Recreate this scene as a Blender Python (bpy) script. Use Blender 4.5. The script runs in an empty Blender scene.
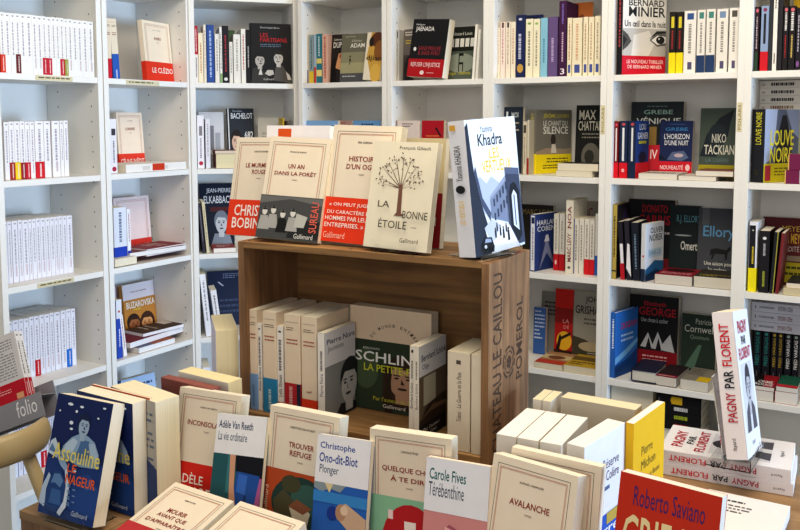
# ---------------------------------------------------------------- helpers
import bpy, bmesh, math, random
from mathutils import Matrix, Vector, Euler
C = bpy.context.scene.collection
PI = math.pi
def R(a): return math.radians(a)
def lin(c):
    return c/12.92 if c <= .04045 else ((c+.055)/1.055)**2.4
def rgb(h):
    h = h.lstrip('#')
    if len(h) == 3: h = ''.join(x*2 for x in h)
    return tuple(lin(int(h[i:i+2], 16)/255) for i in (0, 2, 4)) + (1,)
MATS = {}
def nodes(name):
    m = bpy.data.materials.new(name); m.use_nodes = True
    nt = m.node_tree; return m, nt, nt.nodes['Principled BSDF']
def nd(nt, t, **kw):
    n = nt.nodes.new(t)
    for k, v in kw.items(): setattr(n, k, v)
    return n
def paper(h, rough=.55, var=.05):
    """printed paper: base colour mottled a little by procedural noise"""
    key = ('p', h, rough)
    if key in MATS: return MATS[key]
    m, nt, b = nodes('paper_'+h)
    c = rgb(h)
    tc = nd(nt, 'ShaderNodeTexCoord'); n = nd(nt, 'ShaderNodeTexNoise'); r = nd(nt, 'ShaderNodeValToRGB')
    n.inputs['Scale'].default_value = 35; n.inputs['Detail'].default_value = 3
    nt.links.new(tc.outputs['Object'], n.inputs['Vector'])
    r.color_ramp.elements[0].color = tuple(x*(1-var) for x in c[:3])+(1,)
    r.color_ramp.elements[1].color = tuple(min(1, x*(1+var)) for x in c[:3])+(1,)
    nt.links.new(n.outputs['Fac'], r.inputs['Fac']); nt.links.new(r.outputs['Color'], b.inputs['Base Color'])
    b.inputs['Roughness'].default_value = rough
    b.inputs['Specular IOR Level'].default_value = .2
    MATS[key] = m; return m
def pages_mat(h):
    """stack of paper sheets: fine lines along the thickness"""
    key = ('pg', h)
    if key in MATS: return MATS[key]
    m, nt, b = nodes('page_edges_'+h)
    c = rgb(h)
    tc = nd(nt, 'ShaderNodeTexCoord'); mp = nd(nt, 'ShaderNodeMapping'); mp.inputs['Scale'].default_value = (3, 900, 3)
    n = nd(nt, 'ShaderNodeTexNoise'); n.inputs['Scale'].default_value = 1; n.inputs['Detail'].default_value = 2
    r = nd(nt, 'ShaderNodeValToRGB')
    r.color_ramp.elements[0].position = .3; r.color_ramp.elements[1].position = .7
    r.color_ramp.elements[0].color = tuple(x*.86 for x in c[:3])+(1,); r.color_ramp.elements[1].color = c
    nt.links.new(tc.outputs['Object'], mp.inputs['Vector']); nt.links.new(mp.outputs['Vector'], n.inputs['Vector'])
    nt.links.new(n.outputs['Fac'], r.inputs['Fac']); nt.links.new(r.outputs['Color'], b.inputs['Base Color'])
    b.inputs['Roughness'].default_value = .85
    MATS[key] = m; return m
def solid(name, h, rough=.5, metal=0, spec=.4, bump=0, bscale=60, var=.06, nscale=6):
    key = ('s', name)
    if key in MATS: return MATS[key]
    m, nt, b = nodes(name); c = rgb(h)
    tc = nd(nt, 'ShaderNodeTexCoord'); n = nd(nt, 'ShaderNodeTexNoise'); r = nd(nt, 'ShaderNodeValToRGB')
    n.inputs['Scale'].default_value = nscale; n.inputs['Detail'].default_value = 4
    nt.links.new(tc.outputs['Object'], n.inputs['Vector'])
    r.color_ramp.elements[0].color = tuple(x*(1-var) for x in c[:3])+(1,)
    r.color_ramp.elements[1].color = tuple(min(1, x*(1+var)) for x in c[:3])+(1,)
    nt.links.new(n.outputs['Fac'], r.inputs['Fac']); nt.links.new(r.outputs['Color'], b.inputs['Base Color'])
    b.inputs['Roughness'].default_value = rough; b.inputs['Metallic'].default_value = metal
    b.inputs['Specular IOR Level'].default_value = spec
    if bump:
        n2 = nd(nt, 'ShaderNodeTexNoise'); n2.inputs['Scale'].default_value = bscale
        nt.links.new(tc.outputs['Object'], n2.inputs['Vector'])
        bp = nd(nt, 'ShaderNodeBump'); bp.inputs['Strength'].default_value = bump
        nt.links.new(n2.outputs['Fac'], bp.inputs['Height']); nt.links.new(bp.outputs['Normal'], b.inputs['Normal'])
    MATS[key] = m; return m
def wood(name, dark, light, scale=(40, 40, 2.5), rough=.6, knots=True):
    """softwood: grain stretched along the local axis with the small scale, a few darker bands"""
    key = ('w', name)
    if key in MATS: return MATS[key]
    m, nt, b = nodes(name)
    tc = nd(nt, 'ShaderNodeTexCoord'); mp = nd(nt, 'ShaderNodeMapping'); mp.inputs['Scale'].default_value = scale
    n = nd(nt, 'ShaderNodeTexNoise'); n.inputs['Scale'].default_value = 1.6; n.inputs['Detail'].default_value = 6; n.inputs['Distortion'].default_value = .8
    r = nd(nt, 'ShaderNodeValToRGB')
    r.color_ramp.elements[0].position = .3; r.color_ramp.elements[1].position = .72
    r.color_ramp.elements[0].color = rgb(dark); r.color_ramp.elements[1].color = rgb(light)
    nt.links.new(tc.outputs['Object'], mp.inputs['Vector']); nt.links.new(mp.outputs['Vector'], n.inputs['Vector'])
    n2 = nd(nt, 'ShaderNodeTexNoise'); n2.inputs['Scale'].default_value = 7; n2.inputs['Detail'].default_value = 3
    nt.links.new(tc.outputs['Object'], n2.inputs['Vector'])
    mx = nd(nt, 'ShaderNodeMix', data_type='RGBA', blend_type='MULTIPLY'); mx.inputs['Factor'].default_value = .55
    r2 = nd(nt, 'ShaderNodeValToRGB'); r2.color_ramp.elements[0].color = (.55, .5, .45, 1); r2.color_ramp.elements[1].color = (1, 1, 1, 1)
    r2.color_ramp.elements[0].position = .3; r2.color_ramp.elements[1].position = .6
    nt.links.new(n2.outputs['Fac'], r2.inputs['Fac'])
    nt.links.new(n.outputs['Fac'], r.inputs['Fac'])
    nt.links.new(r.outputs['Color'], mx.inputs[6]); nt.links.new(r2.outputs['Color'], mx.inputs[7])
    nt.links.new(mx.outputs[2], b.inputs['Base Color'])
    bp = nd(nt, 'ShaderNodeBump'); bp.inputs['Strength'].default_value = .25; bp.inputs['Distance'].default_value = .002
    nt.links.new(n.outputs['Fac'], bp.inputs['Height']); nt.links.new(bp.outputs['Normal'], b.inputs['Normal'])
    b.inputs['Roughness'].default_value = rough
    MATS[key] = m; return m
def acrylic():
    if 'acr' in MATS: return MATS['acr']
    m, nt, b = nodes('clear_acrylic')
    b.inputs['Base Color'].default_value = (.97, .98, .98, 1); b.inputs['Roughness'].default_value = .03
    b.inputs['Transmission Weight'].default_value = 1; b.inputs['IOR'].default_value = 1.1
    MATS['acr'] = m; return m

class MB:
    """collects faces with materials, builds one mesh object"""
    def __init__(s): s.v = []; s.f = []; s.m = []; s.mats = []
    def mi(s, m):
        if m not in s.mats: s.mats.append(m)
        return s.mats.index(m)
    def face(s, pts, m):
        i = len(s.v); s.v += [tuple(p) for p in pts]; s.f.append(tuple(range(i, i+len(pts)))); s.m.append(s.mi(m))
    def mesh(s, vs, fs, m):
        i = len(s.v); s.v += [tuple(p) for p in vs]; k = s.mi(m)
        for f in fs: s.f.append(tuple(i+j for j in f)); s.m.append(k)
    def box(s, x0, y0, z0, x1, y1, z1, m, M=None):
        vs = [Vector((x, y, z)) for z in (z0, z1) for y in (y0, y1) for x in (x0, x1)]
        if M: vs = [M @ v for v in vs]
        s.mesh(vs, [(0, 2, 3, 1), (4, 5, 7, 6), (0, 1, 5, 4), (2, 6, 7, 3), (0, 4, 6, 2), (1, 3, 7, 5)], m)
    def prism(s, poly, z0, z1, m, M=None):
        """poly in xy extruded along z"""
        n = len(poly); vs = [Vector((x, y, z0)) for x, y in poly]+[Vector((x, y, z1)) for x, y in poly]
        if M: vs = [M @ v for v in vs]
        s.mesh(vs, [tuple(range(n-1, -1, -1)), tuple(range(n, 2*n))]+[(i, (i+1) % n, n+(i+1) % n, n+i) for i in range(n)], m)
    def tube(s, path, radii, m, n=12, cap=True):
        """round bar along points, radii per point (r or (rx,rz))"""
        P = [Vector(p) for p in path]; rings = []
        for i, p in enumerate(P):
            t = (P[min(i+1, len(P)-1)]-P[max(i-1, 0)]).normalized()
            up = Vector((0, 0, 1)) if abs(t.z) < .9 else Vector((0, 1, 0))
            a = t.cross(up).normalized(); b = a.cross(t).normalized()
            r = radii[i] if isinstance(radii, (list, tuple)) else radii
            ra, rb = r if isinstance(r, tuple) else (r, r)
            rings.append([p+a*ra*math.cos(2*PI*k/n)+b*rb*math.sin(2*PI*k/n) for k in range(n)])
        vs = [v for r in rings for v in r]; fs = []
        for i in range(len(P)-1):
            for k in range(n): fs.append((i*n+k, i*n+(k+1) % n, (i+1)*n+(k+1) % n, (i+1)*n+k))
        if cap: fs += [tuple(range(n-1, -1, -1)), tuple(range((len(P)-1)*n, len(P)*n))]
        s.mesh(vs, fs, m)
    def build(s, name, parent=None, smooth=False, bevel=0):
        me = bpy.data.meshes.new(name); me.from_pydata(s.v, [], s.f)
        for m in s.mats: me.materials.append(m)
        me.polygons.foreach_set('material_index', s.m)
        if smooth: me.polygons.foreach_set('use_smooth', [True]*len(s.f))
        me.update(); o = bpy.data.objects.new(name, me); C.objects.link(o)
        if bevel:
            bv = o.modifiers.new('bevel', 'BEVEL'); bv.width = bevel; bv.segments = 2; bv.limit_method = 'ANGLE'
        if parent: o.parent = parent
        return o
def thing(name, label, cat, loc=(0, 0, 0), rot=(0, 0, 0), group=None):
    o = bpy.data.objects.new(name, None); o.empty_display_size = .02; C.objects.link(o)
    o.location = loc; o.rotation_euler = rot; o['label'] = label; o['category'] = cat
    if group: o['group'] = group
    return o
def struct(o): o['kind'] = 'structure'; return o

# ---- lettering: the built-in font turned into flat polygons, normalised to the unit box
TXT = {}
def glyphs(s, bold):
    key = (s, bold)
    if key in TXT: return TXT[key]
    cu = bpy.data.curves.new('lettering', 'FONT'); cu.body = s; cu.size = 1; cu.resolution_u = 2; cu.offset = .013*bold
    cu.fill_mode = 'FRONT'
    ob = bpy.data.objects.new('lettering', cu); C.objects.link(ob)
    dg = bpy.context.evaluated_depsgraph_get(); me = ob.evaluated_get(dg).to_mesh()
    vs = [(v.co.x, v.co.y) for v in me.vertices]; fs = [tuple(p.vertices) for p in me.polygons]
    ob.evaluated_get(dg).to_mesh_clear(); bpy.data.objects.remove(ob); bpy.data.curves.remove(cu)
    if vs:
        x0 = min(v[0] for v in vs); x1 = max(v[0] for v in vs); y0 = min(v[1] for v in vs); y1 = max(v[1] for v in vs)
        sx = (x1-x0) or 1; sy = (y1-y0) or 1
        vs = [((x-x0)/sx, (y-y0)/sy) for x, y in vs]
    TXT[key] = (vs, fs); return TXT[key]

def draw(mb, P, items, rnd):
    """P(face, x, y, layer) -> point; items in face coordinates 0..1"""
    lay = 0
    for it in items:
        k = it[0]; lay += 1
        if k == 'r':
            _, f, c, x0, y0, x1, y1 = it; m = paper(c)
            mb.face([P(f, x0, y0, lay), P(f, x1, y0, lay), P(f, x1, y1, lay), P(f, x0, y1, lay)], m)
        elif k == 'e':
            _, f, c, cx, cy, rx, ry = it; m = paper(c)
            mb.face([P(f, cx+rx*math.cos(a*PI/12), cy+ry*math.sin(a*PI/12), lay) for a in range(24)], m)
        elif k == 'p':
            _, f, c, pts = it
            mb.face([P(f, x, y, lay) for x, y in pts], paper(c))
        elif k in ('t', 'T'):
            _, f, c, s, x0, y0, x1, y1 = it
            vs, fs = glyphs(s, 1 if k == 'T' else 0)
            mb.mesh([P(f, x0+(x1-x0)*x, y0+(y1-y0)*y, lay) for x, y in vs], fs, paper(c))
        elif k in ('v', 'V'):       # reads upwards
            _, f, c, s, x0, y0, x1, y1 = it
            vs, fs = glyphs(s, 1 if k == 'V' else 0)
            mb.mesh([P(f, x1-(x1-x0)*y, y0+(y1-y0)*x, lay) for x, y in vs], fs, paper(c))
        elif k == 'C':              # capitals set along an arc
            _, f, c, s, cx, cy, rx, ry, a0, a1, sz = it; n = len(s)
            for i, ch in enumerate(s):
                if ch == ' ': continue
                a = R(a0+(a1-a0)*i/max(1, n-1)); vs, fs = glyphs(ch, 1); t = a-PI/2
                mb.mesh([P(f, cx+rx*math.cos(a)+sz*1.3*((x-.5)*.75*math.cos(t)-(y-.5)*math.sin(t)), cy+ry*math.sin(a)+sz*.9*((x-.5)*.75*math.sin(t)+(y-.5)*math.cos(t)), lay) for x, y in vs], fs, paper(c))
        elif k == 'f':              # frame line
            _, f, c, x0, y0, x1, y1, w, hw = it; m = paper(c)
            for q in ((x0, y0, x1, y0+hw), (x0, y1-hw, x1, y1), (x0, y0, x0+w, y1), (x1-w, y0, x1, y1)):
                mb.face([P(f, q[0], q[1], lay), P(f, q[2], q[1], lay), P(f, q[2], q[3], lay), P(f, q[0], q[3], lay)], m)
        elif k == 'd':              # unreadable small print: broken lines
            _, f, c, x0, y0, x1, y1, n = it; m = paper(c)
            for i in range(n):
                y = y1-(y1-y0)*(i+.2)/n; hh = (y1-y0)/n*.4; x = x0; xe = x1 if rnd.random() < .8 else x0+(x1-x0)*rnd.uniform(.4, .9)
                while x < xe:
                    e = min(xe, x+(x1-x0)*rnd.uniform(.06, .2))
                    mb.face([P(f, x, y-hh, lay), P(f, e, y-hh, lay), P(f, e, y, lay), P(f, x, y, lay)], m); x = e+(x1-x0)*.035
        elif k == 'u':              # unreadable small print reading upwards on a spine
            _, f, c, x0, y0, x1, y1 = it; m = paper(c); y = y0
            while y < y1:
                e = min(y1, y+(y1-y0)*rnd.uniform(.025, .09))
                mb.face([P(f, x0, y, lay), P(f, x1, y, lay), P(f, x1, e, lay), P(f, x0, e, lay)], m); y = e+(y1-y0)*rnd.uniform(.014, .03)

def book(name, label, loc, rot, w, h, t, cover, items=(), page='f2ead6', band=None, hard=0, group=None, cat='book', seed=0):
    """x: spine 0 -> fore edge w; y: front cover 0 -> back cover t; z: foot 0 -> head h"""
    rnd = random.Random(seed)
    o = thing(name, label, cat, loc, rot, group)
    ct = .0022 if hard else .0004; ins = .003 if hard else .0002; sp = .003 if hard else .0006
    cm = paper(cover)
    mb = MB()
    # cover: one folded sheet, U in plan, with a slightly rounded spine
    rr = min(t*.35, .004 if hard else .0012)
    out = [(w, 0), (rr, 0), (rr*.3, rr*.3), (0, rr), (0, t-rr), (rr*.3, t-rr*.3), (rr, t), (w, t)]
    inn = [(w, t-ct), (sp+rr*.4, t-ct), (sp, t-ct-rr*.4), (sp, ct+rr*.4), (sp+rr*.4, ct), (w, ct)]
    ring = out+inn; n = len(ring)
    mb.mesh([(x, y, 0) for x, y in ring]+[(x, y, h) for x, y in ring], [(i, (i+1) % n, n+(i+1) % n, n+i) for i in range(n)], cm)
    for z, fl in ((0, 0), (h, 1)):
        def q(*ix):
            p = [(ring[i][0], ring[i][1], z) for i in ix]; mb.face(p if fl else p[::-1], cm)
        q(0, 13, 12, 1); q(1, 12, 11, 2); q(2, 11, 3); q(3, 11, 10, 4); q(4, 10, 5); q(5, 10, 9, 6); q(6, 9, 8, 7)
    E0 = .00025; EB = .0007
    def P(f, x, y, l):
        e = E0+.00006*l; F = f.upper()
        if f.islower(): e += EB; y = band[1]+y*(band[2]-band[1])      # on the paper band
        if F == 'F': return (x*w, -e, y*h)
        if F == 'B': return (w*(1-x), t+e, y*h)
        return (-e, t*(1-x), y*h)
    draw(mb, P, [i for i in items if i[1].isupper()], rnd)
    c = mb.build('cover', o)
    pb = MB(); pm = pages_mat(page)
    pb.box(sp+.0001, ct+.00005, ins, w-ins-.0002, t-ct-.00005, h-ins, pm)
    pb.build('page_block', o)
    if band:
        bc, b0, b1 = band; bb = MB(); bm = paper(bc); e = .00045
        pts = [(w+.0003, -e), (rr, -e), (rr*.25-e*.7, rr*.25-e*.7), (-e, rr), (-e, t-rr), (rr*.25-e*.7, t-rr*.25+e*.7), (rr, t+e), (w+.0003, t+e)]
        n = len(pts); z0 = b0*h; z1 = b1*h
        bb.mesh([(x, y, z0) for x, y in pts]+[(x, y, z1) for x, y in pts], [(i, i+1, n+i+1, n+i) for i in range(n-1)], bm)
        draw(bb, P, [i for i in items if i[1].islower()], rnd)
        bb.build('band', o)
    return o

def GA(author, lines):
    """cream cover with double frame, small author line and dark red title"""
    it = [('f', 'F', '5a4a3e', .075, .052, .925, .948, .005, .0034), ('f', 'F', 'b87a64', .105, .072, .895, .928, .004, .0028), ('f', 'F', 'b87a64', .115, .079, .885, .921, .004, .0028)]
    if not author: return it[:3]
    aw = min(.36, .011*len(author)*1.6)
    it.append(('T', 'F', '4a3c32', author, .5-aw/2, .845, .5+aw/2, .862))
    y = .735
    for s in lines:
        w = min(.72, .052*len(s))
        it.append(('T', 'F', '8a2a1e', s, .5-w/2, y-.045, .5+w/2, y)); y -= .066
    it.append(('t', 'F', '5a4c40', 'roman', .46, y-.03, .54, y-.018))
    return it
# ---------------------------------------------------------------- room
GR = 0.51680; RG = Matrix.Rotation(GR, 3, "Z"); CFL = (-1.1604, 1.3222); CA = 0.02287; CW, CD, CH, CZ = 0.546, 0.193, 0.357, 1.0050
UNITS = {1: ((-2.3218, 1.6258), 1.56771, 0.3535), 2: ((-2.3206, 2.0225), 1.56771, 0.3616), 3: ((-2.3002, 2.4052), 0.82989, 0.3642), 4: ((-1.9979, 2.6546), 0.0, 0.3508), 5: ((-1.6054, 2.6546), 0.0, 0.3556), 6: ((-1.2104, 2.6546), 0.0, 0.3642), 7: ((-0.8065, 2.6546), 0.0, 0.3649), 8: ((-0.4026, 2.6546), 0.0, 0.3645)}
D, TH, HT, PT = .258, .019, 2.36, .0196
LAM = solid('white_laminate', 'efeeea', .45, var=.015, nscale=3)
HOLE = solid('peg_hole', '55534e', .8)
STRIP = solid('label_paper', 'd8cfae', .7)
SZ = [2.0635, 1.7435, 1.4235, 1.1035, 0.7835, 0.4635, 0.1435]
def bookcase(u, label):
    (ox, oy), a, w = UNITS[u]
    t = thing('bookcase', label, 'bookcase', (ox, oy, 0), (0, 0, a), 'white bookcase bays')
    for x0 in (-PT, w):
        m = MB(); m.box(x0, 0, 0, x0+PT, D, HT, LAM)
        xs = x0+PT+.0004 if x0 < 0 else x0-.0004
        for y in (.035, .2):
            z = .2
            while z < 2.3:
                m.face([(xs, y+.0028*math.cos(k*PI/3), z+.0028*math.sin(k*PI/3)) for k in range(6)], HOLE); z += .05
        m.build('side_panel', t, bevel=.0008)
    m = MB(); m.box(-PT, D+.0005, .05, w+PT, D+.008, HT, LAM); m.build('back_panel', t)
    for z in SZ:
        m = MB(); m.box(.0005, .002, z-TH, w-.0005, D, z, LAM); m.build('shelf', t, bevel=.0008)
    m = MB(); m.box(.0005, .02, 0, w-.0005, .035, .12, LAM); m.build('plinth', t)
    m = MB(); m.box(-PT, 0, HT+.0005, w+PT, D+.008, HT+.02, LAM); m.build('top_panel', t)
    return t, w
BC = {}
for u, lb in ((1, 'white bookcase bay at far left, holding rows of white paperbacks'), (2, 'white bookcase bay second from left, with cream novels and red bands'), (3, 'narrow white bookcase bay turning the corner beside the crate'), (4, 'white bookcase bay right of the corner, behind the cream display novels'), (5, 'white bookcase bay with the black novel wearing a red band'), (6, 'white bookcase bay right of the crate, with purple spines up high'), (7, 'white bookcase bay of dark thrillers under the big eye cover'), (8, 'white bookcase bay at the right edge of the photo')):
    BC[u] = bookcase(u, lb)
def strip(u, x0, x1, z0, z1, y=-.0006, vert=None):
    m = MB(); m.box(x0, y, z0, x1, y+.0005, z1, STRIP)
    def P(f, x, yy, l): return (x0+(x1-x0)*x, y-.0002, z0+(z1-z0)*yy)
    draw(m, P, [vert] if vert else [('d', 'F', '6a6450', .08, .15, .92, .85, 1)], random.Random(u))
    o = m.build('label_strip', BC[u][0])
strip(1, .12, .255, SZ[1]-.0175, SZ[1]-.0025, .0012)
strip(2, .075, .225, SZ[1]-.0175, SZ[1]-.0025, .0012)
strip(1, .1, .235, SZ[3]-.0175, SZ[3]-.0025, .0012)
strip(6, BC[6][1]+.003, BC[6][1]+.017, 1.56, 1.65, -.0008, ('v', 'F', '7a7048', 'POLARS', .25, .08, .75, .92))
strip(7, BC[7][1]+.003, BC[7][1]+.017, 1.57, 1.655, -.0008, ('v', 'F', '7a7048', 'POLARS', .25, .08, .75, .92))
WALL = solid('wall_paint', 'dedbd2', .8, var=.02, nscale=2)
def slab(name, pts, z0, z1, m):
    b = MB(); b.prism(pts, z0, z1, m); return struct(b.build(name))
(bx, by), ya, _ = UNITS[1]
def off(u, X, Y):
    (ox, oy), a, w = UNITS[u]
    return (ox+X*math.cos(a)-Y*math.sin(a), oy+X*math.sin(a)+Y*math.cos(a))
slab('wall_left', [off(1, -2.5, .3), off(1, 2.0, .3), off(1, 2.0, .4), off(1, -2.5, .4)], 0, 2.8, WALL)
slab('wall_right', [off(8, -2.95, .32), off(8, 3, .32), off(8, 3, .42), off(8, -2.95, .42)], 0, 2.8, WALL)
# floor: grey vinyl planks
fm, nt, b = nodes('floor_vinyl')
tc = nd(nt, 'ShaderNodeTexCoord'); bk = nd(nt, 'ShaderNodeTexBrick'); bk.inputs['Scale'].default_value = 2.2
bk.inputs['Color1'].default_value = rgb('8d8e92'); bk.inputs['Color2'].default_value = rgb('7f8085'); bk.inputs['Mortar'].default_value = rgb('5c5d60'); bk.inputs['Mortar Size'].default_value = .006
nt.links.new(tc.outputs['Object'], bk.inputs['Vector']); nt.links.new(bk.outputs['Color'], b.inputs['Base Color']); b.inputs['Roughness'].default_value = .5
slab('floor', [(-5, -4), (6, -4), (6, 6), (-5, 6)], -.1, 0, fm)
# ---------------------------------------------------------------- wine crate
CWD = wood('crate_wood', '6e4f34', 'ab825a', (30, 30, 2.2))
CIN = wood('crate_inner_wood', '6e4c28', 'a67c48', (2.2, 30, 30))
CTP = wood('crate_top_wood', '7a5a36', 'ae8858', (2.2, 30, 30))
cr = thing('wine_crate', 'upturned wooden wine crate with dark stencilled side, full of novels', 'crate', (CFL[0], CFL[1], CZ), (0, 0, CA))
T = .014
m = MB(); m.box(T, 0, CH-.013, CW-T, CD, CH, CTP)
m.build('top_board', cr, bevel=.001)
m = MB(); m.box(T, 0, 0, CW-T, CD, .0115, CTP); m.build('bottom_board', cr, bevel=.001)
m = MB(); m.box(T+.0005, CD-.012, .012, CW-T-.0005, CD-.001, CH-.0135, CIN); m.build('back_board', cr)
m = MB(); m.box(0, 0, 0, T-.0003, CD*.3, CH, CWD); m.box(0, CD*.3+.0008, 0, T-.0003, CD, CH, CWD); m.build('end_board', cr, bevel=.001)
m = MB(); m.box(CW-T+.0003, 0, 0, CW, CD, CH-.004, CWD)
INK = solid('stencil_ink', '4c382a', .8, var=.25, nscale=60)
def PE(f, x, y, l): return (CW+.0004, x*CD, y*CH)
def sten(s, x0, y0, x1, y1, bold=1):
    vs, fs = glyphs(s, bold); m.mesh([PE('', x1-(x1-x0)*y, y0+(y1-y0)*x, 0) for x, y in vs], fs, INK)
sten('CHATEAU LE CAILLOU', .1, .03, .3, .93)
sten('POMEROL', .66, .33, .82, .76)
for k in range(3):      # crest between the two lines
    r0, r1 = (.2, .17) if k == 0 else ((.14, .12) if k == 1 else (.08, 0))
    n = 28
    for i in range(n):
        if (i*7+k) % 5 == 0: continue
        a0, a1 = 2*PI*i/n, 2*PI*(i+1)/n
        q = [(r0, a0), (r0, a1), (r1, a1), (r1, a0)] if r1 else [(r0, a0), (r0, a1), (0, 0)]
        m.face([PE('', .48+rr*.75*math.cos(a), .45+rr*.42*math.sin(a), 0) for rr, a in q], INK)
m.build('stencilled_end_board', cr, bevel=.001)
for x in (.02, .26, CW-.02):
    m = MB(); m.tube([(x, .012, CH), (x, .012, CH+.0012)], .0025, solid('nail_steel', '6a6660', .4, .8), 8); m.build('nail', cr)
# ---------------------------------------------------------------- table under everything
TZ = .905
TW = wood('table_wood', '8d6c48', 'b5946c', (2, 25, 25))
tb = thing('display_table', 'wooden display table almost hidden under the books', 'table', (CFL[0], CFL[1], 0), (0, 0, CA))
m = MB(); m.box(-.01, -.5, TZ-.03, 1.12, .47, TZ, TW); m.build('tabletop', tb, bevel=.002)
for x, y in ((.01, -.48), (1.05, -.48), (.01, .4), (1.05, .4)):
    m = MB(); m.box(x, y, 0, x+.05, y+.05, TZ-.0305, TW); m.build('leg', tb, bevel=.002)
pe = thing('wooden_pedestal', 'wooden box pedestal under the swimmer books at lower left', 'pedestal', (CFL[0], CFL[1], 0), (0, 0, CA))
PX0, PX1, PY0, PY1 = -.211, -.0115, -.36, .24
m = MB()
for k in range(4):
    y0 = PY0+(PY1-PY0)*k/4; m.box(PX0, y0+.0006, TZ-.016, PX1, y0+(PY1-PY0)/4-.0006, TZ, TW)
m.build('top_planks', pe, bevel=.001)
for y0, y1 in ((PY0+.002, PY0+.016), (PY1-.016, PY1-.002)):
    m = MB(); m.box(PX0+.002, y0, 0, PX1-.002, y1, TZ-.0165, CWD); m.build('side_panel', pe)
for x0 in (PX0+.002, PX1-.016):
    m = MB(); m.box(x0, PY0+.0165, 0, x0+.014, PY1-.0165, TZ-.0165, CWD); m.build('end_panel', pe)
rs = thing('wooden_riser', 'low wooden riser box under the wine crate', 'riser', (CFL[0], CFL[1], TZ+.0003), (0, 0, CA))
m = MB(); hh = CZ-TZ-.0008
m.box(.01, .012, 0, CW-.01, .024, hh, CTP); m.box(.01, CD-.02, 0, CW-.01, CD-.008, hh, CTP); m.build('side_rail', rs)
m = MB(); m.box(.01, .0245, 0, .022, CD-.0205, hh, CTP); m.box(CW-.022, .0245, 0, CW-.01, CD-.0205, hh, CTP); m.build('end_rail', rs)

def Wd(x, y, z): return tuple(RG @ Vector((x, y, z)))
ACR = acrylic()
def stand(label, loc, yaw, w, t, lean, ph, lip):
    o = thing('acrylic_stand', label, 'book stand', loc, (0, 0, yaw), 'clear book stands')
    s, c = math.sin(lean), math.cos(lean); yb = t/c+.003; a = .0018
    m = MB(); m.box(-w/2, -.0042, .0001, w/2, yb+.035, .0019, ACR); m.build('base_plate', o)
    m = MB(); m.box(-w/2, -.0042, .0021, w/2, -.0024, lip, ACR); m.build('front_lip', o)
    m = MB(); P = [(yb, .0021), (yb+a/c, .0021), (yb+a/c+s*ph, .0021+c*ph), (yb+s*ph, .0021+c*ph)]
    vs = [(x, y, z) for x in (-w/2, w/2) for y, z in P]
    m.mesh(vs, [(0, 1, 2, 3), (7, 6, 5, 4), (0, 4, 5, 1), (1, 5, 6, 2), (2, 6, 7, 3), (3, 7, 4, 0)], ACR); m.build('back_plate', o)
    return o
GREY = solid('smoked_grey_plastic', '8b8a92', .35, var=.03)
DGREY = solid('dark_grey_metal', '4a4a4e', .4, .6)
def rack(loc, rot):
    o = thing('book_rack', 'grey display rack with white lettering on its front at left edge', 'display rack', loc, rot)
    m = MB(); m.box(-.12, -.006, -.058, .15, -.003, .004, GREY)
    vs, fs = glyphs('folio', 0); WH = paper('e6e4e8')
    m.mesh([(.072+.062*x, -.0064, -.042+.04*y) for x, y in vs], fs, WH); m.build('front_strip', o)
    m = MB(); m.box(-.12, -.0028, -.006, .15, .05, -.003, GREY); m.build('tray_floor', o)
    m = MB(); m.box(-.12, .0505, -.058, .15, .053, .03, GREY); m.build('back_plate', o)
    q = (Euler(rot).to_matrix()).transposed() @ Vector((0, 0, -1))
    p0 = Vector((-.1, .06, -.01)); L = (loc[2]-.02)/max(.5, -(Euler(rot).to_matrix() @ q).z)-.03
    m = MB(); m.tube([p0, p0+q*L], .011, DGREY, 14); m.build('post', o, smooth=False)
    m = MB(); m.tube([p0+q*(L-.006), p0+q*(L+.004)], .12, DGREY, 28); m.build('foot_plate', o)
    return o
# beige bentwood chair, mostly outside the frame at the left
BG = solid('beige_lacquered_wood', 'b7a47c', .35, var=.08, bump=.03, bscale=30)
ch = thing('chair', 'beige bentwood chair with rounded backrest end at left edge', 'chair', Wd(-.876, 1.84, 0), (0, 0, GR))
m = MB(); pts = []; rad = []
for i in range(22):
    a = R(-8+i*9.0)
    pts.append((-.145+.2*math.cos(a)*1.0, .0-.16*math.sin(a)+.03, .918-.0016*i*(1 if i < 10 else .4)+(-.012 if i == 0 else 0))); rad.append((.016, .034) if 0 < i < 21 else (.008, .02))
m.tube(pts, rad, BG, 16); m.build('backrest_rail', ch, smooth=True)
for sx in (1, -1):
    m = MB(); x0 = -.145+sx*.168; m.tube([(x0, .0, .9), (x0+sx*.03, .03, .76), (x0+sx*.05, .04, .45), (x0+sx*.09, .06, 0)], [(.014, .014), (.015, .015), (.018, .018), (.014, .014)], BG, 12); m.build('back_leg', ch, smooth=True)
    m = MB(); m.tube([(x0-sx*.01, -.28, .44), (x0+sx*.03, -.33, 0)], [.018, .013], BG, 12); m.build('front_leg', ch, smooth=True)
m = MB(); n = 32
m.prism([(-.145+.215*math.cos(2*PI*k/n), -.13+.21*math.sin(2*PI*k/n)) for k in range(n)], .445, .475, BG); m.build('seat', ch, bevel=.006)

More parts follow.
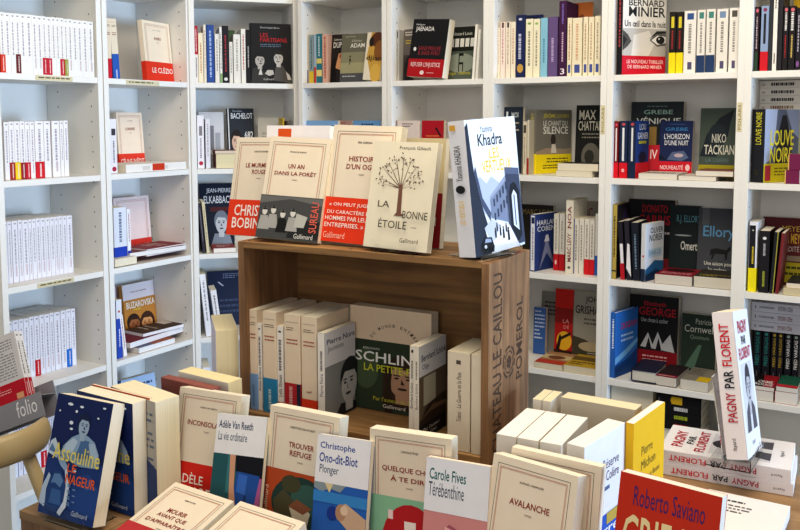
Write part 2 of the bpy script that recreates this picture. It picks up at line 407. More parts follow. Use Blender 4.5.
# ---------------------------------------------------------------- camera and light
cam = bpy.data.cameras.new('camera'); co = bpy.data.objects.new('camera', cam); C.objects.link(co)
co.location = (0, 0, 1.6); co.rotation_euler = (PI/2-.0848, 0, GR)
cam.sensor_width = 36; cam.lens = 869.16/800*36; cam.shift_x = -(415.53-400)/800; cam.shift_y = (195.43-265)/800
cam.clip_start = .05; bpy.context.scene.camera = co
def area(name, loc, target, size, power, col, sy=None):
    l = bpy.data.lights.new(name, 'AREA'); l.energy = power; l.size = size; l.color = col
    if sy: l.shape = 'RECTANGLE'; l.size_y = sy
    loc = RG @ Vector(loc); target = RG @ Vector(target)
    o = bpy.data.objects.new(name, l); C.objects.link(o); o.location = loc
    o.rotation_euler = (Vector(target)-Vector(loc)).to_track_quat('-Z', 'Y').to_euler(); return o

area('ceiling_panel_lamp', (.2, 1.2, 2.85), (.1, 2.4, .4), 1.6, 46, (1, .88, .7), 1.2)
area('window_daylight', (5.4, -.5, 1.15), (-.6, 2.4, .95), 2.2, 335, (.53, .73, 1), 1.6)
area('room_fill', (-.6, -1.8, 2.0), (.3, 2.6, 1.1), 2.0, 32, (1, .97, .92), 1.4)  # added fill lamp behind the camera, brightens the front faces
WORLD = ((.9, .94, 1, 1), .12)

w = bpy.data.worlds.new('world'); bpy.context.scene.world = w; w.use_nodes = True
bg = w.node_tree.nodes['Background']; bg.inputs['Color'].default_value = WORLD[0]; bg.inputs['Strength'].default_value = WORLD[1]
vs = bpy.context.scene.view_settings; vs.view_transform = 'Standard'; vs.look = 'None'; vs.exposure = 0; vs.gamma = .9

# ---------------------------------------------------------------- the books
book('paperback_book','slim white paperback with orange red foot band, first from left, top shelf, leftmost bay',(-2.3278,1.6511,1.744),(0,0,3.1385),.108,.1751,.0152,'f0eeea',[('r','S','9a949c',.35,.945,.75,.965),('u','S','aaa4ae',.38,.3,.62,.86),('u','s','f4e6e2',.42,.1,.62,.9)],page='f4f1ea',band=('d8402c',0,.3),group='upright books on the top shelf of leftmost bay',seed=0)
book('paperback_book','slim white paperback, second spine from left, top shelf of leftmost bay',(-2.3277,1.6697,1.744),(0,0,3.1385),.108,.175,.0182,'f0eeea',[('r','S','9a949c',.35,.945,.75,.965),('u','S','aaa4ae',.38,.3,.62,.86)],page='f4f1ea',group='upright books on the top shelf of leftmost bay',seed=1)
book('paperback_book','slim white paperback, third spine from left, top shelf of leftmost bay',(-2.3276,1.6863,1.744),(0,0,3.1385),.108,.1752,.0161,'f0eeea',[('r','S','9a949c',.35,.945,.75,.965),('u','S','aaa4ae',.38,.3,.62,.86)],page='f4f1ea',group='upright books on the top shelf of leftmost bay',seed=2)
book('paperback_book','slim white paperback with maroon foot band, fourth spine from left, top shelf of leftmost bay',(-2.3276,1.7024,1.744),(0,0,3.1385),.108,.1762,.0157,'f0eeea',[('r','S','9a949c',.35,.945,.75,.965),('u','S','aaa4ae',.38,.3,.62,.86),('u','S','c9b3b8',.42,.1,.66,.28),('u','s','f4e6e2',.42,.1,.62,.9)],page='f4f1ea',band=('6e2a2c',0,.32),group='upright books on the top shelf of leftmost bay',seed=3)
book('paperback_book','slim white paperback, fifth spine from left, top shelf of leftmost bay',(-2.3275,1.721,1.744),(0,0,3.1385),.108,.1761,.0182,'f0eeea',[('r','S','9a949c',.35,.945,.75,.965),('u','S','aaa4ae',.38,.3,.62,.86)],page='f4f1ea',group='upright books on the top shelf of leftmost bay',seed=4)
book('paperback_book','slim white paperback, sixth spine from left, top shelf of leftmost bay',(-2.3275,1.7433,1.744),(0,0,3.1385),.108,.1773,.0219,'f0eeea',[('r','S','9a949c',.35,.945,.75,.965),('u','S','aaa4ae',.38,.3,.62,.86)],page='f4f1ea',group='upright books on the top shelf of leftmost bay',seed=5)
book('paperback_book','slim white paperback, seventh spine from left, top shelf of leftmost bay',(-2.3274,1.7607,1.744),(0,0,3.1385),.108,.1773,.017,'f0eeea',[('r','S','9a949c',.35,.945,.75,.965),('u','S','aaa4ae',.38,.3,.62,.86),('u','S','c9b3b8',.42,.1,.66,.28)],page='f4f1ea',group='upright books on the top shelf of leftmost bay',seed=6)
book('paperback_book','slim white paperback, eighth spine from left, top shelf of leftmost bay',(-2.3274,1.7782,1.744),(0,0,3.1385),.108,.1769,.0172,'f0eeea',[('r','S','9a949c',.35,.945,.75,.965),('u','S','aaa4ae',.38,.3,.62,.86),('u','S','c9b3b8',.42,.1,.66,.28)],page='f4f1ea',group='upright books on the top shelf of leftmost bay',seed=7)
book('paperback_book','slim white paperback with red foot band, ninth spine from left, top shelf of leftmost bay',(-2.3273,1.7942,1.744),(0,0,3.1385),.108,.1777,.0156,'f0eeea',[('r','S','9a949c',.35,.945,.75,.965),('u','S','aaa4ae',.38,.3,.62,.86),('u','S','c9b3b8',.42,.1,.66,.28),('u','s','f4e6e2',.42,.1,.62,.9)],page='f4f1ea',band=('c4283a',0,.29),group='upright books on the top shelf of leftmost bay',seed=8)
book('paperback_book','slim white paperback with red foot band, tenth spine from left, top shelf of leftmost bay',(-2.3273,1.8111,1.744),(0,0,3.1385),.108,.1767,.0165,'f0eeea',[('r','S','9a949c',.35,.945,.75,.965),('u','S','aaa4ae',.38,.3,.62,.86),('u','S','c9b3b8',.42,.1,.66,.28),('u','s','f4e6e2',.42,.1,.62,.9)],page='f4f1ea',band=('c4283a',0,.29),group='upright books on the top shelf of leftmost bay',seed=9)
book('paperback_book','slim white paperback, eleventh spine from left, top shelf of leftmost bay',(-2.3272,1.8267,1.744),(0,0,3.1385),.108,.1782,.0152,'f0eeea',[('r','S','9a949c',.35,.945,.75,.965),('u','S','aaa4ae',.38,.3,.62,.86)],page='f4f1ea',group='upright books on the top shelf of leftmost bay',seed=10)
book('paperback_book','slim white paperback, twelfth spine from left, top shelf of leftmost bay',(-2.3272,1.8414,1.744),(0,0,3.1385),.108,.1785,.0143,'f0eeea',[('r','S','9a949c',.35,.945,.75,.965),('u','S','aaa4ae',.38,.3,.62,.86)],page='f4f1ea',group='upright books on the top shelf of leftmost bay',seed=11)
book('paperback_book','slim white paperback with red foot band, thirteenth spine from left, top shelf of leftmost bay',(-2.3271,1.8581,1.744),(0,0,3.1385),.108,.1787,.0163,'f0eeea',[('r','S','9a949c',.35,.945,.75,.965),('u','S','aaa4ae',.38,.3,.62,.86),('u','s','f4e6e2',.42,.1,.62,.9)],page='f4f1ea',band=('c4283a',0,.29),group='upright books on the top shelf of leftmost bay',seed=12)
book('paperback_book','slim white paperback with olive foot band, fourteenth spine from left, top shelf of leftmost bay',(-2.3271,1.8711,1.744),(0,0,3.1385),.108,.1775,.0126,'f0eeea',[('r','S','9a949c',.35,.945,.75,.965),('u','S','aaa4ae',.38,.3,.62,.86),('u','S','c9b3b8',.42,.1,.66,.28),('u','s','f4e6e2',.42,.1,.62,.9)],page='f4f1ea',band=('9aa13c',0,.29),group='upright books on the top shelf of leftmost bay',seed=13)
book('paperback_book','slim white paperback, fifteenth spine from left, top shelf of leftmost bay',(-2.327,1.89,1.744),(0,0,3.1385),.108,.1789,.0185,'f0eeea',[('r','S','9a949c',.35,.945,.75,.965),('u','S','aaa4ae',.38,.3,.62,.86),('u','S','c9b3b8',.42,.1,.66,.28)],page='f4f1ea',group='upright books on the top shelf of leftmost bay',seed=14)
book('paperback_book','slim white paperback, sixteenth spine from left, top shelf of leftmost bay',(-2.327,1.9072,1.744),(0,0,3.1385),.108,.1778,.0168,'f0eeea',[('r','S','9a949c',.35,.945,.75,.965),('u','S','aaa4ae',.38,.3,.62,.86)],page='f4f1ea',group='upright books on the top shelf of leftmost bay',seed=15)
book('paperback_book','slim white paperback, seventeenth spine from left, top shelf of leftmost bay',(-2.3269,1.9265,1.744),(0,0,3.1385),.108,.1779,.0189,'f0eeea',[('r','S','9a949c',.35,.945,.75,.965),('u','S','aaa4ae',.38,.3,.62,.86),('u','S','c9b3b8',.42,.1,.66,.28)],page='f4f1ea',group='upright books on the top shelf of leftmost bay',seed=16)
book('paperback_book','slim white paperback, eighteenth spine from left, top shelf of leftmost bay',(-2.3268,1.948,1.744),(0,0,3.1385),.108,.1787,.0211,'f0eeea',[('r','S','9a949c',.35,.945,.75,.965),('u','S','aaa4ae',.38,.3,.62,.86),('u','S','c9b3b8',.42,.1,.66,.28)],page='f4f1ea',group='upright books on the top shelf of leftmost bay',seed=17)
book('paperback_book','slim white paperback, nineteenth spine from left, top shelf of leftmost bay',(-2.3268,1.9718,1.744),(0,0,3.1385),.108,.1784,.0234,'f0eeea',[('r','S','9a949c',.35,.945,.75,.965),('u','S','aaa4ae',.38,.3,.62,.86),('u','S','c9b3b8',.42,.1,.66,.28)],page='f4f1ea',group='upright books on the top shelf of leftmost bay',seed=18)
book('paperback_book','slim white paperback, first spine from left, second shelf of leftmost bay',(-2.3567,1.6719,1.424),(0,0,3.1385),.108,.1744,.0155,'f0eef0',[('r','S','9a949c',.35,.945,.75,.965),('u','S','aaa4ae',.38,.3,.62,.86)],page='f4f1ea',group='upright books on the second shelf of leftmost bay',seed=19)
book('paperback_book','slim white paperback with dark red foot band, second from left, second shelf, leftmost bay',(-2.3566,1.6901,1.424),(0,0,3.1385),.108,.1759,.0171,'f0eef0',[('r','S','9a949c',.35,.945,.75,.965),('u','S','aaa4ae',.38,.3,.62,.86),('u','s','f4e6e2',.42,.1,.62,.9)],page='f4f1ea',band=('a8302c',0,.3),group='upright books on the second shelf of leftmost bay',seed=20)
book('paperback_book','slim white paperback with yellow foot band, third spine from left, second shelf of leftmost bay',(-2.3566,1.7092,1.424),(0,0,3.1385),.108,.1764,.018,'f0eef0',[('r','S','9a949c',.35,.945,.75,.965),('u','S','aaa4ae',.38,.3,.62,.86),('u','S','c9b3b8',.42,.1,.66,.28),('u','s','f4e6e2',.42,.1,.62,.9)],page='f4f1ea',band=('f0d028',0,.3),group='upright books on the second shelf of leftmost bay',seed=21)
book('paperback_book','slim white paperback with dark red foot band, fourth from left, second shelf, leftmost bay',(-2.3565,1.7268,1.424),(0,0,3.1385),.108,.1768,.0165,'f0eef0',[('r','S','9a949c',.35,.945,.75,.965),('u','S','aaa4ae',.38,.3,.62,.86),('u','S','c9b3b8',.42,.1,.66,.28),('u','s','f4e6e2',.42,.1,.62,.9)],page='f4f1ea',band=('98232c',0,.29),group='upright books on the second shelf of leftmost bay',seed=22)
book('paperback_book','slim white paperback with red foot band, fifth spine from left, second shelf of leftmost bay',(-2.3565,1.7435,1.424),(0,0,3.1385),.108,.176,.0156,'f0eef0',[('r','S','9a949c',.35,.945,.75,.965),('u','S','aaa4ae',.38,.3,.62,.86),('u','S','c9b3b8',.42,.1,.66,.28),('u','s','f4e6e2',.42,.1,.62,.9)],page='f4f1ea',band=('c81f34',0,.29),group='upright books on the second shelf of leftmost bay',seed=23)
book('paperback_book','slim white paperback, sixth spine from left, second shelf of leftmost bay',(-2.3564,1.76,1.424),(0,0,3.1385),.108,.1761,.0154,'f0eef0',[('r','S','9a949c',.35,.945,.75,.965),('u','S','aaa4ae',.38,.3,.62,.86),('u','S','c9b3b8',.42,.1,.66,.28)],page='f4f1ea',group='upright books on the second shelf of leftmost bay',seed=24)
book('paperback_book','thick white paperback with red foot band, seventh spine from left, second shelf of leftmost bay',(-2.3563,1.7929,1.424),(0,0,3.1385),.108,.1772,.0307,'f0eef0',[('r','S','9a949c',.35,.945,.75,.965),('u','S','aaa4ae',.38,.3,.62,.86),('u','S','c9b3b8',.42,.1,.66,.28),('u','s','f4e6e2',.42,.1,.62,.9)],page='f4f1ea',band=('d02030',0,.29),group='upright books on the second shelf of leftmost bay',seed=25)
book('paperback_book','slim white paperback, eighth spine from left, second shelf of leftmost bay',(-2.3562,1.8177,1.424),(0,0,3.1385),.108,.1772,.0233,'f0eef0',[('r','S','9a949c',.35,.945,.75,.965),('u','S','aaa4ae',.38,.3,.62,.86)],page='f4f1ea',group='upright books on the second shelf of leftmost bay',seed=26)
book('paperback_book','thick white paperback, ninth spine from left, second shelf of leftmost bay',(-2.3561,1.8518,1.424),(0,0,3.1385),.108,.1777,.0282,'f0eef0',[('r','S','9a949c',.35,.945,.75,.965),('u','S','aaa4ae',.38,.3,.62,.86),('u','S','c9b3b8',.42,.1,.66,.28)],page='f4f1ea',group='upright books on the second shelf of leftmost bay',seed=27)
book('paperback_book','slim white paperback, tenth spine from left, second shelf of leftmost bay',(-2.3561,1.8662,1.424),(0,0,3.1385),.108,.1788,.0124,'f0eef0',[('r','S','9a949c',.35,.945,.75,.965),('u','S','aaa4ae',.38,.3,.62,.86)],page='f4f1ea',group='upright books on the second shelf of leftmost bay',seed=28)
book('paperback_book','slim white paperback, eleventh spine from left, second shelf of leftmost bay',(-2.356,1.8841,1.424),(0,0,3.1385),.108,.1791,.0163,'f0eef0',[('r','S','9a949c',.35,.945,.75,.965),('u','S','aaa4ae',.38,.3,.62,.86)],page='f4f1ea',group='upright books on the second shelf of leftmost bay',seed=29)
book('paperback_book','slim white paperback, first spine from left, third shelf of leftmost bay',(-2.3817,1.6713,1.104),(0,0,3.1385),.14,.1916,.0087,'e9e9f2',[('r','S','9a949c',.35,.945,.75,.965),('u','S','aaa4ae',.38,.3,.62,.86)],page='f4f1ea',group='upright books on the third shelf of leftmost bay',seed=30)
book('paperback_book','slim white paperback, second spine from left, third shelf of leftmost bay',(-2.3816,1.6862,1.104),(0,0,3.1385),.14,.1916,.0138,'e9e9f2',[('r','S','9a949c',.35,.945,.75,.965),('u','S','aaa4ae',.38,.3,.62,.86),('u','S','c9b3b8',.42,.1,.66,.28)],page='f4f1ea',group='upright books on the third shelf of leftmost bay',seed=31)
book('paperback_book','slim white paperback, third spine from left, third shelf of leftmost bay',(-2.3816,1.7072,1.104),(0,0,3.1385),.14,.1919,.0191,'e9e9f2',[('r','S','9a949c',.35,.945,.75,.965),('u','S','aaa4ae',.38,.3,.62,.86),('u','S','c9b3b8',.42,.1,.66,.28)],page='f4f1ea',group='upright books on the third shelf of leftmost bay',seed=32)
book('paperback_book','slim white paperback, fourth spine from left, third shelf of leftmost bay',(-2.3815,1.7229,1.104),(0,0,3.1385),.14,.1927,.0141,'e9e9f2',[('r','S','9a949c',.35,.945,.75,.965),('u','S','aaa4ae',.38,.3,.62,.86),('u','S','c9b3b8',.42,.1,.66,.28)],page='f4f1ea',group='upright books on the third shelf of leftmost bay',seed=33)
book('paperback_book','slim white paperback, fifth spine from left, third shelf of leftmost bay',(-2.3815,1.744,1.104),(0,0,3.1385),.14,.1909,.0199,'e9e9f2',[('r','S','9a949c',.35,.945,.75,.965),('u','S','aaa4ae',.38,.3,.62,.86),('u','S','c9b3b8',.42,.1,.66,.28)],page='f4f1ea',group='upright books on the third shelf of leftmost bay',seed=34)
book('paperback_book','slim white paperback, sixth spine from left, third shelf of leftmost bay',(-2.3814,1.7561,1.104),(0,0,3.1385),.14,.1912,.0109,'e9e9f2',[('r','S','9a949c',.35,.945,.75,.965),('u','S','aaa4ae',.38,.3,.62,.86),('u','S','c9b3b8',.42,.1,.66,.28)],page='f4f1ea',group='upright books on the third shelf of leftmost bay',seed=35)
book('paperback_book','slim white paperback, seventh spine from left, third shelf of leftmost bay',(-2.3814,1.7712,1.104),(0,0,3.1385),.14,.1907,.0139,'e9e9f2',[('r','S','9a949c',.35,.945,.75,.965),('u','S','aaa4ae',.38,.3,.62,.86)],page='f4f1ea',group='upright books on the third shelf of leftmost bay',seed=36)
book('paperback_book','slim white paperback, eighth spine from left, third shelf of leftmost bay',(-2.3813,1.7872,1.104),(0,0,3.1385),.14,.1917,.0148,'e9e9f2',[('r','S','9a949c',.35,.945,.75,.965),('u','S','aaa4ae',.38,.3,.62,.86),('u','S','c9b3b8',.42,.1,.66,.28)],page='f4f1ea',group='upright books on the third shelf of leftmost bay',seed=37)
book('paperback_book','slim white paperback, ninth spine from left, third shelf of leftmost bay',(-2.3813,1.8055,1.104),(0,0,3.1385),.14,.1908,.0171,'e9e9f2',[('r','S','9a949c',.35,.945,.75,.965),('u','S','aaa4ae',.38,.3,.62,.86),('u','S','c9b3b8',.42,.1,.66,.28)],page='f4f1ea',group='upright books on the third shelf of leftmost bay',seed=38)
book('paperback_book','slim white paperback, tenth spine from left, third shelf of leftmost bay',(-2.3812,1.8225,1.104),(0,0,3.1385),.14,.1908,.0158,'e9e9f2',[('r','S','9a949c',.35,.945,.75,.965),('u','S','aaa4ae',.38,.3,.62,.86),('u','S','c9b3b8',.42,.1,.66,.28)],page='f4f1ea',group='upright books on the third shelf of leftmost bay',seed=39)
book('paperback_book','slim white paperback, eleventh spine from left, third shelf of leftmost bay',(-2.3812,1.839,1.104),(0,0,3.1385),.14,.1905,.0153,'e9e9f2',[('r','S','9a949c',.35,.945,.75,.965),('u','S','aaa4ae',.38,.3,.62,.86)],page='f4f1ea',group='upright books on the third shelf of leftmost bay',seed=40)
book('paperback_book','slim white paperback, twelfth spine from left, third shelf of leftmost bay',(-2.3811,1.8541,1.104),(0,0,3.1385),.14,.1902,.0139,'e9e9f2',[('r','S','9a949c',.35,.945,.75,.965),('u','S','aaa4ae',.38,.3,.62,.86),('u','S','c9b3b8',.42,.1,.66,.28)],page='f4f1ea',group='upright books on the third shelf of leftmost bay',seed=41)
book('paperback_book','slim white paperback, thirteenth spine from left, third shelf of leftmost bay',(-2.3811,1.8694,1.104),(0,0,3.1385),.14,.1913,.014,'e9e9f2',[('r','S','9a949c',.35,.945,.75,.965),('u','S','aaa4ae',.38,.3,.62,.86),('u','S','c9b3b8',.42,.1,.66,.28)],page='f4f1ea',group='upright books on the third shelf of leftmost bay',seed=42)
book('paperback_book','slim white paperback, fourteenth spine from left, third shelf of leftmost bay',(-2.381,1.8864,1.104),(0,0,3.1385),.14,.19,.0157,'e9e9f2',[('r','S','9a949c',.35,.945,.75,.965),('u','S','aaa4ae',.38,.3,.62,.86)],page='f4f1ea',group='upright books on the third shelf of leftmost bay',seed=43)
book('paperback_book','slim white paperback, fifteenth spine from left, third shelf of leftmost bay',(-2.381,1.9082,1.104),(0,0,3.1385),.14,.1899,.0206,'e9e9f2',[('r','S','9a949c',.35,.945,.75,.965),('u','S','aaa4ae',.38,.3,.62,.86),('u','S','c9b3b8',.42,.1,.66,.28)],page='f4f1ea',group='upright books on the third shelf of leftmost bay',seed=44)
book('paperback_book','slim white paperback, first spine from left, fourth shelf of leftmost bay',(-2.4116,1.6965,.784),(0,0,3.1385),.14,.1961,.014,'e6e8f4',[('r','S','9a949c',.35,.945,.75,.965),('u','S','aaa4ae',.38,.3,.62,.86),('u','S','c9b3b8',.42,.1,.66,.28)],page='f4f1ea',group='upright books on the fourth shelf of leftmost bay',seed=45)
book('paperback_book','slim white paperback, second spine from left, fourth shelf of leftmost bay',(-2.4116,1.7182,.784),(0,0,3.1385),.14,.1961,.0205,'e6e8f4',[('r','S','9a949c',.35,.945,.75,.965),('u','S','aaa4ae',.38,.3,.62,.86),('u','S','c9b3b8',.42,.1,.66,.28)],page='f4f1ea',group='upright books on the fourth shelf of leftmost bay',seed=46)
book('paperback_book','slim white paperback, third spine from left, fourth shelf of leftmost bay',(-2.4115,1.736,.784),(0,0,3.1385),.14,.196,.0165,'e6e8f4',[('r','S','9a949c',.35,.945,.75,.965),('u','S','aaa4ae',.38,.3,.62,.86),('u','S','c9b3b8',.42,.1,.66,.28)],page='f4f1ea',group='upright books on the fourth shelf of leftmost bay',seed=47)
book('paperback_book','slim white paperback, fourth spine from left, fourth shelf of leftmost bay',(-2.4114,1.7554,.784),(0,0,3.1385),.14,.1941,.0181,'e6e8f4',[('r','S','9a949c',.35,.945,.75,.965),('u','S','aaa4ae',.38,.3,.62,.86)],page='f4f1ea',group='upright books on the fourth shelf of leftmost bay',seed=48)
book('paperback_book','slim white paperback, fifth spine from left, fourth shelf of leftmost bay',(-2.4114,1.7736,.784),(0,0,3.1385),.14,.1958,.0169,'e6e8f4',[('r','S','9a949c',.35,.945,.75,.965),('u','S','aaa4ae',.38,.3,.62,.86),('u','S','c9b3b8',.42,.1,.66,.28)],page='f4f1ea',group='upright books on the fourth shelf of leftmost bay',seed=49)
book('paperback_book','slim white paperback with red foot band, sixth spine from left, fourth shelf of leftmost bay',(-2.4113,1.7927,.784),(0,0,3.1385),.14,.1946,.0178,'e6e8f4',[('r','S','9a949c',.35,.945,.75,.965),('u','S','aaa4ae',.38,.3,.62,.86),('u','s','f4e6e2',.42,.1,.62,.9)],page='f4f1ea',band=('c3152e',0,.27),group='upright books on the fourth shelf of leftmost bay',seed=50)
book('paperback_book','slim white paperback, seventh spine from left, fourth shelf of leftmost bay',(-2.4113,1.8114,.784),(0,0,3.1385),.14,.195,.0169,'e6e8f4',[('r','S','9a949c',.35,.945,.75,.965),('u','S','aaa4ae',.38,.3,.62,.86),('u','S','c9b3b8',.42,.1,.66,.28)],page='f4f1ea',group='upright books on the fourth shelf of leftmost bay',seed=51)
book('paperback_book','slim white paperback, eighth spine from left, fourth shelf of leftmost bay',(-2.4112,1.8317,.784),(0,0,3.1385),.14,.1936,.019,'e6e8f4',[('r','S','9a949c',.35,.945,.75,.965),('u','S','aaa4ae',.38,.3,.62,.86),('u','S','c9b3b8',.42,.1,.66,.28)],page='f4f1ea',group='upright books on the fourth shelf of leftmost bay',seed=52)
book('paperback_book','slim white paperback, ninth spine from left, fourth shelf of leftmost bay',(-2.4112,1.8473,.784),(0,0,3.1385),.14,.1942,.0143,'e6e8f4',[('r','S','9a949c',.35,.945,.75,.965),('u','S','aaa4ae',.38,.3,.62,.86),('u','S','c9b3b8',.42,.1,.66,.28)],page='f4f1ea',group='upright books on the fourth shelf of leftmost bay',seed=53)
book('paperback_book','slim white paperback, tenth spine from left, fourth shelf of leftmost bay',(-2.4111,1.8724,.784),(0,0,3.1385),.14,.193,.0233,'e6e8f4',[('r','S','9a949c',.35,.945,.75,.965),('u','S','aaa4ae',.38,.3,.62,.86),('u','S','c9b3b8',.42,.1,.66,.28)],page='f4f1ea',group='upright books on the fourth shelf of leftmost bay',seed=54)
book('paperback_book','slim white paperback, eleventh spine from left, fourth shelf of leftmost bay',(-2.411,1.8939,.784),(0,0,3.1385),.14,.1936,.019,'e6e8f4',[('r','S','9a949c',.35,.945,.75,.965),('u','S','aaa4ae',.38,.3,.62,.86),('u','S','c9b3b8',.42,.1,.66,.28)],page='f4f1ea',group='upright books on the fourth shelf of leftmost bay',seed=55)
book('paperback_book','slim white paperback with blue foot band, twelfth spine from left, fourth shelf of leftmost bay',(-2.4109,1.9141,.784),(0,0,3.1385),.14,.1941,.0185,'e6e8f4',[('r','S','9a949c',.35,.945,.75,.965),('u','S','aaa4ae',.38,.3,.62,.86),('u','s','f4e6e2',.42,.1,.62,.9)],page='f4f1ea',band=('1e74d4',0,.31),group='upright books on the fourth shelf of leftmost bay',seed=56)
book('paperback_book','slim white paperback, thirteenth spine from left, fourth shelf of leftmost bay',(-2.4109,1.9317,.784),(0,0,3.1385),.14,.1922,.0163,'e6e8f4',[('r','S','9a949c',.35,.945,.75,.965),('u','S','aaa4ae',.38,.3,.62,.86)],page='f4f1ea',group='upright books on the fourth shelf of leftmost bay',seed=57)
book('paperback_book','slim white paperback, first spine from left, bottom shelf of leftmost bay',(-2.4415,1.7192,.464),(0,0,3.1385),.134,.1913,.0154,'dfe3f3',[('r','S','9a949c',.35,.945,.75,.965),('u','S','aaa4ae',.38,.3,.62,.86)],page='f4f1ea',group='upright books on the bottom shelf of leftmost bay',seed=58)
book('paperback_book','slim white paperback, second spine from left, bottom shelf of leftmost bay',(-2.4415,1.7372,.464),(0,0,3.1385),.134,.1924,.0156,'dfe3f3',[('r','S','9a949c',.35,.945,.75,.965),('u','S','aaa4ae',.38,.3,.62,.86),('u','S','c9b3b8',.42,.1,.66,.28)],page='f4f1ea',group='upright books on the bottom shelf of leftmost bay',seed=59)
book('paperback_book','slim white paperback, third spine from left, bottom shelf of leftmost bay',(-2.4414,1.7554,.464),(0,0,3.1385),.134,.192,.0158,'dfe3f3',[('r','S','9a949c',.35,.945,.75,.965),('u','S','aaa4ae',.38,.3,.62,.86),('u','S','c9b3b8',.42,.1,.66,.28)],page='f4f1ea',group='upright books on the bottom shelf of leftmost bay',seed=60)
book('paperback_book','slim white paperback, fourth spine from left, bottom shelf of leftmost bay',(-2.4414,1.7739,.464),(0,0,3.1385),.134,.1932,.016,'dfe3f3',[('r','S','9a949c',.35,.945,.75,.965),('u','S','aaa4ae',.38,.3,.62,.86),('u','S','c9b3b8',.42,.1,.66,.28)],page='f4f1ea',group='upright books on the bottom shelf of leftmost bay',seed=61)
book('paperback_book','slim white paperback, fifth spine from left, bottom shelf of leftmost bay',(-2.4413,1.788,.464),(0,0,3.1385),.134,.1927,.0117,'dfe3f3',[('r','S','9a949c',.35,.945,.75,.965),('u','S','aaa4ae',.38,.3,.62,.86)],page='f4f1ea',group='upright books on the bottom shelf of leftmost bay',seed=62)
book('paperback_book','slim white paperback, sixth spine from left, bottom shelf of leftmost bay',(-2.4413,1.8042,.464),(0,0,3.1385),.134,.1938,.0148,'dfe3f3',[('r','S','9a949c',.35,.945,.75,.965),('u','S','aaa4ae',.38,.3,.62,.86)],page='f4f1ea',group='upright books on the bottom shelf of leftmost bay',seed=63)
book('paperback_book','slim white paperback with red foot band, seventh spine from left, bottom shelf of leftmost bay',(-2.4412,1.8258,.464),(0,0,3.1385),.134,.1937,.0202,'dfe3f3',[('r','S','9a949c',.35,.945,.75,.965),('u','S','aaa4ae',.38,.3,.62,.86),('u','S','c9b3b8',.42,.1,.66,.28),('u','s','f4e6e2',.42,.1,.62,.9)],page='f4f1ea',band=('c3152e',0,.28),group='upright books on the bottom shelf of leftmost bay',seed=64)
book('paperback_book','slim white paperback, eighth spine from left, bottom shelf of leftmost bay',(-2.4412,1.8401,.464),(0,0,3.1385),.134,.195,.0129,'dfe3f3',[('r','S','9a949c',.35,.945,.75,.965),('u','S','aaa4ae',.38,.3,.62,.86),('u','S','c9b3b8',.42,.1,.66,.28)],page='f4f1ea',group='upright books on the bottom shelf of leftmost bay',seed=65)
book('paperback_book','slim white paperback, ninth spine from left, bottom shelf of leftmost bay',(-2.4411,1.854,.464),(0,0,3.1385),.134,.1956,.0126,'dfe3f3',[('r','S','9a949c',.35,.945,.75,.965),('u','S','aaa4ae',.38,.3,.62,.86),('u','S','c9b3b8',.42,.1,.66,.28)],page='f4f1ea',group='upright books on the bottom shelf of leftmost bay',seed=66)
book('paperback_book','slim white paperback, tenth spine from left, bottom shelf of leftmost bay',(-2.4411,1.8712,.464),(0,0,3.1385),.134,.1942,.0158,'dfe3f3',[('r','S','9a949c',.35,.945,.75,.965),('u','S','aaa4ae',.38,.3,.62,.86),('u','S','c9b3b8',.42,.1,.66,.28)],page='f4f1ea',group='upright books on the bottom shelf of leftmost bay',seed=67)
book('paperback_book','cream paperback with red foot band, first spine from left, top shelf of second bay',(-2.3804,2.0909,1.744),(0,0,3.1385),.14,.205,.0221,'e9dcc6',[('d','S','6a5a48',.2,.86,.8,.9,2),('d','S','8a2a22',.2,.72,.8,.78,2),('r','S','8a7a64',.1,.94,.9,.943)],band=('c8203a',0,.34),group='upright books on the top shelf of second bay',seed=68)
book('paperback_book','cream paperback with blue photo foot band, leaning, second from left, top shelf, second bay',(-2.3803,2.1254,1.7455),(-.0524,0,3.1385),.14,.205,.0277,'e9dcc6',[('d','S','6a5a48',.2,.86,.8,.9,2),('d','S','8a2a22',.2,.72,.8,.78,2),('r','S','8a7a64',.1,.94,.9,.943),('r','f','23232b',.05,0,1,.42),('e','f','8b8a90',.5,.25,.2,.1),('u','s','dfe6f4',.4,.05,.6,.38)],band=('2f62b8',0,.42),group='upright books on the top shelf of second bay',seed=69)
book('paperback_book','cream novel with wide red lettered band, top shelf of second bay',(-2.35,2.2214,1.7459),(-.0873,0,1.7771),.1644,.2127,.02,'f3e4cd',[*GA('J. M. G. LE CLÉZIO',['AVERS']),('T','f','fbeee4','LE CLÉZIO',.2,.42,.97,.76)],band=('df3b24',0,.32),group='face-out books on the top shelf of second bay',seed=70)
book('paperback_book','white paperback with tiny portrait and red dot, first from left, second shelf, second bay',(-2.3504,2.076,1.424),(0,0,3.1385),.14,.185,.0281,'eceaf0',[('r','S','44424a',.2,.7,.8,.82),('e','S','b0304a',.5,.08,.32,.045),('u','S','77717c',.4,.2,.6,.6)],group='upright books on the second shelf of second bay',seed=71)
book('paperback_book','cream novel with wide red band, upright, second shelf of second bay',(-2.4751,2.198,1.4252),(-.0698,0,1.5677),.1196,.2083,.015,'f0dfcb',[*GA('L.-F. CÉLINE',['LONDRES']),('T','f','fbeee4','CÉLINE INÉDIT',.05,.35,.97,.75)],band=('e0402c',0,.28),group='face-out books on the second shelf of second bay',seed=72)
book('paperback_book','white flat paperback with short red band, second shelf of second bay',(-2.3295,2.3797,1.4528),(-1.5708,0,3.1385),.135,.2854,.0285,'efeae4',[('d','S','d8d2cc',.2,.2,.7,.8,2),('r','S','cc3c20',.1,.38,.95,.58)],group='flat-lying books on the second shelf of second bay',seed=73)
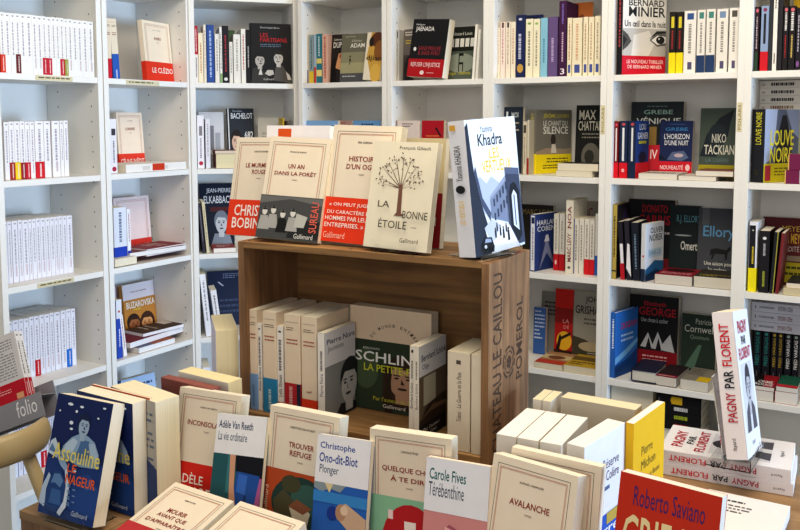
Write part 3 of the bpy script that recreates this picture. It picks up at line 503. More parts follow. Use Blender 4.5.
book('paperback_book','pale pink novel with red band, third shelf of second bay',(-2.4901,2.1885,1.1056),(-.0698,0,1.5677),.1666,.217,.02,'efdcd8',[*GA('',[]),('T','f','fbeee4','CÉLINE',.1,.3,.95,.75)],band=('d83c30',0,.27),group='face-out books on the third shelf of second bay',seed=74)
book('paperback_book','thick pale paperback with blue foot band, first spine from left, third shelf of second bay',(-2.3653,2.1215,1.1325),(0,0,3.1385),.108,.1718,.0555,'dfe4f0',[('u','S','6e7c98',.4,.3,.6,.9)],band=('2346b4',0,.2),group='upright books on the third shelf of second bay',seed=75)
book('paperback_book','thin white paperback with blue foot, second spine from left, third shelf of second bay',(-2.3653,2.1393,1.1325),(0,0,3.1385),.108,.1632,.0152,'eef0f6',[('r','S','2346b4',0,0,1,.1),('u','S','a33848',.4,.3,.6,.9)],group='upright books on the third shelf of second bay',seed=76)
book('paperback_book','dark red flat paperback at bottom of pair, third shelf of second bay',(-2.4801,2.1963,1.1456),(-1.5708,0,-.0031),.13,.1874,.0258,'8c2f38',[('d','F','d9c6c0',.2,.3,.8,.7,3)],page='f1efee',group='flat-lying books on the third shelf of second bay',seed=77)
book('paperback_book','dark red flat paperback lying on another, third shelf of second bay',(-2.4853,2.1369,1.1413),(-1.5708,0,-.0904),.13,.2477,.016,'7a2c33',[('d','F','d9c6c0',.2,.3,.8,.7,3),('r','F','b9a9a0',.1,.75,.9,.9)],page='f1efee',group='flat-lying books on the third shelf of second bay',seed=78)
book('paperback_book','cream flat paperback at shelf edge, third shelf of second bay',(-2.3326,2.0374,1.1324),(-1.5708,0,1.5677),.0961,.15,.026,'e9e2d4',[],page='efe6cf',group='flat-lying books on the third shelf of second bay',seed=79)
book('paperback_book','tall deep blue paperback with white head, first spine from left, fourth shelf of second bay',(-2.3455,2.0708,.784),(0,0,3.1385),.14,.205,.0234,'3052b8',[('r','S','e6e9f2',0,.68,1,1),('e','S','c06a5a',.5,.8,.2,.02),('u','S','dfe4f6',.4,.2,.6,.5)],group='upright books on the fourth shelf of second bay',seed=80)
book('paperback_book','thin white leaning paperback, second spine from left, fourth shelf of second bay',(-2.3454,2.0909,.7856),(-.1047,0,3.1385),.108,.15,.015,'f2f0f2',[('u','S','a05058',.4,.2,.6,.9)],group='upright books on the fourth shelf of second bay',seed=81)
book('paperback_book','pale pink paperback behind blue spine, fourth shelf of second bay',(-2.546,2.2185,.7845),(-.0349,0,1.5677),.14,.2006,.01,'e2cfd2',[('d','F','a89090',.2,.85,.9,.93,2)],group='face-out books on the fourth shelf of second bay',seed=82)
book('paperback_book','ochre novel with two heads on its cover, fourth shelf of second bay',(-2.5,2.2299,.7863),(-.1047,0,1.5677),.1527,.2068,.02,'c98a3e',[('r','F','e9dfe2',0,.72,1,1),('d','F','9a7a7a',.25,.83,.75,.87,1),('T','F','f6f2ea','BUZAROVSKA',.08,.56,.98,.68),('d','F','d9d24a',.3,.5,.8,.55,1),('e','F','38241a',.257,.305,.209,.161),('e','F','a8683c',.28,.26,.167,.161),('p','F','a8683c',[(.204,.043),(.195,.164),(.366,.164),(.356,.043)]),('p','F','38241a',[(.1,.276),(.128,.38),(.28,.445),(.442,.372),(.461,.284),(.394,.348),(.185,.36)]),('p','F','5a3420',[(.193,.292),(.2,.303),(.272,.302),(.276,.29)]),('e','F','5a3420',.234,.271,.028,.01),('p','F','5a3420',[(.329,.292),(.337,.303),(.409,.302),(.413,.29)]),('e','F','5a3420',.371,.271,.028,.01),('p','F','5a3420',[(.309,.268),(.364,.217),(.289,.22)]),('e','F','5a3420',.308,.18,.057,.011),('p','F','4a2c1e',[(.43,-.047),(.44,.324),(.68,.46),(.92,.324),(.93,-.047)]),('e','F','4a2c1e',.692,.287,.22,.169),('e','F','e0a468',.68,.24,.176,.169),('p','F','e0a468',[(.6,.012),(.59,.139),(.77,.139),(.76,.012)]),('p','F','4a2c1e',[(.49,.257),(.52,.367),(.68,.434),(.85,.358),(.87,.265),(.8,.333),(.58,.345)]),('p','F','6a3c24',[(.552,.274),(.56,.286),(.636,.284),(.64,.272)]),('e','F','6a3c24',.596,.252,.03,.01),('p','F','6a3c24',[(.696,.274),(.704,.286),(.78,.284),(.784,.272)]),('e','F','6a3c24',.74,.252,.03,.01),('p','F','6a3c24',[(.65,.248),(.678,.194),(.645,.198)]),('e','F','6a3c24',.665,.156,.06,.012),('p','F','8a4a2e',[(.4,0),(.5,.1),(1,.08),(1,0)])],group='face-out books on the fourth shelf of second bay',seed=83)
book('paperback_book','rust brown flat novel at stack foot, fourth shelf of second bay',(-2.4723,2.1329,.8043),(-1.5708,0,-.0031),.14,.171,.02,'a3552e',[('r','F','5f6a8c',0,0,1,.4)],page='f4f2f2',group='flat-lying books on the fourth shelf of second bay',seed=84)
book('paperback_book','maroon flat novel in middle of stack, fourth shelf of second bay',(-2.4804,2.1011,.8258),(-1.5708,0,.0667),.13,.2742,.02,'7c2636',[('d','F','d0b0b0',.2,.3,.8,.6,2)],page='f4f2f4',group='flat-lying books on the fourth shelf of second bay',seed=85)
book('paperback_book','dark brown flat novel on stack top, fourth shelf of second bay',(-2.4801,2.1962,.8388),(-1.5708,0,-.0729),.11,.1879,.012,'4a3428',[('r','F','cfc4ba',.02,.75,.5,.98),('d','F','b8a89a',.1,.2,.8,.5,2)],page='f4f2f4',group='flat-lying books on the fourth shelf of second bay',seed=86)
book('paperback_book','blue novel with pale blue head and white title, bottom shelf of second bay',(-2.4003,2.1272,.4691),(-.1396,0,1.4281),.142,.205,.035,'2d68ae',[('r','F','a9c4e6',0,.62,1,1),('d','F','33507e',.1,.68,.9,.9,2),('T','F','eef2f8','CORPUS',.2,.4,.85,.52),('p','F','16407e',[(0,.38),(.4,.45),(1,.36),(1,0),(0,0)])],group='face-out books on the bottom shelf of second bay',seed=87)
book('paperback_book','red and white slim spine, first spine from left, top shelf of narrow corner bay',(-2.313,2.4356,1.744),(0,0,2.4007),.14,.2089,.0129,'b0263a',[('r','S','e9e4dc',0,0,1,.5),('u','S','f2d0d0',.38,.55,.62,.95),('u','S','5a4a4a',.38,.1,.62,.45)],group='upright books on the top shelf of narrow corner bay',seed=88)
book('paperback_book','cream spine with rust lettering, second spine from left, top shelf of narrow corner bay',(-2.3005,2.4493,1.744),(0,0,2.4007),.108,.1838,.0173,'f3e6c9',[('u','S','c08a5a',.38,.2,.62,.8)],group='upright books on the top shelf of narrow corner bay',seed=89)
book('paperback_book','very slim cream spine, tall, third spine from left, top shelf of narrow corner bay',(-2.2931,2.4573,1.744),(0,0,2.4007),.14,.2155,.009,'efe7d8',[('u','S','c0a08a',.38,.25,.62,.9)],group='upright books on the top shelf of narrow corner bay',seed=90)
book('hardback_book','broad blue hardback spine, fourth spine from left, top shelf of narrow corner bay',(-2.2732,2.4791,1.744),(0,0,2.4007),.14,.2143,.028,'35579c',[('u','S','a8bde0',.38,.1,.62,.9)],hard=1,group='upright books on the top shelf of narrow corner bay',seed=91)
book('paperback_book','white spine with grey lettering, fifth spine from left, top shelf of narrow corner bay',(-2.2611,2.4924,1.744),(0,0,2.4007),.108,.182,.0157,'ebe8e0',[('u','S','9a948c',.38,.25,.62,.9)],group='upright books on the top shelf of narrow corner bay',seed=92)
book('paperback_book','white spine with green foot, sixth spine from left, top shelf of narrow corner bay',(-2.2538,2.5004,1.744),(0,0,2.4007),.14,.2082,.0088,'f1efe8',[('r','S','8fae7c',0,0,1,.17),('u','S','8a8a84',.38,.25,.62,.9)],group='upright books on the top shelf of narrow corner bay',seed=93)
book('paperback_book','black spine with red lettering, seventh spine from left, top shelf of narrow corner bay',(-2.2376,2.5181,1.744),(0,0,2.4007),.14,.2125,.0228,'24232a',[('u','S','a83a42',.38,.2,.62,.85),('e','S','dedede',.5,.07,.3,.03)],group='upright books on the top shelf of narrow corner bay',seed=94)
book('paperback_book','short white spine, eighth spine from left, top shelf of narrow corner bay',(-2.2275,2.5292,1.744),(0,0,2.4007),.108,.1539,.0129,'eae7df',[('u','S','a49c94',.38,.25,.62,.9)],group='upright books on the top shelf of narrow corner bay',seed=95)
book('paperback_book','broad white spine with faint lettering, ninth spine from left, top shelf of narrow corner bay',(-2.2082,2.5502,1.744),(0,0,2.4007),.108,.1824,.0256,'eceae2',[('u','S','b8b2aa',.38,.25,.62,.9)],group='upright books on the top shelf of narrow corner bay',seed=96)
book('paperback_book','white spine with red lettering, tenth spine from left, top shelf of narrow corner bay',(-2.195,2.5646,1.744),(0,0,2.4007),.14,.2035,.0168,'efece4',[('u','S','b8605a',.38,.25,.62,.9)],group='upright books on the top shelf of narrow corner bay',seed=97)
book('paperback_book','black spine with white lettering beside face cover, eleventh from left, top shelf, narrow corner bay',(-2.1829,2.5778,1.744),(0,0,2.4007),.14,.2004,.0164,'232225',[('u','S','c8c4be',.38,.3,.62,.7)],group='upright books on the top shelf of narrow corner bay',seed=98)
book('paperback_book','green paperback behind short white spine, top shelf of narrow corner bay',(-2.3383,2.6228,1.7444),(-.0175,0,.8299),.03,.2113,.012,'5f7f62',[],group='face-out books on the top shelf of narrow corner bay',seed=99)
book('paperback_book','black book titled LES PARTISANS with two faces, top shelf of narrow corner bay',(-2.182,2.5789,1.7458),(-.0524,0,.8299),.1542,.2263,.03,'1d1d20',[('t','F','d8d4ce','Dominique Bona',.25,.91,.72,.945),('t','F','d0252e','LES',.24,.77,.43,.84),('t','F','d0252e','PARTISANS',.24,.69,.9,.76),('d','F','6d7f96',.24,.6,.75,.66,2),('p','F','3a3937',[(0,0),(.04,.24),(.2,.28),(.42,.1),(.42,0)]),('p','F','d8d4ce',[(.18,.14),(.24,.27),(.28,.14)]),('e','F','1c1b1b',.208,.411,.143,.11),('e','F','b8b2aa',.22,.38,.114,.11),('p','F','b8b2aa',[(.168,.232),(.162,.314),(.279,.314),(.272,.232)]),('p','F','1c1b1b',[(.097,.391),(.116,.462),(.22,.506),(.331,.457),(.344,.396),(.298,.44),(.155,.448)]),('p','F','3a3836',[(.157,.402),(.162,.41),(.212,.409),(.214,.401)]),('e','F','3a3836',.186,.388,.019,.007),('p','F','3a3836',[(.251,.402),(.256,.41),(.305,.409),(.308,.401)]),('e','F','3a3836',.279,.388,.019,.007),('p','F','3a3836',[(.234,.385),(.269,.35),(.223,.353)]),('e','F','3a3836',.236,.325,.039,.008),('p','F','55524e',[(.55,.05),(.6,.26),(.78,.3),(.98,.08),(.98,0)]),('p','F','c8c4be',[(.9,.06),(.86,.2),(.95,.14),(1,.06)]),('e','F','26241f',.692,.451,.143,.11),('e','F','c4beb6',.68,.42,.114,.11),('p','F','c4beb6',[(.628,.272),(.622,.354),(.739,.354),(.732,.272)]),('p','F','26241f',[(.556,.431),(.576,.502),(.68,.546),(.791,.497),(.804,.436),(.758,.48),(.615,.488)]),('p','F','45423e',[(.592,.442),(.597,.45),(.647,.449),(.649,.441)]),('e','F','45423e',.621,.428,.019,.007),('p','F','45423e',[(.686,.442),(.691,.45),(.74,.449),(.743,.441)]),('e','F','45423e',.714,.428,.019,.007),('p','F','45423e',[(.653,.425),(.667,.39),(.651,.393)]),('e','F','45423e',.664,.365,.039,.008),('p','F','c4beb6',[(.34,.16),(.4,.22),(.54,.22),(.56,.15),(.44,.12)]),('t','F','cfcac4','Gallimard',.3,.05,.55,.085)],group='face-out books on the top shelf of narrow corner bay',seed=100)
book('paperback_book','white spine with portrait and red dot, first from left, second shelf, narrow corner bay',(-2.3027,2.4469,1.424),(0,0,2.4007),.12,.199,.0248,'eceaee',[('r','S','8a8488',.3,.62,.75,.8),('e','S','b83048',.5,.1,.3,.04),('u','S','9a949c',.38,.2,.62,.58)],group='upright books on the second shelf of narrow corner bay',seed=101)
book('paperback_book','slim pale spine, second spine from left, second shelf of narrow corner bay',(-2.2877,2.4632,1.424),(0,0,2.4007),.12,.186,.0168,'e6e6ec',[('u','S','a8a4ac',.38,.25,.62,.9)],group='upright books on the second shelf of narrow corner bay',seed=102)
book('paperback_book','pale grey paperback with grey panels, second shelf of narrow corner bay',(-2.408,2.5318,1.425),(-.0698,0,.8299),.0958,.2124,.012,'d9dade',[('r','F','8a8a92',.45,.3,.6,.75),('r','F','aeb2ba',.65,.3,.85,.62)],group='face-out books on the second shelf of narrow corner bay',seed=103)
book('paperback_book','thick flat book with yellowed pages, second shelf of narrow corner bay',(-2.2674,2.4707,1.4783),(-1.5708,0,.8299),.0741,.12,.054,'8a4a4a',[],page='eadfb8',group='flat-lying books on the second shelf of narrow corner bay',seed=104)
book('paperback_book','reddish flat paperback on yellowed book, second shelf of narrow corner bay',(-2.2728,2.4722,1.4906),(-1.5708,0,.8299),.0853,.12,.012,'7c3a3c',[('d','F','c9a8a8',.2,.3,.8,.7,2)],page='e7d9c4',group='flat-lying books on the second shelf of narrow corner bay',seed=105)
book('paperback_book','dark book with woman portrait and white figures, second shelf of narrow corner bay',(-2.3201,2.6056,1.4259),(-.0873,0,1.0044),.1049,.2267,.02,'2f343c',[('r','F','f0efee',0,0,.04,1),('e','F','2b211f',.3,.467,.22,.169),('e','F','dcbaa6',.3,.42,.176,.169),('p','F','dcbaa6',[(.22,.192),(.21,.319),(.39,.319),(.38,.192)]),('p','F','2b211f',[(.11,.437),(.14,.547),(.3,.614),(.47,.538),(.49,.445),(.42,.513),(.2,.525)]),('p','F','6a4a40',[(.184,.454),(.192,.466),(.268,.464),(.272,.452)]),('e','F','6a4a40',.228,.432,.03,.01),('p','F','6a4a40',[(.328,.454),(.336,.466),(.412,.464),(.416,.452)]),('e','F','6a4a40',.372,.432,.03,.01),('p','F','6a4a40',[(.29,.428),(.328,.374),(.28,.378)]),('e','F','6a4a40',.3,.336,.06,.012),('p','F','c8c8cc',[(.05,0),(.2,.22),(.45,.2),(.62,.05),(.6,0)]),('t','F','c8ccd2','Roselyne',.2,.93,.55,.97),('T','F','eef0f2','BACHELOT',.12,.82,.95,.92),('T','F','e8eaec','682',.62,.48,.95,.6),('t','F','e8eaec','JOURS',.64,.4,.94,.46)],group='face-out books on the second shelf of narrow corner bay',seed=106)
book('paperback_book','pale grey flat-fronted album, second shelf of narrow corner bay',(-2.2569,2.7044,1.425),(-.0698,0,.8299),.1121,.1912,.012,'cfcfcb',[('d','F','a9a9a4',.15,.55,.8,.7,2)],group='face-out books on the second shelf of narrow corner bay',seed=107)
book('paperback_book','thin yellow spine, third spine from left, second shelf of narrow corner bay',(-2.105,2.6778,1.424),(0,0,2.4007),.1,.1901,.0058,'d8b83c',[],group='upright books on the second shelf of narrow corner bay',seed=108)
book('paperback_book','thin brown spine, fourth spine from left, second shelf of narrow corner bay',(-2.0948,2.6889,1.424),(0,0,2.4007),.1,.1786,.0074,'5a4a44',[],group='upright books on the second shelf of narrow corner bay',seed=109)
book('paperback_book','navy book with white capitals and grey portrait, third shelf of narrow corner bay',(-2.4199,2.541,1.1068),(-.0873,0,.8299),.1322,.2502,.03,'1b2438',[('T','F','e8eaf0','JEAN-PIERRE',.2,.83,.92,.92),('T','F','e8eaf0','ELKABBACH',.12,.68,.98,.8),('r','F','5a2a30',.3,.55,.9,.62),('p','F','8a93a4',[(.3,0),(.42,.2),(.85,.2),(.95,0)]),('e','F','7a8496',.62,.405,.209,.161),('e','F','c6ccd6',.62,.36,.167,.161),('p','F','c6ccd6',[(.544,.143),(.534,.264),(.706,.264),(.696,.143)]),('p','F','7a8496',[(.44,.376),(.468,.48),(.62,.545),(.781,.472),(.8,.384),(.734,.448),(.525,.46)]),('p','F','2e3848',[(.51,.392),(.517,.403),(.59,.402),(.593,.39)]),('e','F','2e3848',.552,.371,.028,.01),('p','F','2e3848',[(.647,.392),(.654,.403),(.726,.402),(.73,.39)]),('e','F','2e3848',.688,.371,.028,.01),('p','F','2e3848',[(.611,.368),(.647,.317),(.601,.32)]),('e','F','2e3848',.62,.28,.057,.011)],group='face-out books on the third shelf of narrow corner bay',seed=110)
book('paperback_book','dark spine leaning left, first spine from left, third shelf of narrow corner bay',(-2.2981,2.4372,1.1047),(-.0785,0,2.4007),.14,.1914,.0091,'3c3a44',[('u','S','8a8690',.38,.25,.62,.9)],group='upright books on the third shelf of narrow corner bay',seed=111)
book('paperback_book','pale cream spine leaning left, second spine from left, third shelf of narrow corner bay',(-2.2873,2.4489,1.1049),(-.0785,0,2.4007),.14,.1947,.0114,'d9cfae',[('u','S','9c927a',.38,.25,.62,.9)],group='upright books on the third shelf of narrow corner bay',seed=112)
book('paperback_book','reddish flat paperback by crate, third shelf of narrow corner bay',(-2.2746,2.4554,1.1215),(-1.5708,0,.8299),.0838,.12,.0172,'a04a4c',[('d','F','dcc',.2,.2,.8,.7,2)],page='f4efe8',group='flat-lying books on the third shelf of narrow corner bay',seed=113)
book('paperback_book','navy tall book behind leaning white spines, fourth shelf of narrow corner bay',(-2.4001,2.5553,.7856),(-.0698,0,.8299),.15,.2204,.02,'25304c',[('d','F','8c94ae',.4,.85,.9,.95,3),('p','F','c9cede',[(.25,.8),(.3,.8),(.42,.72),(.38,.72)]),('d','F','44506e',.3,.2,.9,.5,3)],group='face-out books on the fourth shelf of narrow corner bay',seed=114)
book('paperback_book','white spine leaning, taller of two, first spine from left, fourth shelf of narrow corner bay',(-2.2855,2.4509,.7859),(-.0873,0,2.4007),.14,.2407,.0218,'ecebf0',[('u','S','a4a2ac',.38,.25,.62,.9)],page='d8d2b4',group='upright books on the fourth shelf of narrow corner bay',seed=115)
book('paperback_book','white spine leaning, shorter of two, second spine from left, fourth shelf of narrow corner bay',(-2.2587,2.4802,.7867),(-.1222,0,2.4007),.108,.1769,.022,'ecebf0',[('u','S','8a8890',.38,.25,.62,.9)],group='upright books on the fourth shelf of narrow corner bay',seed=116)
book('paperback_book','white spine with dark figures, first spine from left, bottom shelf of narrow corner bay',(-2.2927,2.443,.464),(0,0,2.4007),.14,.2,.0276,'e9ebf4',[('d','S','55586a',.2,.62,.8,.75,2),('r','S','c05060',.2,.52,.8,.54)],group='upright books on the bottom shelf of narrow corner bay',seed=117)
book('paperback_book','cream spine with purple foot, first spine from left, top shelf of fourth bay',(-1.9929,2.6846,1.744),(0,0,1.5708),.108,.1843,.0041,'e4d8c4',[('r','S','4a3478',0,0,1,.27),('u','S','7a6a5c',.38,.4,.62,.95)],group='upright books on the top shelf of fourth bay',seed=118)
book('paperback_book','very slim beige spine, second spine from left, top shelf of fourth bay',(-1.9884,2.6846,1.744),(0,0,1.5708),.108,.1781,.0041,'b8a894',[],group='upright books on the top shelf of fourth bay',seed=119)
book('paperback_book','grey teal spine with yellow foot, third spine from left, top shelf of fourth bay',(-1.9678,2.6846,1.744),(0,0,1.5708),.108,.1811,.0201,'8fa0a4',[('r','S','ddbf3c',0,0,1,.25),('u','S','40606a',.38,.3,.62,.95)],group='upright books on the top shelf of fourth bay',seed=120)
book('paperback_book','pale blue spine with red foot, fourth spine from left, top shelf of fourth bay',(-1.9558,2.6846,1.744),(0,0,1.5708),.108,.1821,.0098,'a9bccb',[('r','S','c84a34',0,0,1,.33)],group='upright books on the top shelf of fourth bay',seed=121)
book('paperback_book','teal spine with yellow patches, fifth spine from left, top shelf of fourth bay',(-1.93,2.6846,1.744),(0,0,1.5708),.108,.183,.024,'2f7a86',[('r','S','e2cf7a',0,.4,1,.5),('r','S','ecd88a',0,.14,1,.27),('u','S','d4e4e4',.38,.55,.62,.95)],group='upright books on the top shelf of fourth bay',seed=122)
book('paperback_book','pinkish beige spine with red lettering, sixth spine from left, top shelf of fourth bay',(-1.9026,2.6846,1.744),(0,0,1.5708),.108,.1806,.0247,'d9b09c',[('u','S','b4504a',.38,.1,.62,.95)],group='upright books on the top shelf of fourth bay',seed=123)
book('paperback_book','dark novel with glowing street picture, half covered, top shelf of fourth bay',(-1.9031,2.6966,1.7455),(-.1047,0,0),.0767,.1797,.012,'2a2422',[('t','F','e4e0d8','Catherine',.12,.87,.6,.92),('T','F','eeeae2','DUP',.12,.72,.6,.84),('p','F','d8a070',[(.3,.3),(.45,.6),(1,.65),(1,.2)]),('e','F','1a1512',.2,.42,.1,.08),('p','F','161210',[(.05,0),(.1,.4),(.3,.4),(.4,0)]),('e','F','b04a44',.6,.55,.1,.05)],group='face-out books on the top shelf of fourth bay',seed=124)
book('paperback_book','grey green novel with tiny running figure, top shelf of fourth bay',(-1.8454,2.6786,1.7455),(-.1047,0,0),.1143,.1762,.012,'6e6c5c',[('r','F','8f8c70',0,.35,1,.62),('r','F','a6a27e',0,.18,1,.4),('r','F','55565a',0,0,1,.18),('d','F','a8a49a',.15,.92,.9,.96,1),('t','F','c8c4b8','Olivier',.4,.83,.8,.88),('T','F','efece2','ADAM',.35,.71,.9,.8),('e','F','23221f',.36,.53,.03,.018),('p','F','23221f',[(.33,.45),(.36,.51),(.4,.46),(.36,.36),(.33,.36),(.36,.42)]),('d','F','c4c4c4',.1,.08,.6,.14,1)],group='face-out books on the top shelf of fourth bay',seed=125)
book('paperback_book','ochre and brown novel with black script title, top shelf of fourth bay',(-1.7324,2.6606,1.7512),(-.1047,.0698,0),.0716,.1717,.012,'c9a04a',[('p','F','e6ddc8',[(0,0),(0,1),(.25,1),(.1,.5),(.5,0)]),('e','F','5c3420',.65,.85,.4,.16),('e','F','8a5a2a',.8,.62,.3,.22),('e','F','2a1c16',.3,.8,.14,.1),('T','F','2a2018','djian',.08,.38,1,.52),('e','F','d8b054',.7,.15,.3,.2)],group='face-out books on the top shelf of fourth bay',seed=126)
book('paperback_book','pale blue book, first of the blue pair, second shelf of fourth bay',(-1.997,2.6666,1.4252),(-.0524,0,0),.1436,.1788,.02,'5f8fc4',[('r','F','86b0dc',0,.9,1,1)],group='face-out books on the second shelf of fourth bay',seed=127)
book('paperback_book','brownish pink narrow book between blue ones, second shelf of fourth bay',(-1.8569,2.6846,1.4252),(-.0524,0,0),.0539,.1788,.02,'b08c84',[('d','F','803a34',.1,.86,.9,.97,2)],group='face-out books on the second shelf of fourth bay',seed=128)
book('paperback_book','pale blue book with dark title, second shelf of fourth bay',(-1.7929,2.6796,1.4252),(-.0524,0,0),.1199,.1788,.02,'6c9ccc',[('d','F','24406e',.3,.88,.75,.95,1)],group='face-out books on the second shelf of fourth bay',seed=129)
book('paperback_book','pale grey spine with black mark, first spine from left, top shelf of fifth bay',(-1.5929,2.6846,1.744),(0,0,1.5708),.108,.1806,.0116,'b9b7b0',[('r','S','3a3a3e',.35,.84,.65,.97),('u','S','8a8882',.38,.1,.62,.75)],group='upright books on the top shelf of fifth bay',seed=130)
book('paperback_book','dark brown novel with yellow title, top shelf of fifth bay',(-1.5903,2.7046,1.7452),(-.0698,0,0),.0454,.1831,.015,'4a4442',[('r','F','6e6662',0,.5,1,1),('d','F','e8e2d4',.1,.86,.9,.96,2),('d','F','d8c23e',.15,.7,.9,.8,2),('e','F','2a2628',.5,.2,.4,.28)],group='face-out books on the top shelf of fifth bay',seed=131)
book('paperback_book','black novel with red band and white capitals, top shelf of fifth bay',(-1.5517,2.6666,1.7592),(-.1222,.0698,-.1396),.1544,.2017,.035,'1b1a1c',[('t','F','e8e6e2','Philippe',.1,.88,.34,.92),('T','F','eeecea','JAENADA',.1,.77,.62,.87),('e','F','eceae8',.14,.48,.04,.035),('T','F','94303a','SANS PREUVE',.24,.46,.86,.53),('T','F','94303a','& SANS AVEU',.24,.38,.84,.45),('T','f','efd8d8',"REFUSER L'INJUSTICE",.08,.5,.9,.82),('e','f','f0dcdc',.42,.24,.06,.12),('r','f','e0a8ac',.55,.22,.75,.26)],band=('b4161f',0,.31),group='face-out books on the top shelf of fifth bay',seed=132)
book('paperback_book','grey novel with five white windows and chair, top shelf of fifth bay',(-1.4415,2.7446,1.7457),(-.1047,0,0),.1175,.1864,.014,'24251f',[('t','F','e8e8e0','Édouard Louis',.2,.84,.85,.92),('p','F','ecebe6',[(.12,.62),(.13,.78),(.26,.78),(.25,.62)]),('p','F','ecebe6',[(.29,.62),(.3,.78),(.43,.78),(.42,.62)]),('p','F','ecebe6',[(.46,.62),(.47,.78),(.6,.78),(.59,.62)]),('p','F','ecebe6',[(.63,.62),(.64,.78),(.77,.78),(.76,.62)]),('p','F','ecebe6',[(.8,.62),(.81,.78),(.94,.78),(.93,.62)]),('r','F','5f6a5e',0,0,1,.54),('e','F','98a294',.5,.32,.5,.18),('p','F','1c1e1a',[(.44,.3),(.44,.5),(.47,.5),(.47,.33),(.6,.33),(.6,.15),(.57,.15),(.57,.29),(.47,.29),(.47,.15),(.44,.15)]),('r','F','1c1e1a',.47,.45,.6,.5),('t','F','dcd23c','Changer : méthode',.02,.08,.85,.16)],group='face-out books on the top shelf of fifth bay',seed=133)
book('paperback_book','slim white spine leaning right, second spine from left, top shelf of fifth bay',(-1.2927,2.6746,1.744),(.0698,0,1.5708),.12,.1823,.0086,'f0eee8',[],group='upright books on the top shelf of fifth bay',seed=134)
book('paperback_book','slim white spine behind leaner, third spine from left, top shelf of fifth bay',(-1.28,2.6746,1.744),(.0698,0,1.5708),.12,.1633,.0086,'e8e6e0',[],group='upright books on the top shelf of fifth bay',seed=135)
book('paperback_book','pale pink novel with dark title, second shelf of fifth bay',(-1.6045,2.6696,1.4252),(-.0524,0,0),.0908,.1787,.02,'ddd0c8',[('d','F','55423e',.3,.86,.8,.95,2),('r','F','8a7a74',.02,.8,.08,1)],group='face-out books on the second shelf of fifth bay',seed=136)
book('paperback_book','bright red novel with black stroke, second shelf of fifth bay',(-1.5106,2.6946,1.4252),(-.0524,0,0),.0884,.1787,.02,'b0182a',[('p','F','2a1018',[(.6,.85),(.68,.87),(.9,.7),(.85,.68)]),('d','F','e08040',.2,.6,.8,.72,2)],group='face-out books on the second shelf of fifth bay',seed=137)
book('paperback_book','cream spine, first of four alike, first spine from left, top shelf of sixth bay',(-1.2023,2.6846,1.744),(0,0,1.5708),.112,.1868,.0072,'efe4d0',[('r','S','3a3436',.3,.9,.7,.99),('u','S','b8a48c',.38,.25,.62,.9)],group='upright books on the top shelf of sixth bay',seed=138)
book('paperback_book','pinkish cream spine, second of four alike, second spine from left, top shelf of sixth bay',(-1.1834,2.6846,1.744),(0,0,1.5708),.108,.1847,.017,'efe0d6',[('r','S','5a3a3a',.3,.9,.7,.99),('u','S','c09090',.38,.25,.62,.9)],group='upright books on the top shelf of sixth bay',seed=139)
book('paperback_book','cream spine, third of four alike, third spine from left, top shelf of sixth bay',(-1.1647,2.6846,1.744),(0,0,1.5708),.108,.1847,.0169,'efe4d4',[('r','S','3a3436',.3,.9,.7,.99),('u','S','b8a48c',.38,.25,.62,.9)],group='upright books on the top shelf of sixth bay',seed=140)
book('paperback_book','cream spine, last of four alike, fourth spine from left, top shelf of sixth bay',(-1.1468,2.6846,1.744),(0,0,1.5708),.108,.1837,.0161,'eee6d2',[('u','S','c89a7a',.38,.25,.62,.9)],group='upright books on the top shelf of sixth bay',seed=141)
book('paperback_book','navy spine with gold vignette, fifth spine from left, top shelf of sixth bay',(-1.1136,2.6846,1.744),(0,0,1.5708),.112,.2049,.0312,'222c58',[('e','S','c8a050',.5,.15,.35,.07),('u','S','c8cce4',.3,.3,.6,.7),('e','S','d8d8e8',.5,.93,.2,.02)],group='upright books on the top shelf of sixth bay',seed=142)
book('paperback_book','cream spine with green stamp, sixth spine from left, top shelf of sixth bay',(-1.0854,2.6846,1.744),(0,0,1.5708),.112,.1902,.0249,'efe9cf',[('e','S','8aa85a',.5,.92,.25,.02),('u','S','8a8674',.38,.2,.62,.8)],group='upright books on the top shelf of sixth bay',seed=143)
book('paperback_book','cream spine with paler stamp, seventh spine from left, top shelf of sixth bay',(-1.0611,2.6846,1.744),(0,0,1.5708),.112,.1887,.0226,'efe9cf',[('e','S','9ab86a',.5,.92,.25,.02),('u','S','a49c84',.38,.2,.62,.8)],group='upright books on the top shelf of sixth bay',seed=144)
book('paperback_book','sky blue spine, eighth spine from left, top shelf of sixth bay',(-1.0349,2.6846,1.744),(0,0,1.5708),.112,.1905,.0237,'8fc4dc',[('u','S','5a94b0',.38,.25,.62,.65)],group='upright books on the top shelf of sixth bay',seed=145)
book('paperback_book','purple spine, ninth spine from left, top shelf of sixth bay',(-1.0008,2.6846,1.744),(0,0,1.5708),.112,.1919,.0323,'6c5788',[('u','S','b8a4cc',.38,.25,.62,.65)],group='upright books on the top shelf of sixth bay',seed=146)
book('paperback_book','tall dark purple spine with white 3, tenth spine from left, top shelf of sixth bay',(-.9708,2.6846,1.744),(0,0,1.5708),.112,.24,.0252,'46204a',[('T','S','f0e8f0','3',.25,.03,.8,.11),('u','S','d4b4d0',.4,.2,.6,.6),('u','S','8a78c8',.4,.7,.6,.96)],group='upright books on the top shelf of sixth bay',seed=147)
book('paperback_book','cream spine with small blue foot label, eleventh spine from left, top shelf of sixth bay',(-.9531,2.6846,1.744),(0,0,1.5708),.112,.1855,.0143,'efe6cc',[('r','S','4c5a9c',.25,.06,.8,.2),('u','S','c08a6a',.38,.28,.62,.9)],group='upright books on the top shelf of sixth bay',seed=148)
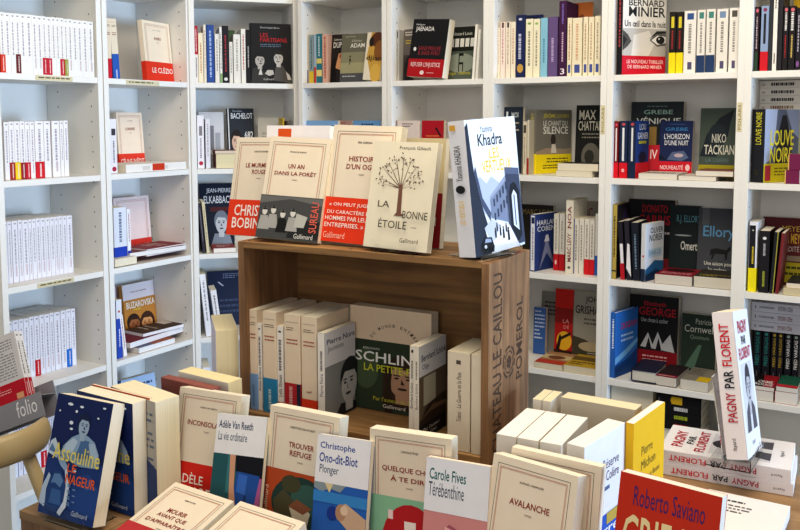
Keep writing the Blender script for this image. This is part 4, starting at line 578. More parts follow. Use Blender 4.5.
book('paperback_book','cream spine with small blue foot label, twelfth spine from left, top shelf of sixth bay',(-.9186,2.6846,1.744),(0,0,1.5708),.108,.184,.0321,'efe6cc',[('r','S','4c5a9c',.25,.06,.8,.2),('u','S','d8b090',.38,.28,.62,.9)],group='upright books on the top shelf of sixth bay',seed=149)
book('paperback_book','cream spine with small blue foot label, thirteenth spine from left, top shelf of sixth bay',(-.8996,2.6846,1.744),(0,0,1.5708),.112,.1855,.0154,'efe6cc',[('r','S','4c5a9c',.25,.06,.8,.2),('u','S','b89a80',.38,.28,.62,.9)],group='upright books on the top shelf of sixth bay',seed=150)
book('paperback_book','cream spine with small blue foot label, fourteenth spine from left, top shelf of sixth bay',(-.88,2.6846,1.744),(0,0,1.5708),.108,.1844,.0172,'efe6cc',[('r','S','4c5a9c',.25,.06,.8,.2),('u','S','c0a080',.38,.28,.62,.9)],group='upright books on the top shelf of sixth bay',seed=151)
book('paperback_book','cream spine with small blue foot label, fifteenth spine from left, top shelf of sixth bay',(-.8593,2.6846,1.744),(0,0,1.5708),.112,.1863,.0177,'efe6cc',[('r','S','4c5a9c',.25,.06,.8,.2),('u','S','a8a094',.38,.28,.62,.9)],group='upright books on the top shelf of sixth bay',seed=152)
book('paperback_book','navy cover standing behind cream spines, top shelf of sixth bay',(-1.1795,2.8096,1.7444),(-.0175,0,0),.08,.2179,.01,'2b3568',[('e','F','c8a050',.5,.5,.3,.1)],group='face-out books on the top shelf of sixth bay',seed=153)
book('paperback_book','orange brown tall cover behind cream spines, top shelf of sixth bay',(-1.017,2.8096,1.7444),(-.0175,0,0),.09,.2484,.01,'c8763c',[('p','F','8a4a30',[(0,.7),(.6,.85),(1,.7),(1,0),(0,0)])],group='face-out books on the top shelf of sixth bay',seed=154)
book('paperback_book','dark navy novel with pale title behind, second shelf of sixth bay',(-1.2095,2.7296,1.4252),(-.0524,0,0),.07,.2245,.02,'232c3a',[('T','F','c8ccd0','MOI',.4,.84,.75,.92),('d','F','b8b09a',.35,.62,.8,.78,3),('r','F','d8dce0',.12,.84,.22,.93)],group='face-out books on the second shelf of sixth bay',seed=155)
book('paperback_book','pale spine with dark block, first spine from left, second shelf of sixth bay',(-1.1116,2.7046,1.424),(0,0,1.5708),.05,.1767,.0125,'d8ceb8',[('r','S','4a463e',.15,.78,.85,.93),('u','S','8a8272',.38,.2,.62,.7)],group='upright books on the second shelf of sixth bay',seed=156)
book('paperback_book','thin spine with red foot, second spine from left, second shelf of sixth bay',(-1.1031,2.7046,1.424),(0,0,1.5708),.05,.1816,.0067,'d6cdb8',[('r','S','a02c2c',0,0,1,.3)],group='upright books on the second shelf of sixth bay',seed=157)
book('paperback_book','grey novel LE CHANT DU SILENCE with yellow band, second shelf of sixth bay',(-1.0962,2.7484,1.4242),(0,0,1.117),.165,.2152,.033,'78766e',[('T','F','d8cc4a','JÉRÔME LOUBRY',.2,.86,.93,.95),('T','F','e8e8e2','LE CHANT DU',.2,.75,.88,.83),('T','F','f0f0ea','SILENCE',.2,.62,.9,.74),('p','F','a2907c',[(0,.34),(.3,.4),(.8,.38),(1,.4),(1,.3),(0,.3)]),('e','F','3a3230',.48,.53,.07,.09),('p','F','d8d2c8',[(.42,.32),(.44,.46),(.54,.46),(.58,.32)]),('d','f','5a5030',.3,.5,.9,.8,2),('d','f','4a4420',.2,.2,.6,.45,2),('v','S','d8cc4a','LOUBRY',.3,.65,.65,.95),('V','S','f0f0ea','SILENCE',.3,.36,.7,.6)],band=('f2dc1e',0,.31),group='face-out books on the second shelf of sixth bay',seed=158)
book('paperback_book','black novel with large grey capitals, partly cut, second shelf of sixth bay',(-.9836,2.8146,1.4259),(-.0698,0,0),.0918,.229,.025,'191a1b',[('T','F','c8c4b4','MAX',.12,.79,.75,.93),('T','F','c0bcac','CHATTAM',.1,.63,1,.77),('d','F','8a8678',.25,.5,.9,.6,2),('e','F','6a675e',.6,.25,.35,.2),('e','F','34332f',.55,.25,.18,.1)],group='face-out books on the second shelf of sixth bay',seed=159)
book('paperback_book','cream flat book, lower of two, second shelf of sixth bay',(-.9911,2.6626,1.4425),(-1.5708,0,0),.12,.1,.0182,'d9cfb0',[],page='eae2cc',group='flat-lying books on the second shelf of sixth bay',seed=160)
book('paperback_book','dark covered flat book, upper of two, second shelf of sixth bay',(-.9878,2.6666,1.4665),(-1.5708,0,0),.1345,.098,.024,'2a2a28',[],page='ece4cf',group='flat-lying books on the second shelf of sixth bay',seed=161)
book('paperback_book','black book with gold capitals behind front row, third shelf of sixth bay',(-1.1907,2.8446,1.1052),(-.0524,0,0),.1201,.2035,.02,'2c2924',[('t','F','a8905a','MARC LEVY',.05,.82,.95,.92)],group='face-out books on the third shelf of sixth bay',seed=162)
book('paperback_book','blue thriller with pale tower figure, first spine from left, third shelf of sixth bay',(-1.0658,2.6746,1.104),(0,0,1.3265),.125,.19,.0208,'2a3d78',[('T','F','e6eaf4','HARLAN',.08,.8,.95,.89),('T','F','e6eaf4','COBEN',.1,.69,.9,.78),('p','F','8c94b8',[(.2,.02),(.46,.45),(.46,.6),(.62,.6),(.62,.45),(.95,.02),(.54,.3)]),('p','F','dfe0e8',[(.42,.5),(.5,.62),(.6,.62),(.66,.5)]),('r','S','e8eaf4',.2,.02,.95,.98),('r','S','24305c',.3,.84,.9,.95),('u','S','7c84a4',.5,.2,.7,.78)],group='upright books on the third shelf of sixth bay',seed=163)
book('paperback_book','white spine with red foot, first of pair, second from left, third shelf, sixth bay',(-1.0059,2.7346,1.104),(0,0,1.5708),.1,.1897,.0172,'dcd9d2',[('u','S','9a968e',.38,.35,.62,.9),('e','s','f0d0d0',.5,.5,.2,.15)],band=('b81824',0,.29),group='upright books on the third shelf of sixth bay',seed=164)
book('paperback_book','white spine with red foot, second of pair, third from left, third shelf, sixth bay',(-.9849,2.7346,1.104),(0,0,1.5708),.1,.1907,.0184,'dcd9d2',[('u','S','9a968e',.38,.35,.62,.9)],band=('b81824',0,.29),group='upright books on the third shelf of sixth bay',seed=165)
book('paperback_book','white spine with large dark red capitals, fourth spine from left, third shelf of sixth bay',(-.9432,2.6996,1.104),(0,0,1.5708),.14,.24,.0255,'e3ded2',[('V','S','7c1a28','MARC LEVY',.25,.16,.75,.55),('V','S','7c1a28','NOA',.25,.62,.75,.92),('e','S','6a6a6a',.5,.08,.2,.02)],group='upright books on the third shelf of sixth bay',seed=166)
book('paperback_book','grey beige cover with red capitals behind, third shelf of sixth bay',(-.9977,2.8546,1.1047),(-.0349,0,0),.0887,.2247,.015,'a39c90',[('T','F','7c1a28','MARC',.1,.76,.75,.9)],group='face-out books on the third shelf of sixth bay',seed=167)
book('paperback_book','white spine with thin blue line, fifth spine from left, third shelf of sixth bay',(-.9261,2.7046,1.104),(0,0,1.5708),.108,.1803,.0166,'dfdcd4',[('r','S','3a5aa0',.05,0,.2,1),('u','S','8a867e',.38,.25,.62,.9)],group='upright books on the third shelf of sixth bay',seed=168)
book('paperback_book','white spine, plain, beside the red feet, sixth spine from left, third shelf of sixth bay',(-.9086,2.7046,1.104),(0,0,1.5708),.108,.1813,.0158,'dfdcd4',[('u','S','8a867e',.38,.25,.62,.9)],group='upright books on the third shelf of sixth bay',seed=169)
book('paperback_book','white spine with bright red foot, seventh spine from left, third shelf of sixth bay',(-.8904,2.7046,1.104),(0,0,1.5708),.108,.1806,.0164,'dfdcd4',[('u','S','8a867e',.38,.32,.62,.92)],band=('d0202a',0,.28),group='upright books on the third shelf of sixth bay',seed=170)
book('paperback_book','white spine with bright red foot, right one, eighth from left, third shelf, sixth bay',(-.8731,2.7046,1.104),(0,0,1.5708),.108,.18,.0156,'dfdcd4',[('u','S','8a867e',.38,.32,.62,.92)],band=('d0202a',0,.28),group='upright books on the third shelf of sixth bay',seed=171)
book('paperback_book','thin white spine with blue foot, ninth spine from left, third shelf of sixth bay',(-.862,2.7046,1.104),(0,0,1.5708),.14,.2002,.0092,'d8d6d0',[],band=('2a62b0',0,.32),group='upright books on the third shelf of sixth bay',seed=172)
book('paperback_book','grey cover with circular black lettering, fourth shelf of sixth bay',(-1.1148,2.8546,.7856),(-.0698,0,0),.14,.2163,.02,'8c8a84',[('d','F','2a2a2a',.1,.6,.6,.85,4),('d','F','2a2a2a',.45,.35,.95,.6,4)],group='face-out books on the fourth shelf of sixth bay',seed=173)
book('paperback_book','blue narrow book with white flecks, fourth shelf of sixth bay',(-1.1291,2.8246,.7852),(-.0524,0,0),.045,.1638,.02,'3c64a8',[('d','F','c8d4ea',.1,.3,.9,.95,8)],group='face-out books on the fourth shelf of sixth bay',seed=174)
book('paperback_book','red novel with yellow sun and dark crane, fourth shelf of sixth bay',(-1.0513,2.8246,.7859),(-.0698,0,0),.0654,.2361,.025,'b81c1c',[('r','F','8c1814',0,.5,1,1),('r','F','c82018',0,.72,1,1),('e','F','e8b428',.55,.24,.42,.14),('p','F','2a1810',[(.1,.1),(.3,.34),(.4,.3),(.9,.38),(.92,.34),(.4,.25),(.3,.1)]),('t','F','e8a8a0','LA',.45,.5,.8,.56),('t','F','e8a8a0','DÉ',.5,.42,.8,.48),('r','F','3a2018',0,0,1,.1)],group='face-out books on the fourth shelf of sixth bay',seed=175)
book('paperback_book','grey thriller with carved capitals, partly cut, fourth shelf of sixth bay',(-.9839,2.8226,.7859),(-.0698,0,0),.1082,.2364,.025,'a09c90',[('T','F','2f2b28','JOHN',.38,.82,.95,.93),('T','F','2f2b28','GRISHAM',.06,.67,.99,.79),('d','F','5a564e',.35,.5,.95,.62,2),('p','F','4a4434',[(0,0),(0,.34),(.4,.3),(.7,.24),(1,.3),(1,0)]),('e','F','b8a888',.6,.2,.4,.07),('d','F','c8c0a8',.5,.06,.95,.12,2)],group='face-out books on the fourth shelf of sixth bay',seed=176)
book('paperback_book','red and beige flat paperback, left one, fourth shelf of sixth bay',(-1.0598,2.6646,.8035),(-1.5708,0,0),.0996,.15,.0192,'a8805c',[('r','F','b8402c',0,0,1,.3),('r','F','c8b48a',0,.4,1,.75),('e','F','7a4a34',.5,.55,.3,.15)],page='d8cfb8',group='flat-lying books on the fourth shelf of sixth bay',seed=177)
book('paperback_book','gold flat paperback, right one, fourth shelf of sixth bay',(-.9572,2.6646,.8074),(-1.5708,0,0),.11,.15,.0231,'b8962c',[('r','F','6a5428',0,.5,1,.8),('d','F','4a3c20',.1,.1,.9,.4,2)],page='dbd2ba',group='flat-lying books on the fourth shelf of sixth bay',seed=178)
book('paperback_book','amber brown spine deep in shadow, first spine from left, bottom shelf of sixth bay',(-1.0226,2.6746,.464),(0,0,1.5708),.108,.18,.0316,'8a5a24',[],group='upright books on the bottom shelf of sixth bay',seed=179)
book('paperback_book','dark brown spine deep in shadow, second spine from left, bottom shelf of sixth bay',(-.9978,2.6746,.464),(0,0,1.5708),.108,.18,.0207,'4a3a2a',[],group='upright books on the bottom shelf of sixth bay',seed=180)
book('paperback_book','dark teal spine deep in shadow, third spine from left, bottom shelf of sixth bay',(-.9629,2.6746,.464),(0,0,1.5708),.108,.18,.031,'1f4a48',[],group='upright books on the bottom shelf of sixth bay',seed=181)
book('paperback_book','white thriller with big eye and red band, top shelf of seventh bay',(-.7826,2.6666,1.7442),(0,0,.8727),.158,.2461,.03,'eceae6',[('T','F','2a2a2c','BERNARD',.13,.86,.95,.94),('T','F','2a2a2c','MINIER',.13,.73,.98,.85),('T','F','3a3a3c','Un œil dans la nuit',.04,.6,.99,.68),('p','F','c4c2bf',[(0,.24),(0,.58),(1,.58),(1,.24)]),('p','F','e4e2df',[(.2,.24),(.25,.5),(.6,.56),(.75,.4),(.6,.24)]),('p','F','55534f',[(0,.3),(0,.56),(.12,.5),(.2,.42),(.12,.36)]),('p','F','2c2b2a',[(0,.34),(0,.5),(.1,.44)]),('p','F','6a6865',[(.62,.44),(.78,.53),(1,.52),(1,.38),(.8,.36)]),('p','F','f0eeec',[(.66,.44),(.8,.5),(1,.49),(1,.41),(.8,.385)]),('e','F','2a2928',.87,.445,.1,.05),('e','F','d8d6d4',.84,.46,.02,.012),('p','F','33312f',[(.6,.45),(.78,.555),(1,.56),(1,.53),(.78,.52)]),('T','f','f6dce0','LE NOUVEAU THRILLER',.1,.6,.95,.8),('T','f','f6dce0','DE BERNARD MINIER',.12,.34,.92,.52),('r','S','232226',0,0,1,1),('u','S','b84a54',.35,.35,.65,.95)],band=('d01a34',0,.24),group='face-out books on the top shelf of seventh bay',seed=182)
book('paperback_book','black spine, yellow foot, left of pair, first spine from left, top shelf of seventh bay',(-.6265,2.6846,1.744),(0,0,1.5708),.108,.1845,.0192,'231d1c',[('r','S','d8c83a',.3,.74,.75,.92),('u','S','a83434',.38,.4,.62,.7)],band=('f2dc1c',0,.34),group='upright books on the top shelf of seventh bay',seed=183)
book('paperback_book','black spine, yellow foot, right of pair, second spine from left, top shelf of seventh bay',(-.6047,2.6846,1.744),(0,0,1.5708),.108,.1832,.0196,'231d1c',[('r','S','d8c83a',.3,.74,.75,.92),('u','S','a83434',.38,.4,.62,.7)],band=('f2dc1c',0,.34),group='upright books on the top shelf of seventh bay',seed=184)
book('paperback_book','wide white spine with blue stamp, third spine from left, top shelf of seventh bay',(-.5674,2.6846,1.744),(0,0,1.5708),.108,.1843,.0346,'eceae6',[('r','S','3a5a94',.25,.86,.8,.96),('r','S','5a5478',.35,.06,.7,.18),('u','S','9a9692',.38,.32,.62,.8)],group='upright books on the top shelf of seventh bay',seed=185)
book('paperback_book','white spine with navy foot, left, fourth spine from left, top shelf of seventh bay',(-.5409,2.6846,1.744),(0,0,1.5708),.14,.1853,.0232,'eceae6',[('r','S','4a8a84',.25,.86,.8,.96),('r','S','28406c',0,0,1,.28),('u','S','9a9692',.38,.32,.62,.8)],group='upright books on the top shelf of seventh bay',seed=186)
book('paperback_book','white spine with navy foot, right, fifth spine from left, top shelf of seventh bay',(-.5125,2.6846,1.744),(0,0,1.5708),.14,.1856,.0252,'eceae6',[('r','S','4a8a84',.25,.86,.8,.96),('r','S','28406c',0,0,1,.28),('u','S','9a9692',.38,.32,.62,.8)],group='upright books on the top shelf of seventh bay',seed=187)
book('paperback_book','wide white spine with pale stamp, sixth spine from left, top shelf of seventh bay',(-.477,2.6846,1.744),(0,0,1.5708),.108,.1844,.0311,'eceae6',[('r','S','7a94b8',.25,.86,.8,.96),('r','S','5a5478',.35,.06,.7,.18),('u','S','9a9692',.38,.32,.62,.8)],group='upright books on the top shelf of seventh bay',seed=188)
book('paperback_book','white spine with dark stamp, seventh spine from left, top shelf of seventh bay',(-.4465,2.6846,1.744),(0,0,1.5708),.14,.1852,.0263,'eceae6',[('r','S','5a5650',.25,.86,.8,.96),('r','S','5a5478',.35,.06,.7,.18),('u','S','9a9692',.38,.32,.62,.8)],group='upright books on the top shelf of seventh bay',seed=189)
book('paperback_book','dark red spine with red foot, first spine from left, second shelf of seventh bay',(-.7924,2.6746,1.424),(0,0,1.5708),.108,.1766,.0131,'7c1a24',[('e','S','d0505a',.5,.94,.28,.025),('r','S','e8e6e2',.35,.3,.65,.88)],band=('d81a2a',0,.27),group='upright books on the second shelf of seventh bay',seed=190)
book('paperback_book','navy spine with red foot, first, second spine from left, second shelf of seventh bay',(-.7641,2.6746,1.424),(0,0,1.5708),.108,.1782,.0242,'1f2d4c',[('e','S','c0505a',.5,.94,.24,.025),('r','S','e4e6ea',.35,.3,.62,.88),('e','s','f0b8b8',.5,.5,.2,.12)],band=('d81a2a',0,.27),group='upright books on the second shelf of seventh bay',seed=191)
book('paperback_book','blue thriller with white title and red foot, third from left, second shelf, seventh bay',(-.7366,2.6746,1.424),(0,0,1.4661),.108,.1782,.0246,'1d3f84',[('T','F','dde6f2','LOU',.25,.84,.75,.95),('T','F','dde6f2','GARNIER',.12,.68,.92,.8),('r','F','b8b83a',.2,.6,.8,.65),('e','F','13203c',.5,.36,.3,.1),('r','S','1f2d4c',0,0,1,1),('e','S','c0505a',.5,.94,.22,.025),('r','S','e4e6ea',.38,.3,.62,.88)],band=('d81a2a',0,.27),group='upright books on the second shelf of seventh bay',seed=192)
book('paperback_book','dark slate thriller with pale green title behind, second shelf of seventh bay',(-.8045,2.8496,1.4258),(-.0524,0,0),.1686,.2388,.03,'2b3338',[('d','F','6a8488',.3,.92,.7,.95,1),('T','F','9cc0b4','GREBE',.24,.83,.8,.89),('T','F','e4e8e4','VÉNIQUE',.1,.68,.95,.8),('r','F','a88a4c',.36,.3,.5,.66)],group='face-out books on the second shelf of seventh bay',seed=193)
book('paperback_book','small bright red book between thrillers, second shelf of seventh bay',(-.7359,2.8096,1.425),(-.0698,0,0),.0386,.1,.012,'c02434',[('T','F','f4e4e4','IV',.2,.55,.8,.85),('r','F','8a1a28',0,0,1,.2)],group='face-out books on the second shelf of seventh bay',seed=194)
book('paperback_book','dark blue novel with red NOUVEAUTÉ band, second shelf of seventh bay',(-.7001,2.8096,1.4257),(-.0698,0,0),.1034,.1771,.022,'1c2a58',[('d','F','3a6aa8',.3,.92,.75,.95,1),('T','F','3f86c4','GREBE',.17,.82,.85,.88),('T','F','e6eaf0',"L'HORIZON",.14,.67,.9,.77),('T','F','e6eaf0',"D'UNE NUIT",.16,.56,.88,.65),('p','F','5a6a90',[(.25,.3),(.4,.44),(.75,.46),(.9,.34),(.7,.28)]),('e','F','c0b0bc',.6,.38,.14,.035),('p','F','101830',[(0,.3),(0,.4),(.25,.3)]),('T','f','f4e0e2','NOUVEAUTÉ',.05,.45,.75,.8),('e','f','f0c8cc',.88,.6,.07,.22)],band=('cc1a30',0,.27),group='face-out books on the second shelf of seventh bay',seed=195)
book('paperback_book','grey green thriller with black bird, second shelf of seventh bay',(-.5779,2.8196,1.4261),(-.0873,0,0),.1066,.2164,.022,'4a574f',[('p','F','1d2730',[(.02,.3),(.2,.62),(.55,.86),(.95,.98),(.85,.8),(.8,.6),(.6,.45),(.5,.3)]),('e','F','243038',.5,.6,.26,.18),('T','F','d4d4c8','NIKO',.35,.5,.75,.63),('T','F','dcdcd0','TACKIAN',.14,.33,.99,.47),('t','F','6a8488','LA LISIÈRE',.2,.22,.85,.29),('d','f','5a5418',.05,.3,.7,.7,2)],band=('a89c20',0,.18),group='face-out books on the second shelf of seventh bay',seed=196)
book('paperback_book','cream flat paperback, leftmost of three, second shelf of seventh bay',(-.7233,2.6626,1.4417),(-1.5708,0,0),.1165,.14,.0174,'dcd6cc',[('d','F','5a5650',.1,.1,.9,.5,4)],page='e8e2d6',group='flat-lying books on the second shelf of seventh bay',seed=197)
book('paperback_book','cream flat paperback under curling one, second shelf of seventh bay',(-.6023,2.6626,1.4373),(-1.5708,0,0),.1085,.14,.013,'d8d2c8',[],page='e8e2d6',group='flat-lying books on the second shelf of seventh bay',seed=198)
book('paperback_book','brown flat paperback lying across another, second shelf of seventh bay',(-.5537,2.6666,1.4543),(-1.5708,0,0),.1067,.14,.016,'8a5a4a',[],page='ece6da',group='flat-lying books on the second shelf of seventh bay',seed=199)
book('hardback_book','mustard yellow hardback spine, dark title, first spine from left, third shelf of seventh bay',(-.7916,2.6746,1.104),(0,0,1.5708),.13,.235,.0139,'b39c4c',[('u','S','4a3a20',.35,.3,.65,.85),('r','S','3a3430',0,.1,1,.12),('r','F','1c1822',.02,0,1,1),('p','F','3a2c5a',[(.3,.6),(.6,.95),(1,.8),(1,.4)])],hard=1,group='upright books on the third shelf of seventh bay',seed=200)
book('paperback_book','dark leaning spine with red foot, second spine from left, third shelf of seventh bay',(-.7625,2.6746,1.1049),(-.0698,0,1.5708),.108,.1829,.0136,'26222c',[('r','S','e8e6ea',.2,.12,.9,.62),('r','S','b41c2c',0,0,1,.28)],group='upright books on the third shelf of seventh bay',seed=201)
book('paperback_book','dark leaning spine with white splashes, third spine from left, third shelf of seventh bay',(-.7423,2.6746,1.105),(-.0698,0,1.5708),.14,.1872,.0141,'2c2834',[('p','S','e8e6ea',[(0,.2),(.5,.62),(1,.6),(1,.05)])],group='upright books on the third shelf of seventh bay',seed=202)
book('paperback_book','black leaning spine, fourth spine from left, third shelf of seventh bay',(-.7156,2.6746,1.1051),(-.0524,0,1.5708),.108,.1822,.0215,'1d2430',[('u','S','7a90a8',.38,.2,.62,.8)],group='upright books on the third shelf of seventh bay',seed=203)
book('paperback_book','large black novel with red capitals behind, third shelf of seventh bay',(-.8056,2.8446,1.1058),(-.0524,0,0),.1513,.2388,.03,'1b1a1e',[('T','F','b81c2c','DONATO',.3,.82,.85,.93),('T','F','b81c2c','CARRISI',.22,.66,.95,.79),('d','F','b8b0b0',.6,.5,.95,.58,1),('r','F','7a1a24',.1,0,1,.2)],group='face-out books on the third shelf of seventh bay',seed=204)
book('paperback_book','white and blue thriller with dark title, fifth spine from left, third shelf of seventh bay',(-.6984,2.6696,1.104),(0,0,1.3265),.115,.1808,.0145,'dfe6ee',[('T','F','2a3648','OLIVER',.25,.82,.95,.92),('T','F','2a3648','NOREK',.2,.68,.95,.8),('r','F','bcd4e4',.15,.4,.9,.55),('T','F','6a9cb8','DANS LES',.2,.44,.85,.52),('p','F','2c6ca0',[(0,0),(0,.2),(.5,.34),(1,.3),(1,0)]),('p','F','1a3a64',[(0,0),(0,.1),(.6,.18),(1,.1),(1,0)]),('r','S','d8dce4',0,0,1,1),('e','S','c03040',.5,.44,.2,.02),('r','S','22304c',0,0,1,.22)],group='upright books on the third shelf of seventh bay',seed=205)
book('paperback_book','black green novel titled OMERTA, third shelf of seventh bay',(-.6682,2.8396,1.1059),(-.0698,0,0),.0962,.2252,.025,'1e2a2c',[('t','F','6aa8b8','R.J. ELLORY',.22,.73,1,.86),('e','F','a8b8b8',.45,.57,.28,.012),('T','F','e2e2de','Omerta',.38,.36,1,.49)],group='face-out books on the third shelf of seventh bay',seed=206)
book('paperback_book','grey thriller with black wolf silhouette, third shelf of seventh bay',(-.5734,2.8096,1.1059),(-.0873,0,0),.113,.2235,.02,'484b52',[('T','F','6aa4cc','Ellory',.14,.55,.98,.75),('p','F','1c1d20',[(.35,.32),(.36,.42),(.5,.44),(.78,.42),(.88,.48),(.9,.43),(.82,.38),(.8,.28),(.76,.28),(.74,.36),(.48,.36),(.42,.28),(.38,.28),(.42,.36)]),('T','F','d8d6d0','Une saison pour',.2,.18,.97,.25),('T','F','d8d6d0','les ombres',.32,.1,.8,.17),('r','F','2c2d30',0,0,1,.1),('r','F','5f6268',.1,.76,.3,1)],group='face-out books on the third shelf of seventh bay',seed=207)
book('paperback_book','dark red flat thriller, left of two, third shelf of seventh bay',(-.6668,2.6626,1.1335),(-1.5708,0,0),.1123,.14,.0292,'8c1c2c',[('d','F','e0a8a8',.1,.15,.9,.4,2),('e','F','3a1218',.5,.7,.4,.2)],page='d9d2c6',group='flat-lying books on the third shelf of seventh bay',seed=208)
book('paperback_book','dark flat thriller with yellow title, third shelf of seventh bay',(-.55,2.6626,1.1374),(-1.5708,0,0),.1075,.14,.0331,'37322a',[('d','F','b8a440',.1,.1,.9,.35,2)],page='d9d2c2',group='flat-lying books on the third shelf of seventh bay',seed=209)
book('hardback_book','bright blue novel with red title and waves, first from left, fourth shelf, seventh bay',(-.789,2.6746,.784),(0,0,1.3265),.14,.21,.0171,'2f74c8',[('T','F','c42c3c','DUGAIN',.25,.72,.95,.82),('d','F','b8d4f0',.25,.5,.8,.65,2),('p','F','7cb8ec',[(0,.2),(.5,.3),(1,.45),(1,.52),(.5,.4),(0,.3)]),('p','F','174a90',[(0,0),(0,.18),(.6,.24),(1,.36),(1,0)]),('r','S','2a64b0',0,0,1,1),('u','S','e4ecf6',.35,.45,.65,.9)],hard=1,group='upright books on the fourth shelf of seventh bay',seed=210)
book('paperback_book','black thriller with red capitals and red foot, fourth shelf of seventh bay',(-.7905,2.8246,.786),(-.0524,0,0),.1603,.2439,.035,'1a191b',[('T','F','b8202c','Elizabeth',.3,.86,.75,.92),('T','F','b8202c','GEORGE',.2,.73,.95,.84),('t','F','c8c8c8','Une chose à cacher',.25,.64,.8,.7),('p','F','c4c6c8',[(.25,.3),(.4,.5),(.5,.34),(.6,.52),(.7,.36),(.85,.5),(.95,.26)]),('p','F','1a191b',[(.35,.26),(.42,.44),(.48,.28)]),('p','F','1a191b',[(.56,.26),(.62,.44),(.68,.28)]),('r','F','8c1420',0,0,1,.26),('d','F','e0b0b0',.3,.1,.8,.2,2)],group='face-out books on the fourth shelf of seventh bay',seed=211)
book('paperback_book','dark green thriller with pale serif title, fourth shelf of seventh bay',(-.6191,2.8296,.7863),(-.0698,0,0),.1075,.1957,.03,'2c3c32',[('t','F','c8ccc0','Patricia',.4,.84,.85,.93),('t','F','dcdcd2','Cornwell',.08,.7,.95,.82),('t','F','8aa08c','Quantum',.25,.58,.8,.66),('p','F','5a7a68',[(.1,.1),(.5,.5),(.6,.5),(.4,.1)])],group='face-out books on the fourth shelf of seventh bay',seed=212)
book('hardback_book','dark blue flat hardback with white page edge, fourth shelf of seventh bay',(-.7333,2.6626,.8246),(-1.5708,0,0),.078,.14,.0366,'23243c',[('r','S','23243c',0,0,1,1)],page='dcd8ce',hard=1,group='flat-lying books on the fourth shelf of seventh bay',seed=213)
book('paperback_book','dark red edged flat paperback, middle one, fourth shelf of seventh bay',(-.659,2.6666,.8144),(-1.5708,0,-.0524),.064,.15,.0283,'2b2024',[('r','F','8c1c28',0,0,1,.18),('d','F','d8b0b0',.1,.03,.9,.14,1)],page='dbd5cb',group='flat-lying books on the fourth shelf of seventh bay',seed=214)
book('paperback_book','grey patterned flat paperback with yellow corner, fourth shelf of seventh bay',(-.5824,2.6666,.8153),(-1.5708,0,-.0524),.0826,.15,.031,'8a8478',[('r','F','d8b820',.55,0,1,.35),('d','F','3a3430',.05,.4,.6,.9,5)],page='dedad2',group='flat-lying books on the fourth shelf of seventh bay',seed=215)
book('storage_box','plain white storage box under the black lying spines, bottom shelf of seventh bay',(-.6613,2.6746,.6482),(-1.5708,0,0),.1506,.12,.1839,'c9c8c6',[],hard=1,group='flat-lying books on the bottom shelf of seventh bay',cat='box',seed=216)
book('paperback_book','black spine lying flat, red lettering, lowest, bottom shelf of seventh bay',(-.5191,2.6746,.6748),(-1.5708,0,1.5708),.115,.1362,.026,'17161a',[('r','S','d8d8d8',.3,.93,.6,.95),('u','S','b02030',.3,.3,.75,.6)],group='flat-lying books on the bottom shelf of seventh bay',seed=217)
book('paperback_book','black spine lying flat, lime lettering, bottom shelf of seventh bay',(-.5191,2.6746,.7012),(-1.5708,0,1.5708),.115,.1362,.026,'17161a',[('r','S','d8d8d8',.3,.93,.6,.95),('u','S','b8c83a',.3,.3,.75,.6)],group='flat-lying books on the bottom shelf of seventh bay',seed=218)
book('paperback_book','black spine lying flat, white lettering, bottom shelf of seventh bay',(-.5191,2.6746,.7276),(-1.5708,0,1.5708),.115,.1362,.026,'17161a',[('r','S','a090c8',.3,.93,.6,.95),('u','S','e0e0e4',.3,.3,.75,.6)],group='flat-lying books on the bottom shelf of seventh bay',seed=219)
book('paperback_book','black spine lying flat, yellow label, topmost, bottom shelf of seventh bay',(-.5191,2.6746,.754),(-1.5708,0,1.5708),.115,.1362,.026,'17161a',[('r','S','777777',.3,.93,.6,.95),('u','S','d8b024',.3,.45,.75,.68),('r','S','d8b024',.05,.42,.95,.66)],group='flat-lying books on the bottom shelf of seventh bay',seed=220)
book('storage_box','grey box with black stripe on its lid, bottom shelf of seventh bay',(-.8056,2.6846,.7624),(-1.5708,0,0),.1391,.16,.2981,'9a9894',[('r','F','1c1c1e',.48,0,.6,1)],hard=1,group='flat-lying books on the bottom shelf of seventh bay',cat='box',seed=221)
book('paperback_book','dark spine with pink dot, first spine from left, top shelf of rightmost bay',(-.3893,2.6746,1.744),(0,0,1.5708),.108,.1829,.0124,'2c1c24',[('e','S','d06a7a',.5,.94,.3,.03),('u','S','c8b8c0',.38,.35,.62,.85),('r','S','2a4a34',.2,0,.8,.3)],group='upright books on the top shelf of rightmost bay',seed=222)
book('paperback_book','light blue spine with red foot, second spine from left, top shelf of rightmost bay',(-.3642,2.6746,1.744),(0,0,1.5708),.108,.1843,.0205,'93a8c8',[('e','S','8a3a5a',.5,.94,.25,.03),('r','S','22242c',.35,.42,.65,.88)],band=('d01c2c',0,.3),group='upright books on the top shelf of rightmost bay',seed=223)
book('paperback_book','dark grey tall spine, third spine from left, top shelf of rightmost bay',(-.3535,2.6746,1.744),(0,0,1.5708),.14,.25,.0097,'33353c',[],group='upright books on the top shelf of rightmost bay',seed=224)
book('paperback_book','white tall spine, slim, fourth spine from left, top shelf of rightmost bay',(-.3409,2.6746,1.744),(0,0,1.5708),.14,.25,.0113,'f0eee8',[('u','S','3a3a3c',.38,.7,.62,.98),('u','S','3a3a3c',.38,.08,.62,.2)],group='upright books on the top shelf of rightmost bay',seed=225)
book('paperback_book','dark violet tall spine, fifth spine from left, top shelf of rightmost bay',(-.3271,2.6746,1.744),(0,0,1.5708),.14,.25,.0117,'2c2a30',[],group='upright books on the top shelf of rightmost bay',seed=226)
